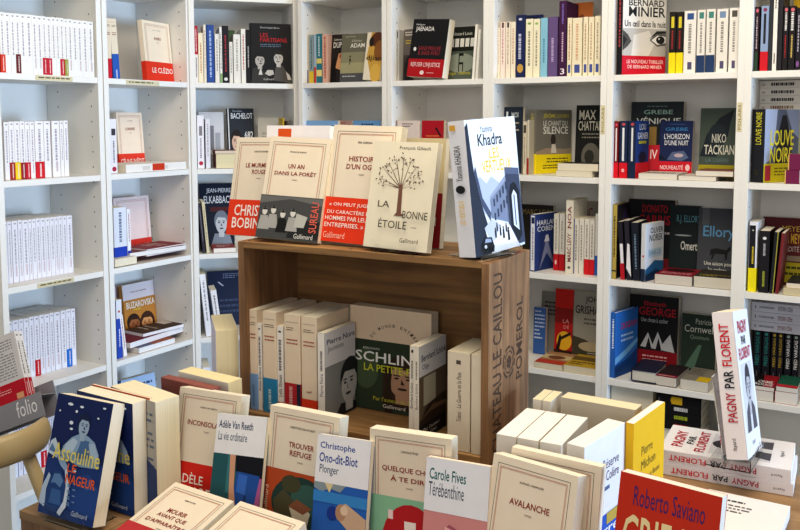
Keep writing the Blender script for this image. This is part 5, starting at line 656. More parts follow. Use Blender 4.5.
book('paperback_book','black spine, white capitals, red lettering, sixth spine from left, top shelf of rightmost bay',(-.3119,2.6746,1.744),(0,0,1.5708),.108,.1807,.0135,'1f1c20',[('e','S','d0707a',.5,.94,.3,.03),('u','S','e4e4e4',.3,.62,.7,.9),('u','S','b02c34',.38,.2,.62,.55)],group='upright books on the top shelf of rightmost bay',seed=227)
book('paperback_book','black spine, white capitals, yellow lettering, seventh spine from left, top shelf of rightmost bay',(-.2937,2.6746,1.744),(0,0,1.5708),.108,.1797,.0163,'1f1c20',[('e','S','d0707a',.5,.94,.3,.03),('u','S','e4e4e4',.3,.62,.7,.9),('u','S','d8c070',.38,.2,.62,.55)],group='upright books on the top shelf of rightmost bay',seed=228)
book('paperback_book','black spine with violet foot cut by frame, eighth from left, top shelf, rightmost bay',(-.2786,2.6746,1.744),(0,0,1.5708),.108,.1731,.0133,'1d1b26',[('u','S','b8b4c0',.38,.3,.62,.9),('e','S','8a5a98',.5,.1,.3,.05)],group='upright books on the top shelf of rightmost bay',seed=229)
book('paperback_book','yellow tall cover behind black spines, top shelf of rightmost bay',(-.3177,2.8246,1.7445),(-.0175,0,0),.08,.2575,.02,'e0b820',[],group='face-out books on the top shelf of rightmost bay',seed=230)
book('paperback_book','thick grey blue thriller with yellow band, second shelf of rightmost bay',(-.3635,2.6666,1.4242),(0,0,1.0123),.145,.211,.045,'5a6278',[('p','F','a8b4d0',[(0,.25),(0,1),(.35,1),(.3,.6),(.15,.3)]),('p','F','8a98bc',[(.6,1),(1,1),(1,.6),(.8,.7)]),('p','F','23242c',[(.3,.25),(.4,.7),(.5,.92),(.62,.92),(.7,.7),(.85,.25)]),('T','F','e0d838','LOUVE',.16,.5,.85,.72),('T','F','e0d838','NOIRE',.16,.27,.82,.48),('r','S','26262c',0,0,1,1),('V','S','d8d038','LOUVE NOIRE',.3,.52,.75,.96),('d','f','6a6414',.3,.3,.95,.8,3),('r','f','a83040',.03,.1,.19,.9),('v','s','3a3810','ℓ',.3,.3,.6,.7)],band=('c4b81c',0,.26),group='face-out books on the second shelf of rightmost bay',seed=231)
book('paperback_book','beige spine with purple lettering, first spine from left, second shelf of rightmost bay',(-.3164,2.8096,1.424),(0,0,1.5708),.099,.2065,.0135,'d0ccc4',[('u','S','8a3a6a',.38,.2,.62,.9)],group='upright books on the second shelf of rightmost bay',seed=232)
book('paperback_book','pale spine beside beige, second spine from left, second shelf of rightmost bay',(-.3026,2.8096,1.424),(0,0,1.5708),.099,.2065,.012,'c8c8c0',[],group='upright books on the second shelf of rightmost bay',seed=233)
book('paperback_book','pale green spine, short, third spine from left, second shelf of rightmost bay',(-.2861,2.8096,1.424),(0,0,1.5708),.099,.2065,.0147,'b4b89a',[],group='upright books on the second shelf of rightmost bay',seed=234)
book('paperback_book','beige flat paperback at foot of pile, second shelf of rightmost bay',(-.2746,2.8096,1.6539),(-1.5708,0,1.5708),.1,.1271,.0225,'e6e2dc',[('u','S','8a6a5a',.3,.25,.7,.75),('r','S','c8b8b4',.3,.88,.6,.95)],group='flat-lying books on the second shelf of rightmost bay',seed=235)
book('paperback_book','white flat paperback, second in pile, second shelf of rightmost bay',(-.2746,2.8096,1.6768),(-1.5708,0,1.5708),.1,.1271,.0225,'e6e2dc',[('u','S','3a3638',.3,.25,.7,.75),('r','S','c8b8b4',.3,.88,.6,.95)],group='flat-lying books on the second shelf of rightmost bay',seed=236)
book('paperback_book','white flat paperback, third in pile, second shelf of rightmost bay',(-.2746,2.8096,1.6997),(-1.5708,0,1.5708),.1,.1271,.0225,'e6e2dc',[('u','S','3a3638',.3,.25,.7,.75),('r','S','c8b8b4',.3,.88,.6,.95)],group='flat-lying books on the second shelf of rightmost bay',seed=237)
book('paperback_book','white flat paperback on top of pile, second shelf of rightmost bay',(-.2746,2.8096,1.7226),(-1.5708,0,1.5708),.1,.1271,.0225,'e6e2dc',[('u','S','3a3638',.3,.25,.7,.75),('r','S','c8b8b4',.3,.88,.6,.95)],group='flat-lying books on the second shelf of rightmost bay',seed=238)
book('paperback_book','plum flat book with gold edges, lower, second shelf of rightmost bay',(-.2679,2.6626,1.4623),(-1.5708,0,1.5708),.06,.0385,.038,'7a2450',[('r','S','7a2450',0,0,1,1),('r','S','e0b868',0,.92,1,1)],group='flat-lying books on the second shelf of rightmost bay',seed=239)
book('paperback_book','plum flat book with gold edges, upper, second shelf of rightmost bay',(-.263,2.6646,1.5077),(-1.5708,0,1.5708),.055,.0359,.045,'7a2450',[('r','S','e0b868',0,.92,1,1)],group='flat-lying books on the second shelf of rightmost bay',seed=240)
book('hardback_book','white edged black spine, yellow foot, first spine from left, third shelf of rightmost bay',(-.3743,2.6696,1.104),(0,0,1.5708),.13,.2053,.0232,'e8e8f0',[('r','S','201f24',.06,.34,.78,.95),('u','S','e0c83a',.4,.4,.6,.65),('e','S','d8d8d8',.45,.88,.1,.01)],band=('f0e01c',0,.34),hard=1,group='upright books on the third shelf of rightmost bay',seed=241)
book('paperback_book','black spine with white star, second, second spine from left, third shelf of rightmost bay',(-.3413,2.6696,1.104),(0,0,1.5708),.12,.1809,.0267,'201f24',[('e','S','e0e0e4',.5,.88,.2,.025),('u','S','b8b8c0',.38,.6,.62,.8),('u','S','a8b040',.38,.1,.62,.35)],group='upright books on the third shelf of rightmost bay',seed=242)
book('paperback_book','slim black spine leaning, yellow edge, third spine from left, third shelf of rightmost bay',(-.3261,2.6696,1.104),(.0524,0,1.5708),.12,.1794,.012,'22252c',[('r','S','b8b04a',.75,0,.95,1)],group='upright books on the third shelf of rightmost bay',seed=243)
book('paperback_book','slim red spine leaning, fourth spine from left, third shelf of rightmost bay',(-.3138,2.6696,1.104),(.0698,0,1.5708),.12,.1774,.0082,'7c2c30',[],group='upright books on the third shelf of rightmost bay',seed=244)
book('paperback_book','dark red thriller with gold and white capitals, third shelf of rightmost bay',(-.3824,2.8196,1.1058),(-.0524,0,0),.1238,.2044,.03,'5c1c22',[('t','F','d8b84a','MEYER',.45,.8,.95,.88),('T','F','dcae3c','DEON MEYER',.3,.62,.99,.77),('t','F','c8b8b4','CUPIDITÉ',.35,.5,.85,.6),('r','F','8a7a6a',.3,.36,1,.44),('r','F','a89c20',0,.04,1,.34),('d','F','3a3a10',.4,.12,.95,.3,2)],group='face-out books on the third shelf of rightmost bay',seed=245)
book('paperback_book','cream flat paperback at shelf edge, rightmost, third shelf of rightmost bay',(-.2995,2.6646,1.1245),(-1.5708,0,0),.0708,.14,.0202,'c8b890',[],page='d6caa8',group='flat-lying books on the third shelf of rightmost bay',seed=246)
book('paperback_book','small flat paperback lying on cream one, third shelf of rightmost bay',(-.2935,2.6746,1.1382),(-1.5708,0,0),.0682,.14,.0202,'2a2a2a',[],page='e8e0d2',group='flat-lying books on the third shelf of rightmost bay',seed=247)
book('paperback_book','black spine, teal lettering, first, first spine from left, fourth shelf of rightmost bay',(-.3703,2.7946,.784),(0,0,1.5708),.108,.178,.0226,'1a1a24',[('e','S','2f8c88',.5,.95,.25,.025),('V','S','2f8c88','FRED VARGAS',.25,.4,.75,.9),('u','S','6a6a74',.42,.06,.58,.3)],group='upright books on the fourth shelf of rightmost bay',seed=248)
book('paperback_book','black spine, teal lettering, second, second spine from left, fourth shelf of rightmost bay',(-.3463,2.7946,.784),(0,0,1.5708),.108,.178,.0207,'1a1a24',[('e','S','2f8c88',.5,.95,.25,.025),('V','S','2f8c88','FRED VARGAS',.25,.4,.75,.9),('u','S','6a6a74',.42,.06,.58,.3)],group='upright books on the fourth shelf of rightmost bay',seed=249)
book('paperback_book','black spine, gold lettering, first, third spine from left, fourth shelf of rightmost bay',(-.3259,2.7946,.784),(0,0,1.5708),.108,.178,.0154,'1a1a24',[('e','S','b89c34',.5,.95,.25,.025),('V','S','b89c34','FRED VARGAS',.25,.4,.75,.9),('u','S','6a6a74',.42,.06,.58,.3)],group='upright books on the fourth shelf of rightmost bay',seed=250)
book('paperback_book','black spine, gold lettering, second, fourth spine from left, fourth shelf of rightmost bay',(-.3079,2.7946,.784),(0,0,1.5708),.108,.178,.0164,'1a1a24',[('e','S','b89c34',.5,.95,.25,.025),('V','S','b89c34','FRED VARGAS',.25,.4,.75,.9),('u','S','6a6a74',.42,.06,.58,.3)],group='upright books on the fourth shelf of rightmost bay',seed=251)
book('paperback_book','black spine, white lettering, first, fifth spine from left, fourth shelf of rightmost bay',(-.2855,2.7946,.784),(0,0,1.5708),.108,.178,.018,'1a1a24',[('e','S','9ab0a4',.5,.95,.25,.025),('V','S','e0e0e0','FRED VARGAS',.25,.4,.75,.9),('u','S','6a6a74',.42,.06,.58,.3)],group='upright books on the fourth shelf of rightmost bay',seed=252)
book('paperback_book','black spine, white lettering, second, sixth spine from left, fourth shelf of rightmost bay',(-.2633,2.7946,.784),(0,0,1.5708),.108,.178,.0189,'1a1a24',[('e','S','9ab0a4',.5,.95,.25,.025),('V','S','e0e0e0','FRED VARGAS',.25,.4,.75,.9),('u','S','6a6a74',.42,.06,.58,.3)],group='upright books on the fourth shelf of rightmost bay',seed=253)
book('paperback_book','white flat paperback, red lettering, lowest, fourth shelf of rightmost bay',(-.2571,2.7926,.9918),(-1.5708,0,1.5708),.11,.1445,.029,'d3d3dc',[('v','S','7a2a34','FRED VARGAS',.28,.2,.75,.48),('u','S','8a8a98',.4,.55,.6,.85),('e','S','7a7a88',.5,.92,.18,.012)],group='flat-lying books on the fourth shelf of rightmost bay',seed=254)
book('paperback_book','white flat paperback, red lettering, middle, fourth shelf of rightmost bay',(-.2571,2.7926,1.0212),(-1.5708,0,1.5708),.11,.1445,.029,'d3d3dc',[('v','S','7a2a34','FRED VARGAS',.28,.2,.75,.48),('u','S','8a8a98',.4,.55,.6,.85),('e','S','7a7a88',.5,.92,.18,.012)],group='flat-lying books on the fourth shelf of rightmost bay',seed=255)
book('paperback_book','white flat paperback, dark lettering, topmost, fourth shelf of rightmost bay',(-.2571,2.7926,1.0506),(-1.5708,0,1.5708),.11,.1445,.029,'d3d3dc',[('v','S','3a3a4c','FRED VARGAS',.28,.2,.75,.48),('u','S','8a8a98',.4,.55,.6,.85),('e','S','7a7a88',.5,.92,.18,.012)],group='flat-lying books on the fourth shelf of rightmost bay',seed=256)
book('paperback_book','red and black flat thriller at stack foot, fourth shelf of rightmost bay',(-.3779,2.6666,.8143),(-1.5708,0,0),.0619,.13,.03,'241a1e',[],page='e2ddd6',group='flat-lying books on the fourth shelf of rightmost bay',seed=257)
book('paperback_book','red and black flat thriller with tilted title, upper, fourth shelf of rightmost bay',(-.3779,2.6666,.8268),(-1.5708,0,0),.0632,.13,.012,'9c1c28',[('p','F','1c1618',[(0,0),(0,1),(.3,1),(.55,0)]),('T','F','e8e2e2','CRIME',.2,.3,.85,.5),('T','F','e8e2e2','ROUGE',.12,.08,.9,.27)],page='e2ddd6',group='flat-lying books on the fourth shelf of rightmost bay',seed=258)
book('paperback_book','red edged flat paperback, right corner, fourth shelf of rightmost bay',(-.3121,2.6666,.8193),(-1.5708,0,0),.059,.13,.035,'c42838',[],page='ebe6e0',group='flat-lying books on the fourth shelf of rightmost bay',seed=259)
book('paperback_book','dark green flat paperback, right corner, fourth shelf of rightmost bay',(-.3095,2.6666,.8338),(-1.5708,0,0),.0564,.13,.014,'1f5c48',[('r','F','c42838',0,0,1,.2)],page='e4e0da',group='flat-lying books on the fourth shelf of rightmost bay',seed=260)
book('paperback_book','cream novel with sky blue foot band in crate, first from left',(-1.1281,1.3369,1.0175),(0,0,1.5937),.14,.205,.0177,'e6d5be',[('d','S','6a5a48',.15,.84,.85,.88,2),('d','S','a85a4a',.15,.7,.85,.77,2),('r','S','6a5c4c',.1,.925,.9,.928),('u','s','5a7cb0',.4,.1,.6,.7)],band=('7fa6d8',0,.36),seed=261)
book('paperback_book','slim white paperback between blue banded novels in crate',(-1.1173,1.3392,1.0175),(0,0,1.5937),.108,.178,.0104,'ece8e2',[('v','S','4a464a','Annie Ernaux',.2,.22,.8,.5),('u','S','7a767a',.3,.52,.7,.85),('r','S','4a464a',.3,.93,.7,.95)],seed=262)
book('paperback_book','cream novel with teal blue foot band in crate',(-1.0792,1.338,1.0175),(0,0,1.5937),.14,.205,.0334,'e6d5be',[('d','S','6a5a48',.15,.84,.85,.88,2),('d','S','a85a4a',.15,.7,.85,.77,2),('r','S','6a5c4c',.1,.925,.9,.928),('u','s','c0dce8',.4,.1,.6,.7)],band=('2f86b4',0,.34),seed=263)
book('paperback_book','slim white paperback with red foot in crate',(-1.0638,1.3404,1.0175),(0,0,1.5937),.108,.178,.0151,'ece8e2',[('r','S','b81c2c',0,0,1,.14),('v','S','4a464a','Leïla Slimani',.2,.2,.8,.45),('u','S','7a767a',.3,.5,.7,.85),('r','S','4a464a',.3,.93,.7,.95)],seed=264)
book('paperback_book','cream novel with crimson and navy foot band in crate',(-1.0208,1.3394,1.0175),(0,0,1.5937),.14,.205,.0384,'e6d5be',[('d','S','6a5a48',.15,.84,.85,.88,2),('d','S','a85a4a',.15,.7,.85,.77,2),('r','S','6a5c4c',.1,.925,.9,.928),('r','s','262c40',.78,0,1,1),('u','s','e0a8a8',.3,.1,.5,.9)],band=('b02a34',0,.33),seed=265)
book('paperback_book','cream novel with orange red foot band in crate',(-.9817,1.3403,1.0175),(0,0,1.5937),.14,.205,.0364,'e6d5be',[('d','S','6a5a48',.15,.84,.85,.88,2),('d','S','a85a4a',.15,.7,.85,.77,2),('r','S','6a5c4c',.1,.925,.9,.928),('T','S','7a5040','nrf',.35,.26,.65,.285)],band=('d8401e',0,.2),seed=266)
book('paperback_book','white paperback JEUNESSE with dark profile photo in crate',(-.9597,1.3368,1.0175),(0,0,1.5937),.108,.178,.0159,'8a8e92',[('r','F','d9dbe4',0,.62,1,1),('T','F','3a4668','Pierre Nora',.06,.86,.98,.92),('t','F','5a6478','Jeunesse',.08,.76,.6,.84),('p','F','202226',[(.3,0),(.5,.14),(1,.1),(1,0)]),('e','F','24262a',.812,.405,.33,.23),('e','F','c4c6c8',.78,.34,.264,.23),('p','F','c4c6c8',[(.66,.029),(.645,.202),(.915,.202),(.9,.029)]),('p','F','24262a',[(.495,.363),(.54,.513),(.78,.605),(1.035,.501),(1.065,.375),(.96,.467),(.63,.483)]),('p','F','3c3e42',[(.574,.386),(.586,.402),(.7,.4),(.706,.384)]),('e','F','3c3e42',.64,.356,.045,.014),('p','F','3c3e42',[(.79,.386),(.802,.402),(.916,.4),(.922,.384)]),('e','F','3c3e42',.856,.356,.045,.014),('p','F','3c3e42',[(.711,.352),(.741,.278),(.71,.282)]),('e','F','3c3e42',.74,.225,.09,.016),('r','S','ece8e2',0,0,1,1),('v','S','3a4668','Pierre Nora',.25,.3,.75,.55),('u','S','7a767a',.35,.58,.65,.8)],seed=267)
book('paperback_book','tall green novel with woman face in crate',(-.9796,1.4514,1.0182),(-.0175,0,.0229),.1862,.2098,.03,'33402f',[('r','F','e3cdb2',0,.68,1,1),('C','F','5a4a3c','DU MONDE ENTIER',.55,.6,.32,.24,150,30,.032),('e','F','4a5a40',.2,.4,.16,.2),('p','F','3a2a20',[(.41,.034),(.42,.417),(.66,.556),(.9,.417),(.91,.034)]),('e','F','3a2a20',.66,.379,.22,.174),('e','F','b08c72',.66,.33,.176,.174),('p','F','b08c72',[(.58,.095),(.57,.226),(.75,.226),(.74,.095)]),('p','F','3a2a20',[(.47,.347),(.5,.461),(.66,.53),(.83,.452),(.85,.356),(.78,.426),(.56,.438)]),('p','F','38261e',[(.544,.365),(.552,.377),(.628,.375),(.632,.363)]),('e','F','38261e',.588,.342,.03,.01),('p','F','38261e',[(.688,.365),(.696,.377),(.772,.375),(.776,.363)]),('e','F','38261e',.732,.342,.03,.01),('p','F','38261e',[(.65,.339),(.688,.283),(.64,.286)]),('e','F','38261e',.66,.243,.06,.012),('p','F','33241c',[(.44,0),(.46,.4),(.56,.56),(.52,.3),(.54,0)]),('p','F','33241c',[(.8,0),(.8,.3),(.76,.54),(.9,.4),(.92,0)]),('t','F','d8d8d0','BERNHARD',.17,.59,.38,.61),('T','F','eeeeea','SCHLINK',.07,.47,.95,.57),('T','F','c8cc3a','LA PETITE-FILLE',.18,.38,.95,.45),('t','F','c8c43a',"Par l'auteur du Liseur",.3,.1,.9,.14),('t','F','e8e4da','Gallimard',.42,.04,.7,.075)],seed=268)
book('paperback_book','slim beige paperback left of pair in crate',(-.7651,1.3392,1.0175),(.0175,0,1.5937),.108,.178,.011,'e4ddd0',[('v','S','4a4640','Bernhard Schlink',.25,.35,.75,.62),('u','S','8a8478',.35,.66,.65,.85),('r','S','3a3a3a',.3,.93,.7,.96)],seed=269)
book('paperback_book','white paperback OLGA with dim room photo in crate',(-.7525,1.3375,1.0175),(0,0,1.5937),.108,.178,.0103,'6a5c4c',[('r','F','dcdee4',0,.68,1,1),('T','F','2c3858','Bernhard Schlink',.08,.83,1,.9),('t','F','3a4460','Olga',.1,.73,.36,.8),('r','F','b8b4a4',.15,.36,.6,.66),('p','F','3a2c22',[(0,.2),(.3,.36),(1,.4),(1,0),(0,0)]),('p','F','7a5c44',[(0,.22),(.5,.33),(1,.3),(1,.26),(.4,.27)]),('r','F','17171c',0,0,1,.17),('t','F','d8d8d8',"Par l'auteur",.15,.09,.75,.13),('t','F','d8d8d8','du Liseur',.25,.04,.65,.075),('r','S','e4ddd0',0,0,1,1),('v','S','4a4640','Bernhard Schlink',.25,.35,.75,.62),('u','S','8a8478',.35,.66,.65,.85)],seed=270)
book('paperback_book','thick cream spine with fine upright title in crate',(-.6531,1.3418,1.0175),(0,0,1.5937),.108,.178,.0439,'e2d6c2',[('v','S','6a3a34','Tolstoï',.42,.3,.62,.4),('v','S','5a5248','La Guerre et la Paix',.42,.44,.62,.8),('r','S','5a5248',.4,.88,.6,.92)],page='e6dcc2',seed=271)
book('paperback_book','plain cream spine at right end in crate',(-.6315,1.3423,1.0175),(0,0,1.5937),.108,.178,.0193,'e2d6c2',[],page='e6dcc2',seed=272)
book('paperback_book','white book with orange sticker behind the cream novels',(-1.1756,1.4181,1.365),(-.0977,.0004,.1284),.15,.228,.02,'e6e4ea',[('r','F','d0561e',.19,.84,.4,.97)],seed=273)
book('paperback_book','cream novel with red band, leftmost on the crate',(-1.2306,1.3656,1.3664),(-.2138,-.0134,-.0016),.14,.205,.016,'e7dbc8',[*GA('CHRISTIAN BOBIN',['LE MURMURE','ROUGE']),('T','f','f6ece6','CHRISTIAN',.12,.55,.95,.86),('T','f','f6ece6','BOBIN',.1,.2,.62,.5)],band=('e2401f',0,.36),seed=274)
book('paperback_book','cream novel UN AN DANS LA FORÊT with black photo band',(-1.123,1.3319,1.3721),(-.2446,.037,.1213),.14,.205,.016,'e7dbc8',[*GA('FRANÇOIS SUREAU',['UN AN','DANS LA FORÊT']),('r','f','4c4d4e',0,0,1,1),('p','f','6c6d6c',[(0,.8),(.5,.94),(1,.82),(1,.98),(0,.98)]),('p','f','2a2b2c',[(.5,.05),(.55,.5),(1,.45),(1,.05)]),('p','f','a8a8a6',[(.01,.2),(.04,.52),(.16,.52),(.2,.2)]),('e','f','d4d2ce',.1,.62,.042,.09),('p','f','2b2b2b',[(.055,.65),(.1,.73),(.145,.65)]),('p','f','a8a8a6',[(.15,.24),(.18,.56),(.3,.56),(.34,.24)]),('e','f','d4d2ce',.24,.66,.042,.09),('p','f','2b2b2b',[(.195,.69),(.24,.77),(.285,.69)]),('p','f','1e1f20',[(.31,.16),(.34,.48),(.46,.48),(.5,.16)]),('e','f','d4d2ce',.4,.58,.042,.09),('p','f','2b2b2b',[(.355,.61),(.4,.69),(.445,.61)]),('p','f','a8a8a6',[(.47,.2),(.5,.52),(.62,.52),(.66,.2)]),('e','f','d4d2ce',.56,.62,.042,.09),('p','f','2b2b2b',[(.515,.65),(.56,.73),(.605,.65)]),('p','f','b8b8b4',[(.6,.3),(.62,.62),(.8,.55),(.76,.3)]),('V','f','d86a5a','SUREAU',.84,.2,.96,.9),('t','f','e8e8e4','Gallimard',.62,.05,.92,.16)],band=('3c3d3f',0,.42),seed=275)
book('paperback_book',"cream novel HISTOIRE D'UN OGRE with red quote band",(-.9884,1.3634,1.3704),(-.199,.0199,.0022),.155,.228,.022,'e7dbc8',[*GA('ERIK ORSENNA',['HISTOIRE',"D'UN OGRE"]),('T','f','f8e8e2','« ON PEUT JUGER',.08,.78,.72,.88),('T','f','f8e8e2','DU CARACTÈRE DES',.06,.63,.76,.73),('T','f','f8e8e2','HOMMES PAR LEURS',.04,.48,.74,.58),('T','f','f8e8e2','ENTREPRISES. »',.04,.33,.62,.43),('t','f','f4c8b8','Gallimard',.04,.08,.36,.22)],band=('e2401f',0,.38),seed=276)
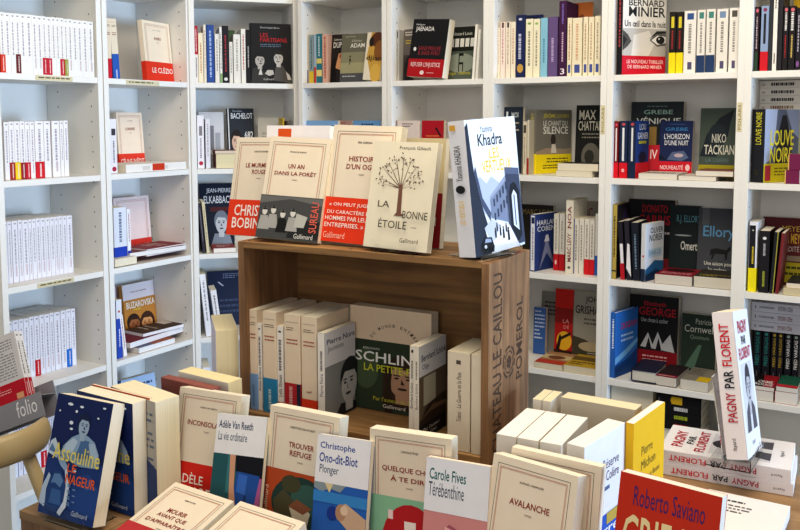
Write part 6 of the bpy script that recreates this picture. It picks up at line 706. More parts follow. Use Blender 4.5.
book('paperback_book','cream book LA BONNE ÉTOILE with leafy brown tree',(-.8737,1.3392,1.3706),(-.1804,.0165,-.0505),.139,.197,.016,'e9e1cc',[('t','F','4a443c','François Gibault',.42,.92,.9,.96),('p','F','6a5248',[(.5,.56),(.512,.565),(.146,.66),(.14,.66)]),('p','F','6a5248',[(.5,.56),(.512,.565),(.206,.74),(.2,.74)]),('p','F','6a5248',[(.5,.56),(.512,.565),(.276,.8),(.27,.8)]),('p','F','6a5248',[(.5,.56),(.512,.565),(.386,.84),(.38,.84)]),('p','F','6a5248',[(.5,.56),(.512,.565),(.506,.86),(.5,.86)]),('p','F','6a5248',[(.5,.56),(.512,.565),(.626,.83),(.62,.83)]),('p','F','6a5248',[(.5,.56),(.512,.565),(.726,.78),(.72,.78)]),('p','F','6a5248',[(.5,.56),(.512,.565),(.806,.71),(.8,.71)]),('p','F','6a5248',[(.5,.56),(.512,.565),(.826,.64),(.82,.64)]),('p','F','6a5248',[(.5,.56),(.512,.565),(.206,.6),(.2,.6)]),('p','F','6a5248',[(.5,.56),(.512,.565),(.306,.6),(.3,.6)]),('p','F','6a5248',[(.5,.56),(.512,.565),(.726,.6),(.72,.6)]),('p','F','7a5648',[(.44,.31),(.48,.34),(.475,.6),(.53,.6),(.55,.34),(.6,.31)]),('p','F','4f4038',[(.135,.675),(.136,.69),(.151,.7),(.151,.685)]),('p','F','4f4038',[(.085,.639),(.103,.648),(.124,.645),(.106,.636)]),('p','F','4f4038',[(.18,.653),(.187,.667),(.207,.673),(.199,.659)]),('p','F','4f4038',[(.144,.686),(.138,.7),(.148,.712),(.154,.699)]),('p','F','4f4038',[(.169,.626),(.153,.635),(.152,.65),(.167,.64)]),('p','F','4f4038',[(.245,.759),(.223,.759),(.208,.77),(.23,.77)]),('p','F','4f4038',[(.161,.724),(.144,.732),(.141,.747),(.158,.738)]),('p','F','4f4038',[(.252,.74),(.239,.751),(.241,.766),(.254,.755)]),('p','F','4f4038',[(.212,.748),(.19,.748),(.175,.759),(.197,.759)]),('p','F','4f4038',[(.171,.741),(.149,.74),(.133,.75),(.155,.751)]),('p','F','4f4038',[(.251,.751),(.25,.765),(.264,.776),(.265,.762)]),('p','F','4f4038',[(.301,.774),(.28,.77),(.262,.779),(.283,.782)]),('p','F','4f4038',[(.269,.784),(.284,.795),(.305,.795),(.291,.784)]),('p','F','4f4038',[(.278,.825),(.274,.839),(.286,.851),(.29,.837)]),('p','F','4f4038',[(.248,.772),(.24,.785),(.247,.798),(.256,.785)]),('p','F','4f4038',[(.36,.842),(.347,.853),(.349,.868),(.362,.856)]),('p','F','4f4038',[(.342,.81),(.325,.818),(.321,.832),(.338,.825)]),('p','F','4f4038',[(.449,.824),(.429,.818),(.409,.825),(.429,.83)]),('p','F','4f4038',[(.385,.819),(.364,.819),(.349,.83),(.371,.83)]),('p','F','4f4038',[(.439,.819),(.427,.83),(.43,.845),(.443,.833)]),('p','F','4f4038',[(.511,.835),(.489,.837),(.476,.848),(.498,.847)]),('p','F','4f4038',[(.452,.848),(.47,.857),(.491,.853),(.473,.845)]),('p','F','4f4038',[(.517,.825),(.534,.834),(.555,.832),(.538,.823)]),('p','F','4f4038',[(.493,.831),(.508,.842),(.529,.843),(.515,.832)]),('p','F','4f4038',[(.505,.887),(.483,.887),(.468,.897),(.489,.898)]),('p','F','4f4038',[(.643,.836),(.662,.844),(.683,.84),(.664,.832)]),('p','F','4f4038',[(.632,.804),(.61,.803),(.595,.813),(.616,.814)]),('p','F','4f4038',[(.68,.827),(.66,.821),(.64,.827),(.66,.833)]),('p','F','4f4038',[(.618,.832),(.604,.842),(.605,.857),(.619,.846)]),('p','F','4f4038',[(.642,.821),(.64,.835),(.653,.846),(.655,.832)]),('p','F','4f4038',[(.68,.767),(.699,.775),(.72,.771),(.701,.763)]),('p','F','4f4038',[(.762,.762),(.741,.758),(.722,.766),(.743,.77)]),('p','F','4f4038',[(.745,.753),(.74,.767),(.75,.779),(.756,.765)]),('p','F','4f4038',[(.681,.764),(.667,.774),(.669,.789),(.682,.778)]),('p','F','4f4038',[(.698,.767),(.677,.763),(.659,.772),(.68,.775)]),('p','F','4f4038',[(.776,.699),(.757,.705),(.75,.719),(.769,.713)]),('p','F','4f4038',[(.822,.73),(.802,.725),(.783,.732),(.803,.737)]),('p','F','4f4038',[(.738,.706),(.758,.712),(.778,.707),(.759,.7)]),('p','F','4f4038',[(.743,.724),(.762,.731),(.783,.725),(.763,.719)]),('p','F','4f4038',[(.746,.688),(.765,.696),(.786,.693),(.768,.684)]),('p','F','4f4038',[(.804,.611),(.786,.619),(.782,.633),(.8,.625)]),('p','F','4f4038',[(.805,.656),(.785,.661),(.777,.675),(.797,.67)]),('p','F','4f4038',[(.853,.631),(.835,.639),(.832,.653),(.849,.645)]),('p','F','4f4038',[(.846,.622),(.841,.636),(.852,.648),(.857,.635)]),('p','F','4f4038',[(.784,.616),(.785,.631),(.801,.64),(.8,.626)]),('p','F','4f4038',[(.293,.709),(.279,.719),(.281,.734),(.294,.723)]),('p','F','4f4038',[(.304,.713),(.284,.717),(.274,.731),(.294,.727)]),('p','F','4f4038',[(.356,.695),(.336,.701),(.329,.715),(.348,.709)]),('p','F','4f4038',[(.306,.71),(.285,.713),(.273,.725),(.294,.723)]),('p','F','4f4038',[(.298,.705),(.294,.719),(.306,.731),(.31,.717)]),('p','F','4f4038',[(.402,.734),(.405,.748),(.423,.756),(.419,.742)]),('p','F','4f4038',[(.389,.778),(.385,.792),(.397,.803),(.401,.789)]),('p','F','4f4038',[(.427,.735),(.429,.749),(.446,.758),(.443,.743)]),('p','F','4f4038',[(.384,.717),(.38,.731),(.39,.743),(.395,.73)]),('p','F','4f4038',[(.426,.763),(.416,.776),(.422,.789),(.432,.777)]),('p','F','4f4038',[(.586,.796),(.565,.797),(.552,.809),(.573,.807)]),('p','F','4f4038',[(.579,.781),(.558,.784),(.546,.796),(.567,.794)]),('p','F','4f4038',[(.508,.732),(.51,.746),(.526,.755),(.524,.74)]),('p','F','4f4038',[(.588,.777),(.567,.78),(.556,.793),(.577,.79)]),('p','F','4f4038',[(.54,.779),(.538,.794),(.551,.805),(.553,.791)]),('p','F','4f4038',[(.648,.708),(.626,.706),(.609,.715),(.63,.717)]),('p','F','4f4038',[(.691,.709),(.67,.705),(.652,.713),(.673,.717)]),('p','F','4f4038',[(.699,.66),(.695,.674),(.707,.686),(.711,.672)]),('p','F','4f4038',[(.699,.68),(.709,.693),(.73,.697),(.719,.684)]),('p','F','4f4038',[(.668,.653),(.651,.662),(.649,.676),(.665,.668)]),('p','F','4f4038',[(.159,.586),(.162,.6),(.178,.609),(.176,.595)]),('p','F','4f4038',[(.209,.602),(.196,.613),(.198,.628),(.211,.616)]),('p','F','4f4038',[(.168,.632),(.187,.64),(.208,.636),(.189,.628)]),('p','F','4f4038',[(.259,.579),(.237,.576),(.22,.585),(.241,.588)]),('p','F','4f4038',[(.249,.565),(.237,.576),(.24,.59),(.252,.579)]),('p','F','4f4038',[(.332,.596),(.346,.608),(.367,.609),(.354,.598)]),('p','F','4f4038',[(.287,.616),(.278,.629),(.284,.642),(.294,.63)]),('p','F','4f4038',[(.258,.607),(.243,.618),(.244,.632),(.258,.622)]),('p','F','4f4038',[(.302,.611),(.28,.611),(.266,.622),(.287,.622)]),('p','F','4f4038',[(.24,.593),(.242,.608),(.258,.617),(.256,.602)]),('p','F','4f4038',[(.75,.619),(.729,.621),(.717,.633),(.738,.631)]),('p','F','4f4038',[(.764,.627),(.743,.624),(.725,.633),(.747,.636)]),('p','F','4f4038',[(.718,.567),(.738,.573),(.758,.567),(.738,.561)]),('p','F','4f4038',[(.663,.572),(.681,.58),(.702,.576),(.684,.568)]),('p','F','4f4038',[(.718,.607),(.708,.62),(.714,.633),(.724,.621)]),('p','F','4f4038',[(.621,.623),(.6,.627),(.59,.641),(.611,.637)]),('p','F','4f4038',[(.644,.615),(.659,.626),(.681,.625),(.665,.615)]),('p','F','4f4038',[(.676,.63),(.655,.625),(.636,.632),(.657,.637)]),('p','F','4f4038',[(.654,.595),(.646,.608),(.654,.621),(.662,.608)]),('p','F','4f4038',[(.618,.628),(.62,.642),(.636,.651),(.634,.637)]),('t','F','3a3630','LA',.2,.38,.38,.44),('t','F','3a3630','BONNE',.6,.29,.98,.36),('t','F','3a3630','ÉTOILE',.24,.19,.68,.28),('d','F','8a8070',.75,.2,.85,.22,1),('t','F','4a443c','Gallimard',.6,.07,.88,.11)],seed=277)
book('paperback_book','olive cream book with dark red foot behind the tree cover',(-.869,1.4357,1.3643),(-.1044,-.0051,-.2053),.12,.205,.012,'cfc39e',[('r','F','8c1c26',0,0,1,.5),('r','F','b8b0a0',.5,.2,.9,.28)],seed=278)
book('paperback_book','tall white novel LES VERTUEUX with street photo',(-.6368,1.3289,1.3682),(-.0775,-.0516,1.3758),.15,.235,.036,'e9eaf2',[('r','F','dfe8f6',0,0,1,1),('t','F','23242a','Yasmina',.28,.9,.52,.95),('T','F','1b1c22','Khadra',.22,.8,.7,.89),('T','F','f0c838','LES',.42,.7,.62,.78),('T','F','f0c838','VERTUEUX',.26,.6,.85,.69),('p','F','b4c0d8',[(.06,.5),(.2,.58),(.32,.52),(.42,.57),(.6,.5),(.95,.5),(.95,.3),(.06,.3)]),('p','F','2c3344',[(0,0),(0,.95),(.05,.98),(.07,.8),(.1,.62),(.16,.46),(.2,.36),(.3,.18),(.34,0)]),('p','F','4a5570',[(.1,.62),(.13,.66),(.22,.42),(.36,.3),(.34,.24),(.2,.36)]),('p','F','7d89a4',[(.36,.42),(.7,.56),(.7,.2),(.36,.26)]),('p','F','99a4bc',[(.36,.42),(.7,.56),(.7,.52),(.36,.395)]),('p','F','39425a',[(.42,.34),(.42,.395),(.45,.402),(.45,.345)]),('p','F','39425a',[(.42,.23),(.42,.29),(.45,.292),(.45,.232)]),('p','F','39425a',[(.485,.368),(.485,.423),(.515,.43),(.515,.373)]),('p','F','39425a',[(.485,.258),(.485,.318),(.515,.32),(.515,.26)]),('p','F','39425a',[(.55,.396),(.55,.451),(.58,.458),(.58,.401)]),('p','F','39425a',[(.55,.286),(.55,.346),(.58,.348),(.58,.288)]),('p','F','39425a',[(.615,.424),(.615,.479),(.645,.486),(.645,.429)]),('p','F','39425a',[(.615,.314),(.615,.374),(.645,.376),(.645,.316)]),('p','F','39425a',[(.68,.452),(.68,.507),(.71,.514),(.71,.457)]),('p','F','39425a',[(.68,.342),(.68,.402),(.71,.404),(.71,.344)]),('p','F','3f4860',[(.7,.62),(.98,.6),(1,.02),(.86,.02),(.7,.18)]),('p','F','596480',[(.7,.62),(.98,.6),(.98,.55),(.7,.57)]),('p','F','1c202c',[(.74,.16),(.74,.42),(.78,.48),(.84,.5),(.9,.48),(.95,.42),(.95,.08),(.86,.04)]),('p','F','d4dcec',[(.79,.17),(.79,.4),(.84,.44),(.9,.4),(.9,.12)]),('p','F','4a5570',[(.83,.17),(.83,.4),(.85,.4),(.85,.16)]),('p','F','eceff6',[(.2,.2),(.36,.25),(.7,.18),(.86,.02),(.86,0),(.3,0)]),('p','F','c2cade',[(.2,.2),(.36,.25),(.5,.2),(.4,.1),(.3,.08)]),('p','F','15181f',[(.14,.02),(.12,.08),(.2,.13),(.32,.12),(.36,.05),(.34,.01)]),('e','F','e8ecf4',.19,.06,.025,.014),('p','F','9aa6c0',[(.18,.09),(.2,.12),(.3,.11),(.31,.085)]),('p','F','1a1e28',[(.484,.115),(.486,.18),(.514,.18),(.518,.115)]),('e','F','1a1e28',.5,.19,.011,.009),('p','F','1a1e28',[(.542,.091),(.545,.162),(.575,.162),(.58,.091)]),('e','F','1a1e28',.56,.173,.012,.01),('p','F','1a1e28',[(.427,.154),(.429,.206),(.451,.206),(.454,.154)]),('e','F','1a1e28',.44,.214,.009,.007),('p','F','1a1e28',[(.641,.066),(.643,.144),(.677,.144),(.682,.066)]),('e','F','1a1e28',.66,.156,.013,.011),('p','F','1a1e28',[(.607,.134),(.609,.186),(.631,.186),(.634,.134)]),('e','F','1a1e28',.62,.194,.009,.007),('p','F','1a1e28',[(.386,.109),(.387,.168),(.413,.168),(.416,.109)]),('e','F','1a1e28',.4,.177,.01,.008),('v','S','23242a','Yasmina KHADRA',.3,.56,.68,.82),('e','S','23242a',.5,.5,.28,.03),('v','S','e6c048','LES VERTUEUX',.32,.24,.64,.42),('r','S','d8a848',.15,.93,.5,.97)],page='f1f0ee',seed=279)
book('paperback_book','cream novel INCONSOLABLE with wide red band',(-1.1478,1.1087,.9103),(-.2004,-.02,.0487),.143,.206,.024,'e7dbc8',[*GA('ADÈLE VAN REETH',['INCONSOLABLE']),('T','f','f8ece8','ADÈLE',.08,.52,.52,.78),('T','f','f8ece8','VAN REETH',.08,.2,.95,.46)],band=('d22a20',0,.37),seed=280)
book('paperback_book','pocket paperback with woman in blue jeans',(-1.0276,1.079,.9082),(-.274,-.0527,.0998),.1035,.187,.01,'2f6468',[('r','F','e6e6ea',0,.64,1,1),('T','F','24365c','Adèle Van Reeth',.05,.87,.74,.94),('t','F','3a4a66','La vie ordinaire',.06,.76,.64,.84),('r','F','285a62',0,0,.35,.64),('r','F','3c7a80',.3,.3,.4,.64),('p','F','16161e',[(.45,.64),(.48,.5),(.55,.44),(1,.42),(1,.64)]),('p','F','27529c',[(.5,.5),(.95,.48),(1,.2),(.9,0),(.5,0),(.46,.25)]),('p','F','3b6cc0',[(.54,.48),(.72,.47),(.7,.3),(.52,.32)]),('p','F','1a3668',[(.68,.3),(.72,.3),(.74,0),(.66,0)]),('p','F','d09c80',[(.34,.64),(.45,.64),(.47,.36),(.52,.22),(.5,.1),(.42,.12),(.38,.3)]),('p','F','a85a90',[(.86,.1),(.96,.46),(1,.46),(1,0),(.82,0)]),('r','F','8c8a86',0,0,.34,.14)],seed=281)
book('paperback_book','cream novel TROUVER REFUGE with rust house band',(-.9398,1.116,.9099),(-.1578,-.0009,.0189),.143,.206,.028,'e7dbc8',[*GA('CHRISTOPHE ONO-DIT-BIOT',['TROUVER','REFUGE']),('e','f','27423e',.55,.5,.42,.44),('e','f','3a6058',.65,.6,.24,.24),('e','f','4a4a34',.4,.8,.14,.14),('p','f','52503a',[(.16,.5),(.3,.7),(.5,.5),(.4,.1),(.2,.2)]),('p','f','cfc8b4',[(.4,.42),(.52,.56),(.7,.4),(.66,.14),(.48,.2)]),('p','f','8a5a40',[(.38,.44),(.5,.58),(.72,.48),(.6,.36)]),('p','f','e0d8c4',[(.2,.3),(.4,.12),(.66,.02),(.5,0),(.3,.1)]),('v','f','e8d0b8','Gallimard',.03,.25,.08,.7)],band=('b8502a',0,.5),seed=282)
book('paperback_book','pocket paperback with hand and shell underwater',(-.8148,1.0858,.908),(-.2281,-.0535,.0003),.1035,.187,.011,'2a62b4',[('r','F','e6e6ec',0,.6,1,1),('T','F','2c4a98','Christophe',.06,.87,.72,.94),('T','F','2c4a98','Ono-dit-Biot',.06,.77,.78,.85),('t','F','3a4a6a','Plonger',.08,.66,.44,.75),('p','F','8a98a0',[(0,.6),(.6,.6),(.5,.54),(.3,.56),(.15,.52),(0,.55)]),('p','F','d8c8a0',[(.2,.6),(.3,.52),(.36,.6)]),('r','F','3a86c8',0,.44,1,.53),('e','F','1c3a8c',.38,.36,.1,.06),('p','F','c4a890',[(.46,.42),(.62,.46),(1,.36),(1,.2),(.7,.24),(.5,.32)]),('e','F','b08a70',.54,.38,.1,.07),('e','F','d8c0a8',.6,.4,.07,.04),('p','F','c0a088',[(.8,.18),(1,.2),(1,.05),(.9,.08)])],seed=283)
book('paperback_book','cream novel QUELQUE CHOSE À TE DIRE with green band',(-.7233,1.1236,.9072),(-.0724,-.034,.0602),.143,.206,.024,'e7dbc8',[*GA('CAROLE FIVES',['QUELQUE CHOSE','À TE DIRE']),('e','f','b8242c',.52,.3,.36,.62),('p','f','f0e8e4',[(.44,.1),(.44,.3),(.36,.3),(.36,.44),(.44,.44),(.44,.66),(.58,.66),(.58,.44),(.66,.44),(.66,.3),(.58,.3),(.58,.1)]),('r','f','f0d8d8',.24,.66,.3,.8)],band=('8fc4a2',0,.5),seed=284)
book('paperback_book','pocket paperback with pink crystal shape',(-.6156,1.093,.9077),(-.1868,-.0151,.0646),.1035,.187,.012,'cf8f90',[('r','F','e6e8f0',0,.58,1,1),('T','F','2a6a6a','Carole Fives',.06,.83,.64,.92),('t','F','3a4a5c','Térébenthine',.06,.7,.62,.81),('p','F','a8586c',[(.3,.1),(.28,.42),(.42,.5),(.6,.46),(.85,.44),(1,.3),(.95,.05),(.6,0)]),('p','F','e0b0ae',[(.3,.3),(.36,.48),(.48,.46),(.46,.28),(.38,.16)]),('p','F','8a3a30',[(.5,.42),(.85,.42),(.98,.25),(.7,.1),(.6,.25)]),('p','F','c8a080',[(.4,.12),(.55,.3),(.6,.1)])],seed=285)
book('paperback_book','cream novel standing close behind AVALANCHE',(-.5048,1.1477,.9106),(-.1203,.019,-.015),.14,.205,.02,'e7dbc8',[*GA('R. HARANGER',['AVALANCHE'])],seed=286)
book('paperback_book','cream novel AVALANCHE in front',(-.5249,1.0972,.9118),(-.2366,.0014,-.1558),.14,.205,.026,'e7dbc8',[*GA('RAPHAËL HARANGER',['AVALANCHE'])],seed=287)
book('paperback_book','red novel CRIE-LE with yellow and violet lettering',(-.3396,1.1285,.912),(-.1843,.015,-.1069),.14,.205,.024,'c23420',[('t','F','4a2a6a','Roberto Saviano',.16,.8,.86,.93),('T','F','e8d8a8','CRIE-LE',.08,.46,.88,.74),('T','F','e8d8a8','BIEN FORT',.08,.16,.9,.4)],page='efe6d8',seed=288)
book('paperback_book','cream spine beside the crate, first of the row',(-.5143,1.2212,.9055),(0,0,1.6102),.14,.205,.0329,'ece6da',[],page='f4f1ec',seed=289)
book('paperback_book','cream spine, second of the row beside the crate',(-.4783,1.2227,.9055),(0,0,1.6102),.14,.205,.0342,'ece6da',[],page='f4f1ec',seed=290)
book('paperback_book','cream spine, third of the row beside the crate',(-.4407,1.2241,.9055),(0,0,1.6102),.14,.205,.0347,'ece6da',[],page='f4f1ec',seed=291)
book('paperback_book','cream spined white book LA RÉSERVE with blue band',(-.4073,1.233,.9055),(-.0004,-.0032,1.4148),.14,.205,.03,'e9e9ee',[('r','S','ece6da',0,0,1,1),('t','F','6a6470','La Réserve',.3,.72,.85,.8),('t','F','6a6470','et la Colère',.3,.62,.85,.7),('r','F','5a6a90',.45,.55,.62,.58),('r','f','c0a850',.55,.75,1,1),('T','f','f0f2f6','pierre',.1,.45,.85,.75),('T','f','f0f2f6','jamais',.1,.08,.85,.38)],page='f4f1ec',band=('2a5fc4',0,.36),seed=292)
book('paperback_book','bright yellow paperback standing among the white books',(-.3709,1.3706,.9055),(-.0001,0,1.4555),.14,.205,.014,'e8b81c',[('v','S','8a6a1c','Pierre Michon',.25,.1,.75,.4),('t','F','7a6420','Pierre',.25,.68,.6,.76),('t','F','7a6420','Michon',.25,.56,.7,.64),('t','F','8a7430','Les Deux Beune',.25,.45,.85,.5)],page='f2f0ee',seed=293)
book('paperback_book','cream book standing behind the row, left',(-.5461,1.4101,.9055),(0,0,1.6102),.064,.205,.0164,'ece6da',[],page='ece2c0',seed=294)
book('paperback_book','cream book standing behind the row, middle',(-.5286,1.4108,.9055),(0,0,1.6102),.064,.205,.0162,'ece6da',[],page='ece2c0',seed=295)
book('paperback_book','thick grey cream book standing crosswise behind the row',(-.5217,1.4436,.9056),(-.0017,-.0061,-.0496),.136,.205,.035,'c6beae',[],page='ebdfbe',seed=296)
book('paperback_book','thick novel with grey blue patterned cover and white pages beside swimmer copies',(-1.2695,1.0894,.9078),(.0092,.0164,-.1608),.14,.205,.05,'b8b4ac',[('d','F','6a7488',.1,.1,.95,.9,14),('p','F','3a4a78',[(.6,0),(.7,.5),(1,.4),(1,0)])],page='efe6c8',seed=297)
book('paperback_book','reddish brown book behind the thick cream one',(-1.2332,1.1826,.9055),(.0175,.0003,-.0625),.14,.205,.02,'8c5048',[],page='96584e',seed=298)
book('paperback_book','cream topped book farthest left of the crate',(-1.2345,1.2311,.9057),(.0288,.0016,-.0751),.14,.205,.035,'ece6da',[],page='efe2b4',seed=299)
book('paperback_book','tall white book standing against the crate side',(-1.315,1.4083,.9055),(.0023,-.0093,-.7644),.16,.272,.045,'dcd6e2',[],page='e4d8b4',seed=300)
book('paperback_book','dark blue book LE NAGEUR with swimmers, front copy',(-1.3087,.9561,.9163),(-.2686,-.016,.0057),.14,.205,.028,'16264e',[('p','F','13245a',[(0,0),(0,1),(1,1),(1,0)]),('p','F','1d3a78',[(0,0),(0,.45),(.3,.5),(.6,.42),(1,.5),(1,0)]),('p','F','25498c',[(.5,.1),(.55,.36),(.8,.4),(1,.3),(1,.06)]),('p','F','3a629e',[(.62,.3),(.8,.36),(.96,.3),(.8,.27)]),('p','F','8fa9c6',[(.22,.5),(.26,.58),(.38,.66),(.5,.7),(.66,.7),(.8,.66),(.9,.57),(.94,.46),(.6,.44)]),('p','F','b9cbdc',[(.26,.52),(.3,.6),(.42,.66),(.5,.64),(.44,.54)]),('p','F','4f719e',[(.5,.5),(.56,.66),(.7,.66),(.76,.52)]),('p','F','a9bed4',[(.7,.64),(.8,.65),(.9,.55),(.88,.5),(.76,.54)]),('e','F','15224a',.562,.795,.116,.089),('e','F','a3b7cc',.57,.77,.092,.089),('p','F','a3b7cc',[(.528,.65),(.523,.717),(.617,.717),(.612,.65)]),('p','F','15224a',[(.47,.779),(.486,.837),(.57,.872),(.659,.832),(.67,.783),(.633,.819),(.517,.825)]),('p','F','25406e',[(.517,.788),(.521,.794),(.561,.793),(.563,.787)]),('e','F','25406e',.54,.776,.016,.005),('p','F','25406e',[(.592,.788),(.596,.794),(.636,.793),(.638,.787)]),('e','F','25406e',.615,.776,.016,.005),('p','F','25406e',[(.577,.774),(.604,.746),(.569,.748)]),('e','F','25406e',.579,.726,.032,.006),('p','F','c4d2e0',[(0,.5),(.03,.6),(.1,.63),(.24,.52),(.18,.47)]),('p','F','5d7ea8',[(.02,.52),(.06,.58),(.18,.5)]),('e','F','dfe8f2',.27,.93,.05,.012),('e','F','dfe8f2',.48,.925,.035,.01),('e','F','dfe8f2',.4,.88,.022,.012),('e','F','dfe8f2',.34,.78,.035,.016),('e','F','dfe8f2',.36,.73,.03,.01),('e','F','dfe8f2',.8,.86,.02,.008),('e','F','dfe8f2',.1,.86,.016,.008),('e','F','dfe8f2',.88,.95,.03,.008),('e','F','dfe8f2',.3,.45,.05,.01),('e','F','dfe8f2',.55,.4,.03,.008),('p','F','22447e',[(.1,.1),(.12,.28),(.2,.36),(.32,.37),(.42,.3),(.46,.16),(.4,.05),(.2,.04)]),('p','F','5f84b0',[(.16,.26),(.2,.34),(.3,.35),(.38,.3),(.34,.24),(.24,.27)]),('p','F','3c649c',[(.18,.1),(.2,.22),(.36,.22),(.4,.1)]),('p','F','d0dae6',[(.36,.42),(.42,.4),(.5,.26),(.5,.1),(.42,.02),(.36,.04),(.44,.14),(.44,.26)]),('p','F','b4c6da',[(0,.08),(.02,.22),(.1,.34),(.14,.32),(.1,.2),(.12,.06)]),('p','F','8fa9c8',[(.2,.48),(.3,.5),(.42,.42),(.38,.38),(.28,.42)]),('e','F','6d8db8',.58,.3,.03,.006),('e','F','6d8db8',.494,.284,.03,.006),('e','F','6d8db8',.499,.268,.03,.006),('e','F','6d8db8',.592,.252,.03,.006),('e','F','6d8db8',.505,.236,.03,.006),('e','F','6d8db8',.511,.22,.03,.006),('e','F','6d8db8',.604,.204,.03,.006),('e','F','6d8db8',.516,.188,.03,.006),('e','F','6d8db8',.524,.172,.03,.006),('e','F','6d8db8',.616,.156,.03,.006),('e','F','6d8db8',.527,.14,.03,.006),('e','F','6d8db8',.537,.124,.03,.006),('t','F','f0dc6a','Assouline',.12,.46,.96,.6),('T','F','e8642c','LE',.42,.385,.58,.45),('T','F','e8642c','NAGEUR',.42,.29,.95,.37),('t','F','c8d4e4','Gallimard',.62,.05,.9,.09)],page='f3ead4',seed=301)
book('paperback_book','dark blue book LE NAGEUR with swimmers, copy behind',(-1.2989,1.0373,.9099),(.0107,.0245,.0093),.14,.205,.032,'16264e',[('p','F','13245a',[(0,0),(0,1),(1,1),(1,0)]),('p','F','1d3a78',[(0,0),(0,.45),(.3,.5),(.6,.42),(1,.5),(1,0)]),('p','F','25498c',[(.5,.1),(.55,.36),(.8,.4),(1,.3),(1,.06)]),('p','F','3a629e',[(.62,.3),(.8,.36),(.96,.3),(.8,.27)]),('p','F','8fa9c6',[(.22,.5),(.26,.58),(.38,.66),(.5,.7),(.66,.7),(.8,.66),(.9,.57),(.94,.46),(.6,.44)]),('p','F','b9cbdc',[(.26,.52),(.3,.6),(.42,.66),(.5,.64),(.44,.54)]),('p','F','4f719e',[(.5,.5),(.56,.66),(.7,.66),(.76,.52)]),('p','F','a9bed4',[(.7,.64),(.8,.65),(.9,.55),(.88,.5),(.76,.54)]),('e','F','15224a',.562,.795,.116,.089),('e','F','a3b7cc',.57,.77,.092,.089),('p','F','a3b7cc',[(.528,.65),(.523,.717),(.617,.717),(.612,.65)]),('p','F','15224a',[(.47,.779),(.486,.837),(.57,.872),(.659,.832),(.67,.783),(.633,.819),(.517,.825)]),('p','F','25406e',[(.517,.788),(.521,.794),(.561,.793),(.563,.787)]),('e','F','25406e',.54,.776,.016,.005),('p','F','25406e',[(.592,.788),(.596,.794),(.636,.793),(.638,.787)]),('e','F','25406e',.615,.776,.016,.005),('p','F','25406e',[(.577,.774),(.604,.746),(.569,.748)]),('e','F','25406e',.579,.726,.032,.006),('p','F','c4d2e0',[(0,.5),(.03,.6),(.1,.63),(.24,.52),(.18,.47)]),('p','F','5d7ea8',[(.02,.52),(.06,.58),(.18,.5)]),('e','F','dfe8f2',.27,.93,.05,.012),('e','F','dfe8f2',.48,.925,.035,.01),('e','F','dfe8f2',.4,.88,.022,.012),('e','F','dfe8f2',.34,.78,.035,.016),('e','F','dfe8f2',.36,.73,.03,.01),('e','F','dfe8f2',.8,.86,.02,.008),('e','F','dfe8f2',.1,.86,.016,.008),('e','F','dfe8f2',.88,.95,.03,.008),('e','F','dfe8f2',.3,.45,.05,.01),('e','F','dfe8f2',.55,.4,.03,.008),('p','F','22447e',[(.1,.1),(.12,.28),(.2,.36),(.32,.37),(.42,.3),(.46,.16),(.4,.05),(.2,.04)]),('p','F','5f84b0',[(.16,.26),(.2,.34),(.3,.35),(.38,.3),(.34,.24),(.24,.27)]),('p','F','3c649c',[(.18,.1),(.2,.22),(.36,.22),(.4,.1)]),('p','F','d0dae6',[(.36,.42),(.42,.4),(.5,.26),(.5,.1),(.42,.02),(.36,.04),(.44,.14),(.44,.26)]),('p','F','b4c6da',[(0,.08),(.02,.22),(.1,.34),(.14,.32),(.1,.2),(.12,.06)]),('p','F','8fa9c8',[(.2,.48),(.3,.5),(.42,.42),(.38,.38),(.28,.42)]),('e','F','6d8db8',.58,.3,.03,.006),('e','F','6d8db8',.494,.284,.03,.006),('e','F','6d8db8',.499,.268,.03,.006),('e','F','6d8db8',.592,.252,.03,.006),('e','F','6d8db8',.505,.236,.03,.006),('e','F','6d8db8',.511,.22,.03,.006),('e','F','6d8db8',.604,.204,.03,.006),('e','F','6d8db8',.516,.188,.03,.006),('e','F','6d8db8',.524,.172,.03,.006),('e','F','6d8db8',.616,.156,.03,.006),('e','F','6d8db8',.527,.14,.03,.006),('e','F','6d8db8',.537,.124,.03,.006),('t','F','f0dc6a','Assouline',.12,.46,.96,.6),('T','F','e8642c','LE',.42,.385,.58,.45),('T','F','e8642c','NAGEUR',.42,.29,.95,.37),('t','F','c8d4e4','Gallimard',.62,.05,.9,.09)],page='f3ead4',seed=302)
book('paperback_book','orange backed thin book behind the swimmer copies',(-1.2992,1.0705,.9103),(.0107,.0245,.0093),.1475,.207,.0045,'c85a1c',[],page='f3ead4',seed=303)
book('paperback_book',"cream novel MOURIR AVANT QUE D'APPARAÎTRE lying flat",(-1.0889,.8591,.9247),(-1.2866,-.0014,-.0683),.14,.205,.02,'e7dbc8',[*GA('RÉMI DAVID',['MOURIR','AVANT QUE',"D'APPARAÎTRE"]),('p','f','e4e4ea',[(.2,.2),(.3,.7),(.6,.8),(.8,.4),(.6,.1)]),('p','f','2c3048',[(.2,.2),(.28,.75),(.34,.72),(.3,.3)])],band=('b8363a',0,.5),seed=304)
book('paperback_book','cream novel lying flat, cut by the bottom edge',(-.9415,.8561,.9247),(-1.2872,-.0029,-.0694),.14,.205,.02,'e7dbc8',[*GA('',[])],seed=305)
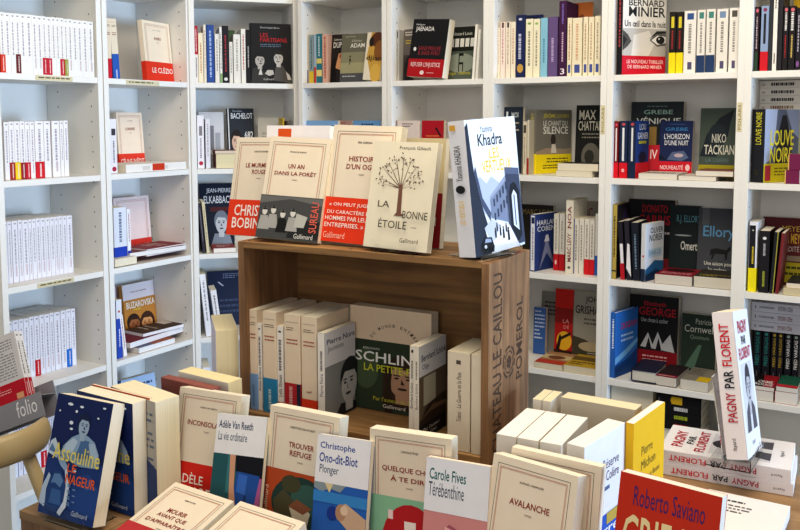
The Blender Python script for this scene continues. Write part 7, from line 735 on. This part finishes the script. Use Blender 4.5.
book('paperback_book','white biography with red and black title, top of stack',(-.1666,1.7023,.9549),(-1.5708,0,1.627),.155,.24,.0245,'e2dfe6',[('r','F','e8e6ea',0,0,1,1),('r','F','d4d2d8',.14,.16,.9,.63),('p','F','55535c',[(.2,.16),(.26,.3),(.42,.36),(.66,.36),(.82,.3),(.88,.16)]),('p','F','d8d6da',[(.46,.16),(.48,.34),(.6,.34),(.6,.16)]),('e','F','3a3840',.522,.488,.176,.135),('e','F','bcb8bc',.53,.45,.141,.135),('p','F','bcb8bc',[(.466,.268),(.458,.369),(.602,.369),(.594,.268)]),('p','F','3a3840',[(.378,.464),(.402,.551),(.53,.605),(.666,.545),(.682,.47),(.626,.524),(.45,.534)]),('p','F','55525a',[(.445,.477),(.451,.486),(.512,.485),(.515,.476)]),('e','F','55525a',.48,.459,.024,.008),('p','F','55525a',[(.56,.477),(.566,.486),(.627,.485),(.63,.476)]),('e','F','55525a',.595,.459,.024,.008),('p','F','55525a',[(.535,.457),(.572,.414),(.524,.416)]),('e','F','55525a',.54,.382,.048,.009),('T','F','b81e34','PAGNY',.2,.84,.8,.93),('T','F','26262c','PAR',.35,.76,.65,.82),('T','F','b81e34','FLORENT',.12,.66,.88,.74),('t','F','3a3a40','fayard',.4,.06,.6,.1),('V','S','b02036','PAGNY',.28,.25,.74,.45),('V','S','26262c','PAR',.28,.48,.74,.6),('V','S','c8202c','FLORENT',.28,.63,.74,.92),('v','S','26262c','fayard',.36,.06,.6,.14)],page='f6f6fa',seed=306)
book('paperback_book','white biography with red and black title, lowest in stack',(-.1617,1.7017,.93),(-1.5708,0,1.627),.155,.24,.0245,'e2dfe6',[('r','F','e8e6ea',0,0,1,1),('r','F','d4d2d8',.14,.16,.9,.63),('p','F','55535c',[(.2,.16),(.26,.3),(.42,.36),(.66,.36),(.82,.3),(.88,.16)]),('p','F','d8d6da',[(.46,.16),(.48,.34),(.6,.34),(.6,.16)]),('e','F','3a3840',.522,.488,.176,.135),('e','F','bcb8bc',.53,.45,.141,.135),('p','F','bcb8bc',[(.466,.268),(.458,.369),(.602,.369),(.594,.268)]),('p','F','3a3840',[(.378,.464),(.402,.551),(.53,.605),(.666,.545),(.682,.47),(.626,.524),(.45,.534)]),('p','F','55525a',[(.445,.477),(.451,.486),(.512,.485),(.515,.476)]),('e','F','55525a',.48,.459,.024,.008),('p','F','55525a',[(.56,.477),(.566,.486),(.627,.485),(.63,.476)]),('e','F','55525a',.595,.459,.024,.008),('p','F','55525a',[(.535,.457),(.572,.414),(.524,.416)]),('e','F','55525a',.54,.382,.048,.009),('T','F','b81e34','PAGNY',.2,.84,.8,.93),('T','F','26262c','PAR',.35,.76,.65,.82),('T','F','b81e34','FLORENT',.12,.66,.88,.74),('t','F','3a3a40','fayard',.4,.06,.6,.1),('V','S','b02036','PAGNY',.28,.25,.74,.45),('V','S','26262c','PAR',.28,.48,.74,.6),('V','S','c8202c','FLORENT',.28,.63,.74,.92),('v','S','26262c','fayard',.36,.06,.6,.14)],page='f6f6fa',seed=307)
book('paperback_book','white biography with red and black spine standing on stack',(-.234,1.6435,.9823),(-.1608,.1385,1.5322),.135,.27,.038,'e6e3ea',[('r','F','e8e6ea',0,0,1,1),('r','F','d4d2d8',.14,.16,.9,.63),('p','F','55535c',[(.2,.16),(.26,.3),(.42,.36),(.66,.36),(.82,.3),(.88,.16)]),('p','F','d8d6da',[(.46,.16),(.48,.34),(.6,.34),(.6,.16)]),('e','F','3a3840',.522,.488,.176,.135),('e','F','bcb8bc',.53,.45,.141,.135),('p','F','bcb8bc',[(.466,.268),(.458,.369),(.602,.369),(.594,.268)]),('p','F','3a3840',[(.378,.464),(.402,.551),(.53,.605),(.666,.545),(.682,.47),(.626,.524),(.45,.534)]),('p','F','55525a',[(.445,.477),(.451,.486),(.512,.485),(.515,.476)]),('e','F','55525a',.48,.459,.024,.008),('p','F','55525a',[(.56,.477),(.566,.486),(.627,.485),(.63,.476)]),('e','F','55525a',.595,.459,.024,.008),('p','F','55525a',[(.535,.457),(.572,.414),(.524,.416)]),('e','F','55525a',.54,.382,.048,.009),('T','F','b81e34','PAGNY',.2,.84,.8,.93),('T','F','26262c','PAR',.35,.76,.65,.82),('T','F','b81e34','FLORENT',.12,.66,.88,.74),('t','F','3a3a40','fayard',.4,.06,.6,.1),('V','S','b02036','PAGNY',.28,.25,.74,.45),('V','S','26262c','PAR',.28,.48,.74,.6),('V','S','c8202c','FLORENT',.28,.63,.74,.92),('v','S','26262c','fayard',.36,.06,.6,.14)],page='f3ecd8',seed=308)
book('paperback_book','white paperback lying flat before the biographies at lower right',(-.3005,1.4075,.9258),(-1.5688,.0019,-.0209),.14,.205,.02,'efedf0',[('d','F','3a3a40',.12,.8,.5,.88,1),('d','F','5a5a60',.1,.6,.6,.78,3)],page='f2f0f2',seed=309)
book('paperback_book','grey backed paperback with red foot in the grey rack, front',(-1.93,1.4062,.8953),(.248,.3888,-2.8169),.108,.178,.014,'d2d0d2',[('d','B','8a8a90',.08,.34,.86,.92,14),('r','S','eeeef2',0,0,1,1),('r','S','4a4a50',.3,.93,.7,.95),('u','S','6a6a70',.35,.36,.65,.85),('d','b','e8b0b0',.1,.5,.6,.85,3),('r','b','d8a078',.72,.12,.92,.4),('u','s','e8b8b8',.35,.2,.65,.8)],page='f2efe8',band=('b8142a',0,.3),seed=310)
book('paperback_book','grey backed paperback with red foot in the grey rack, behind',(-1.9332,1.42,.892),(.248,.3888,-2.8169),.108,.178,.014,'d2d0d2',[('d','B','8a8a90',.08,.34,.86,.92,14),('r','S','eeeef2',0,0,1,1),('r','S','4a4a50',.3,.93,.7,.95),('u','S','6a6a70',.35,.36,.65,.85),('d','b','e8b0b0',.1,.5,.6,.85,3),('r','b','d8a078',.72,.12,.92,.4),('u','s','e8b8b8',.35,.2,.65,.8)],page='f2efe8',band=('b8142a',0,.3),seed=311)
# ---------------------------------------------------------------- stands and rack
stand('clear acrylic stand under the tall street novel',(-.6223,1.4024,1.363),1.3758,.12,.036,.0776,0.16,0.022)
stand('clear acrylic stand under the leafy tree book',(-.8043,1.3357,1.363),-.0505,.0973,.016,.1804,0.1,0.022)
stand('clear acrylic stand under the front swimmer book',(-1.2387,.9565,.9065),.0057,.105,.028,.2687,0.09,0.03)
stand('clear acrylic stand on the white biographies',(-.2314,1.7103,.9552),1.5322,.1215,.038,.1623,0.17,0.022)
rack((-2.0215,1.3606,.8576),(-.248,-.3888,.3247))
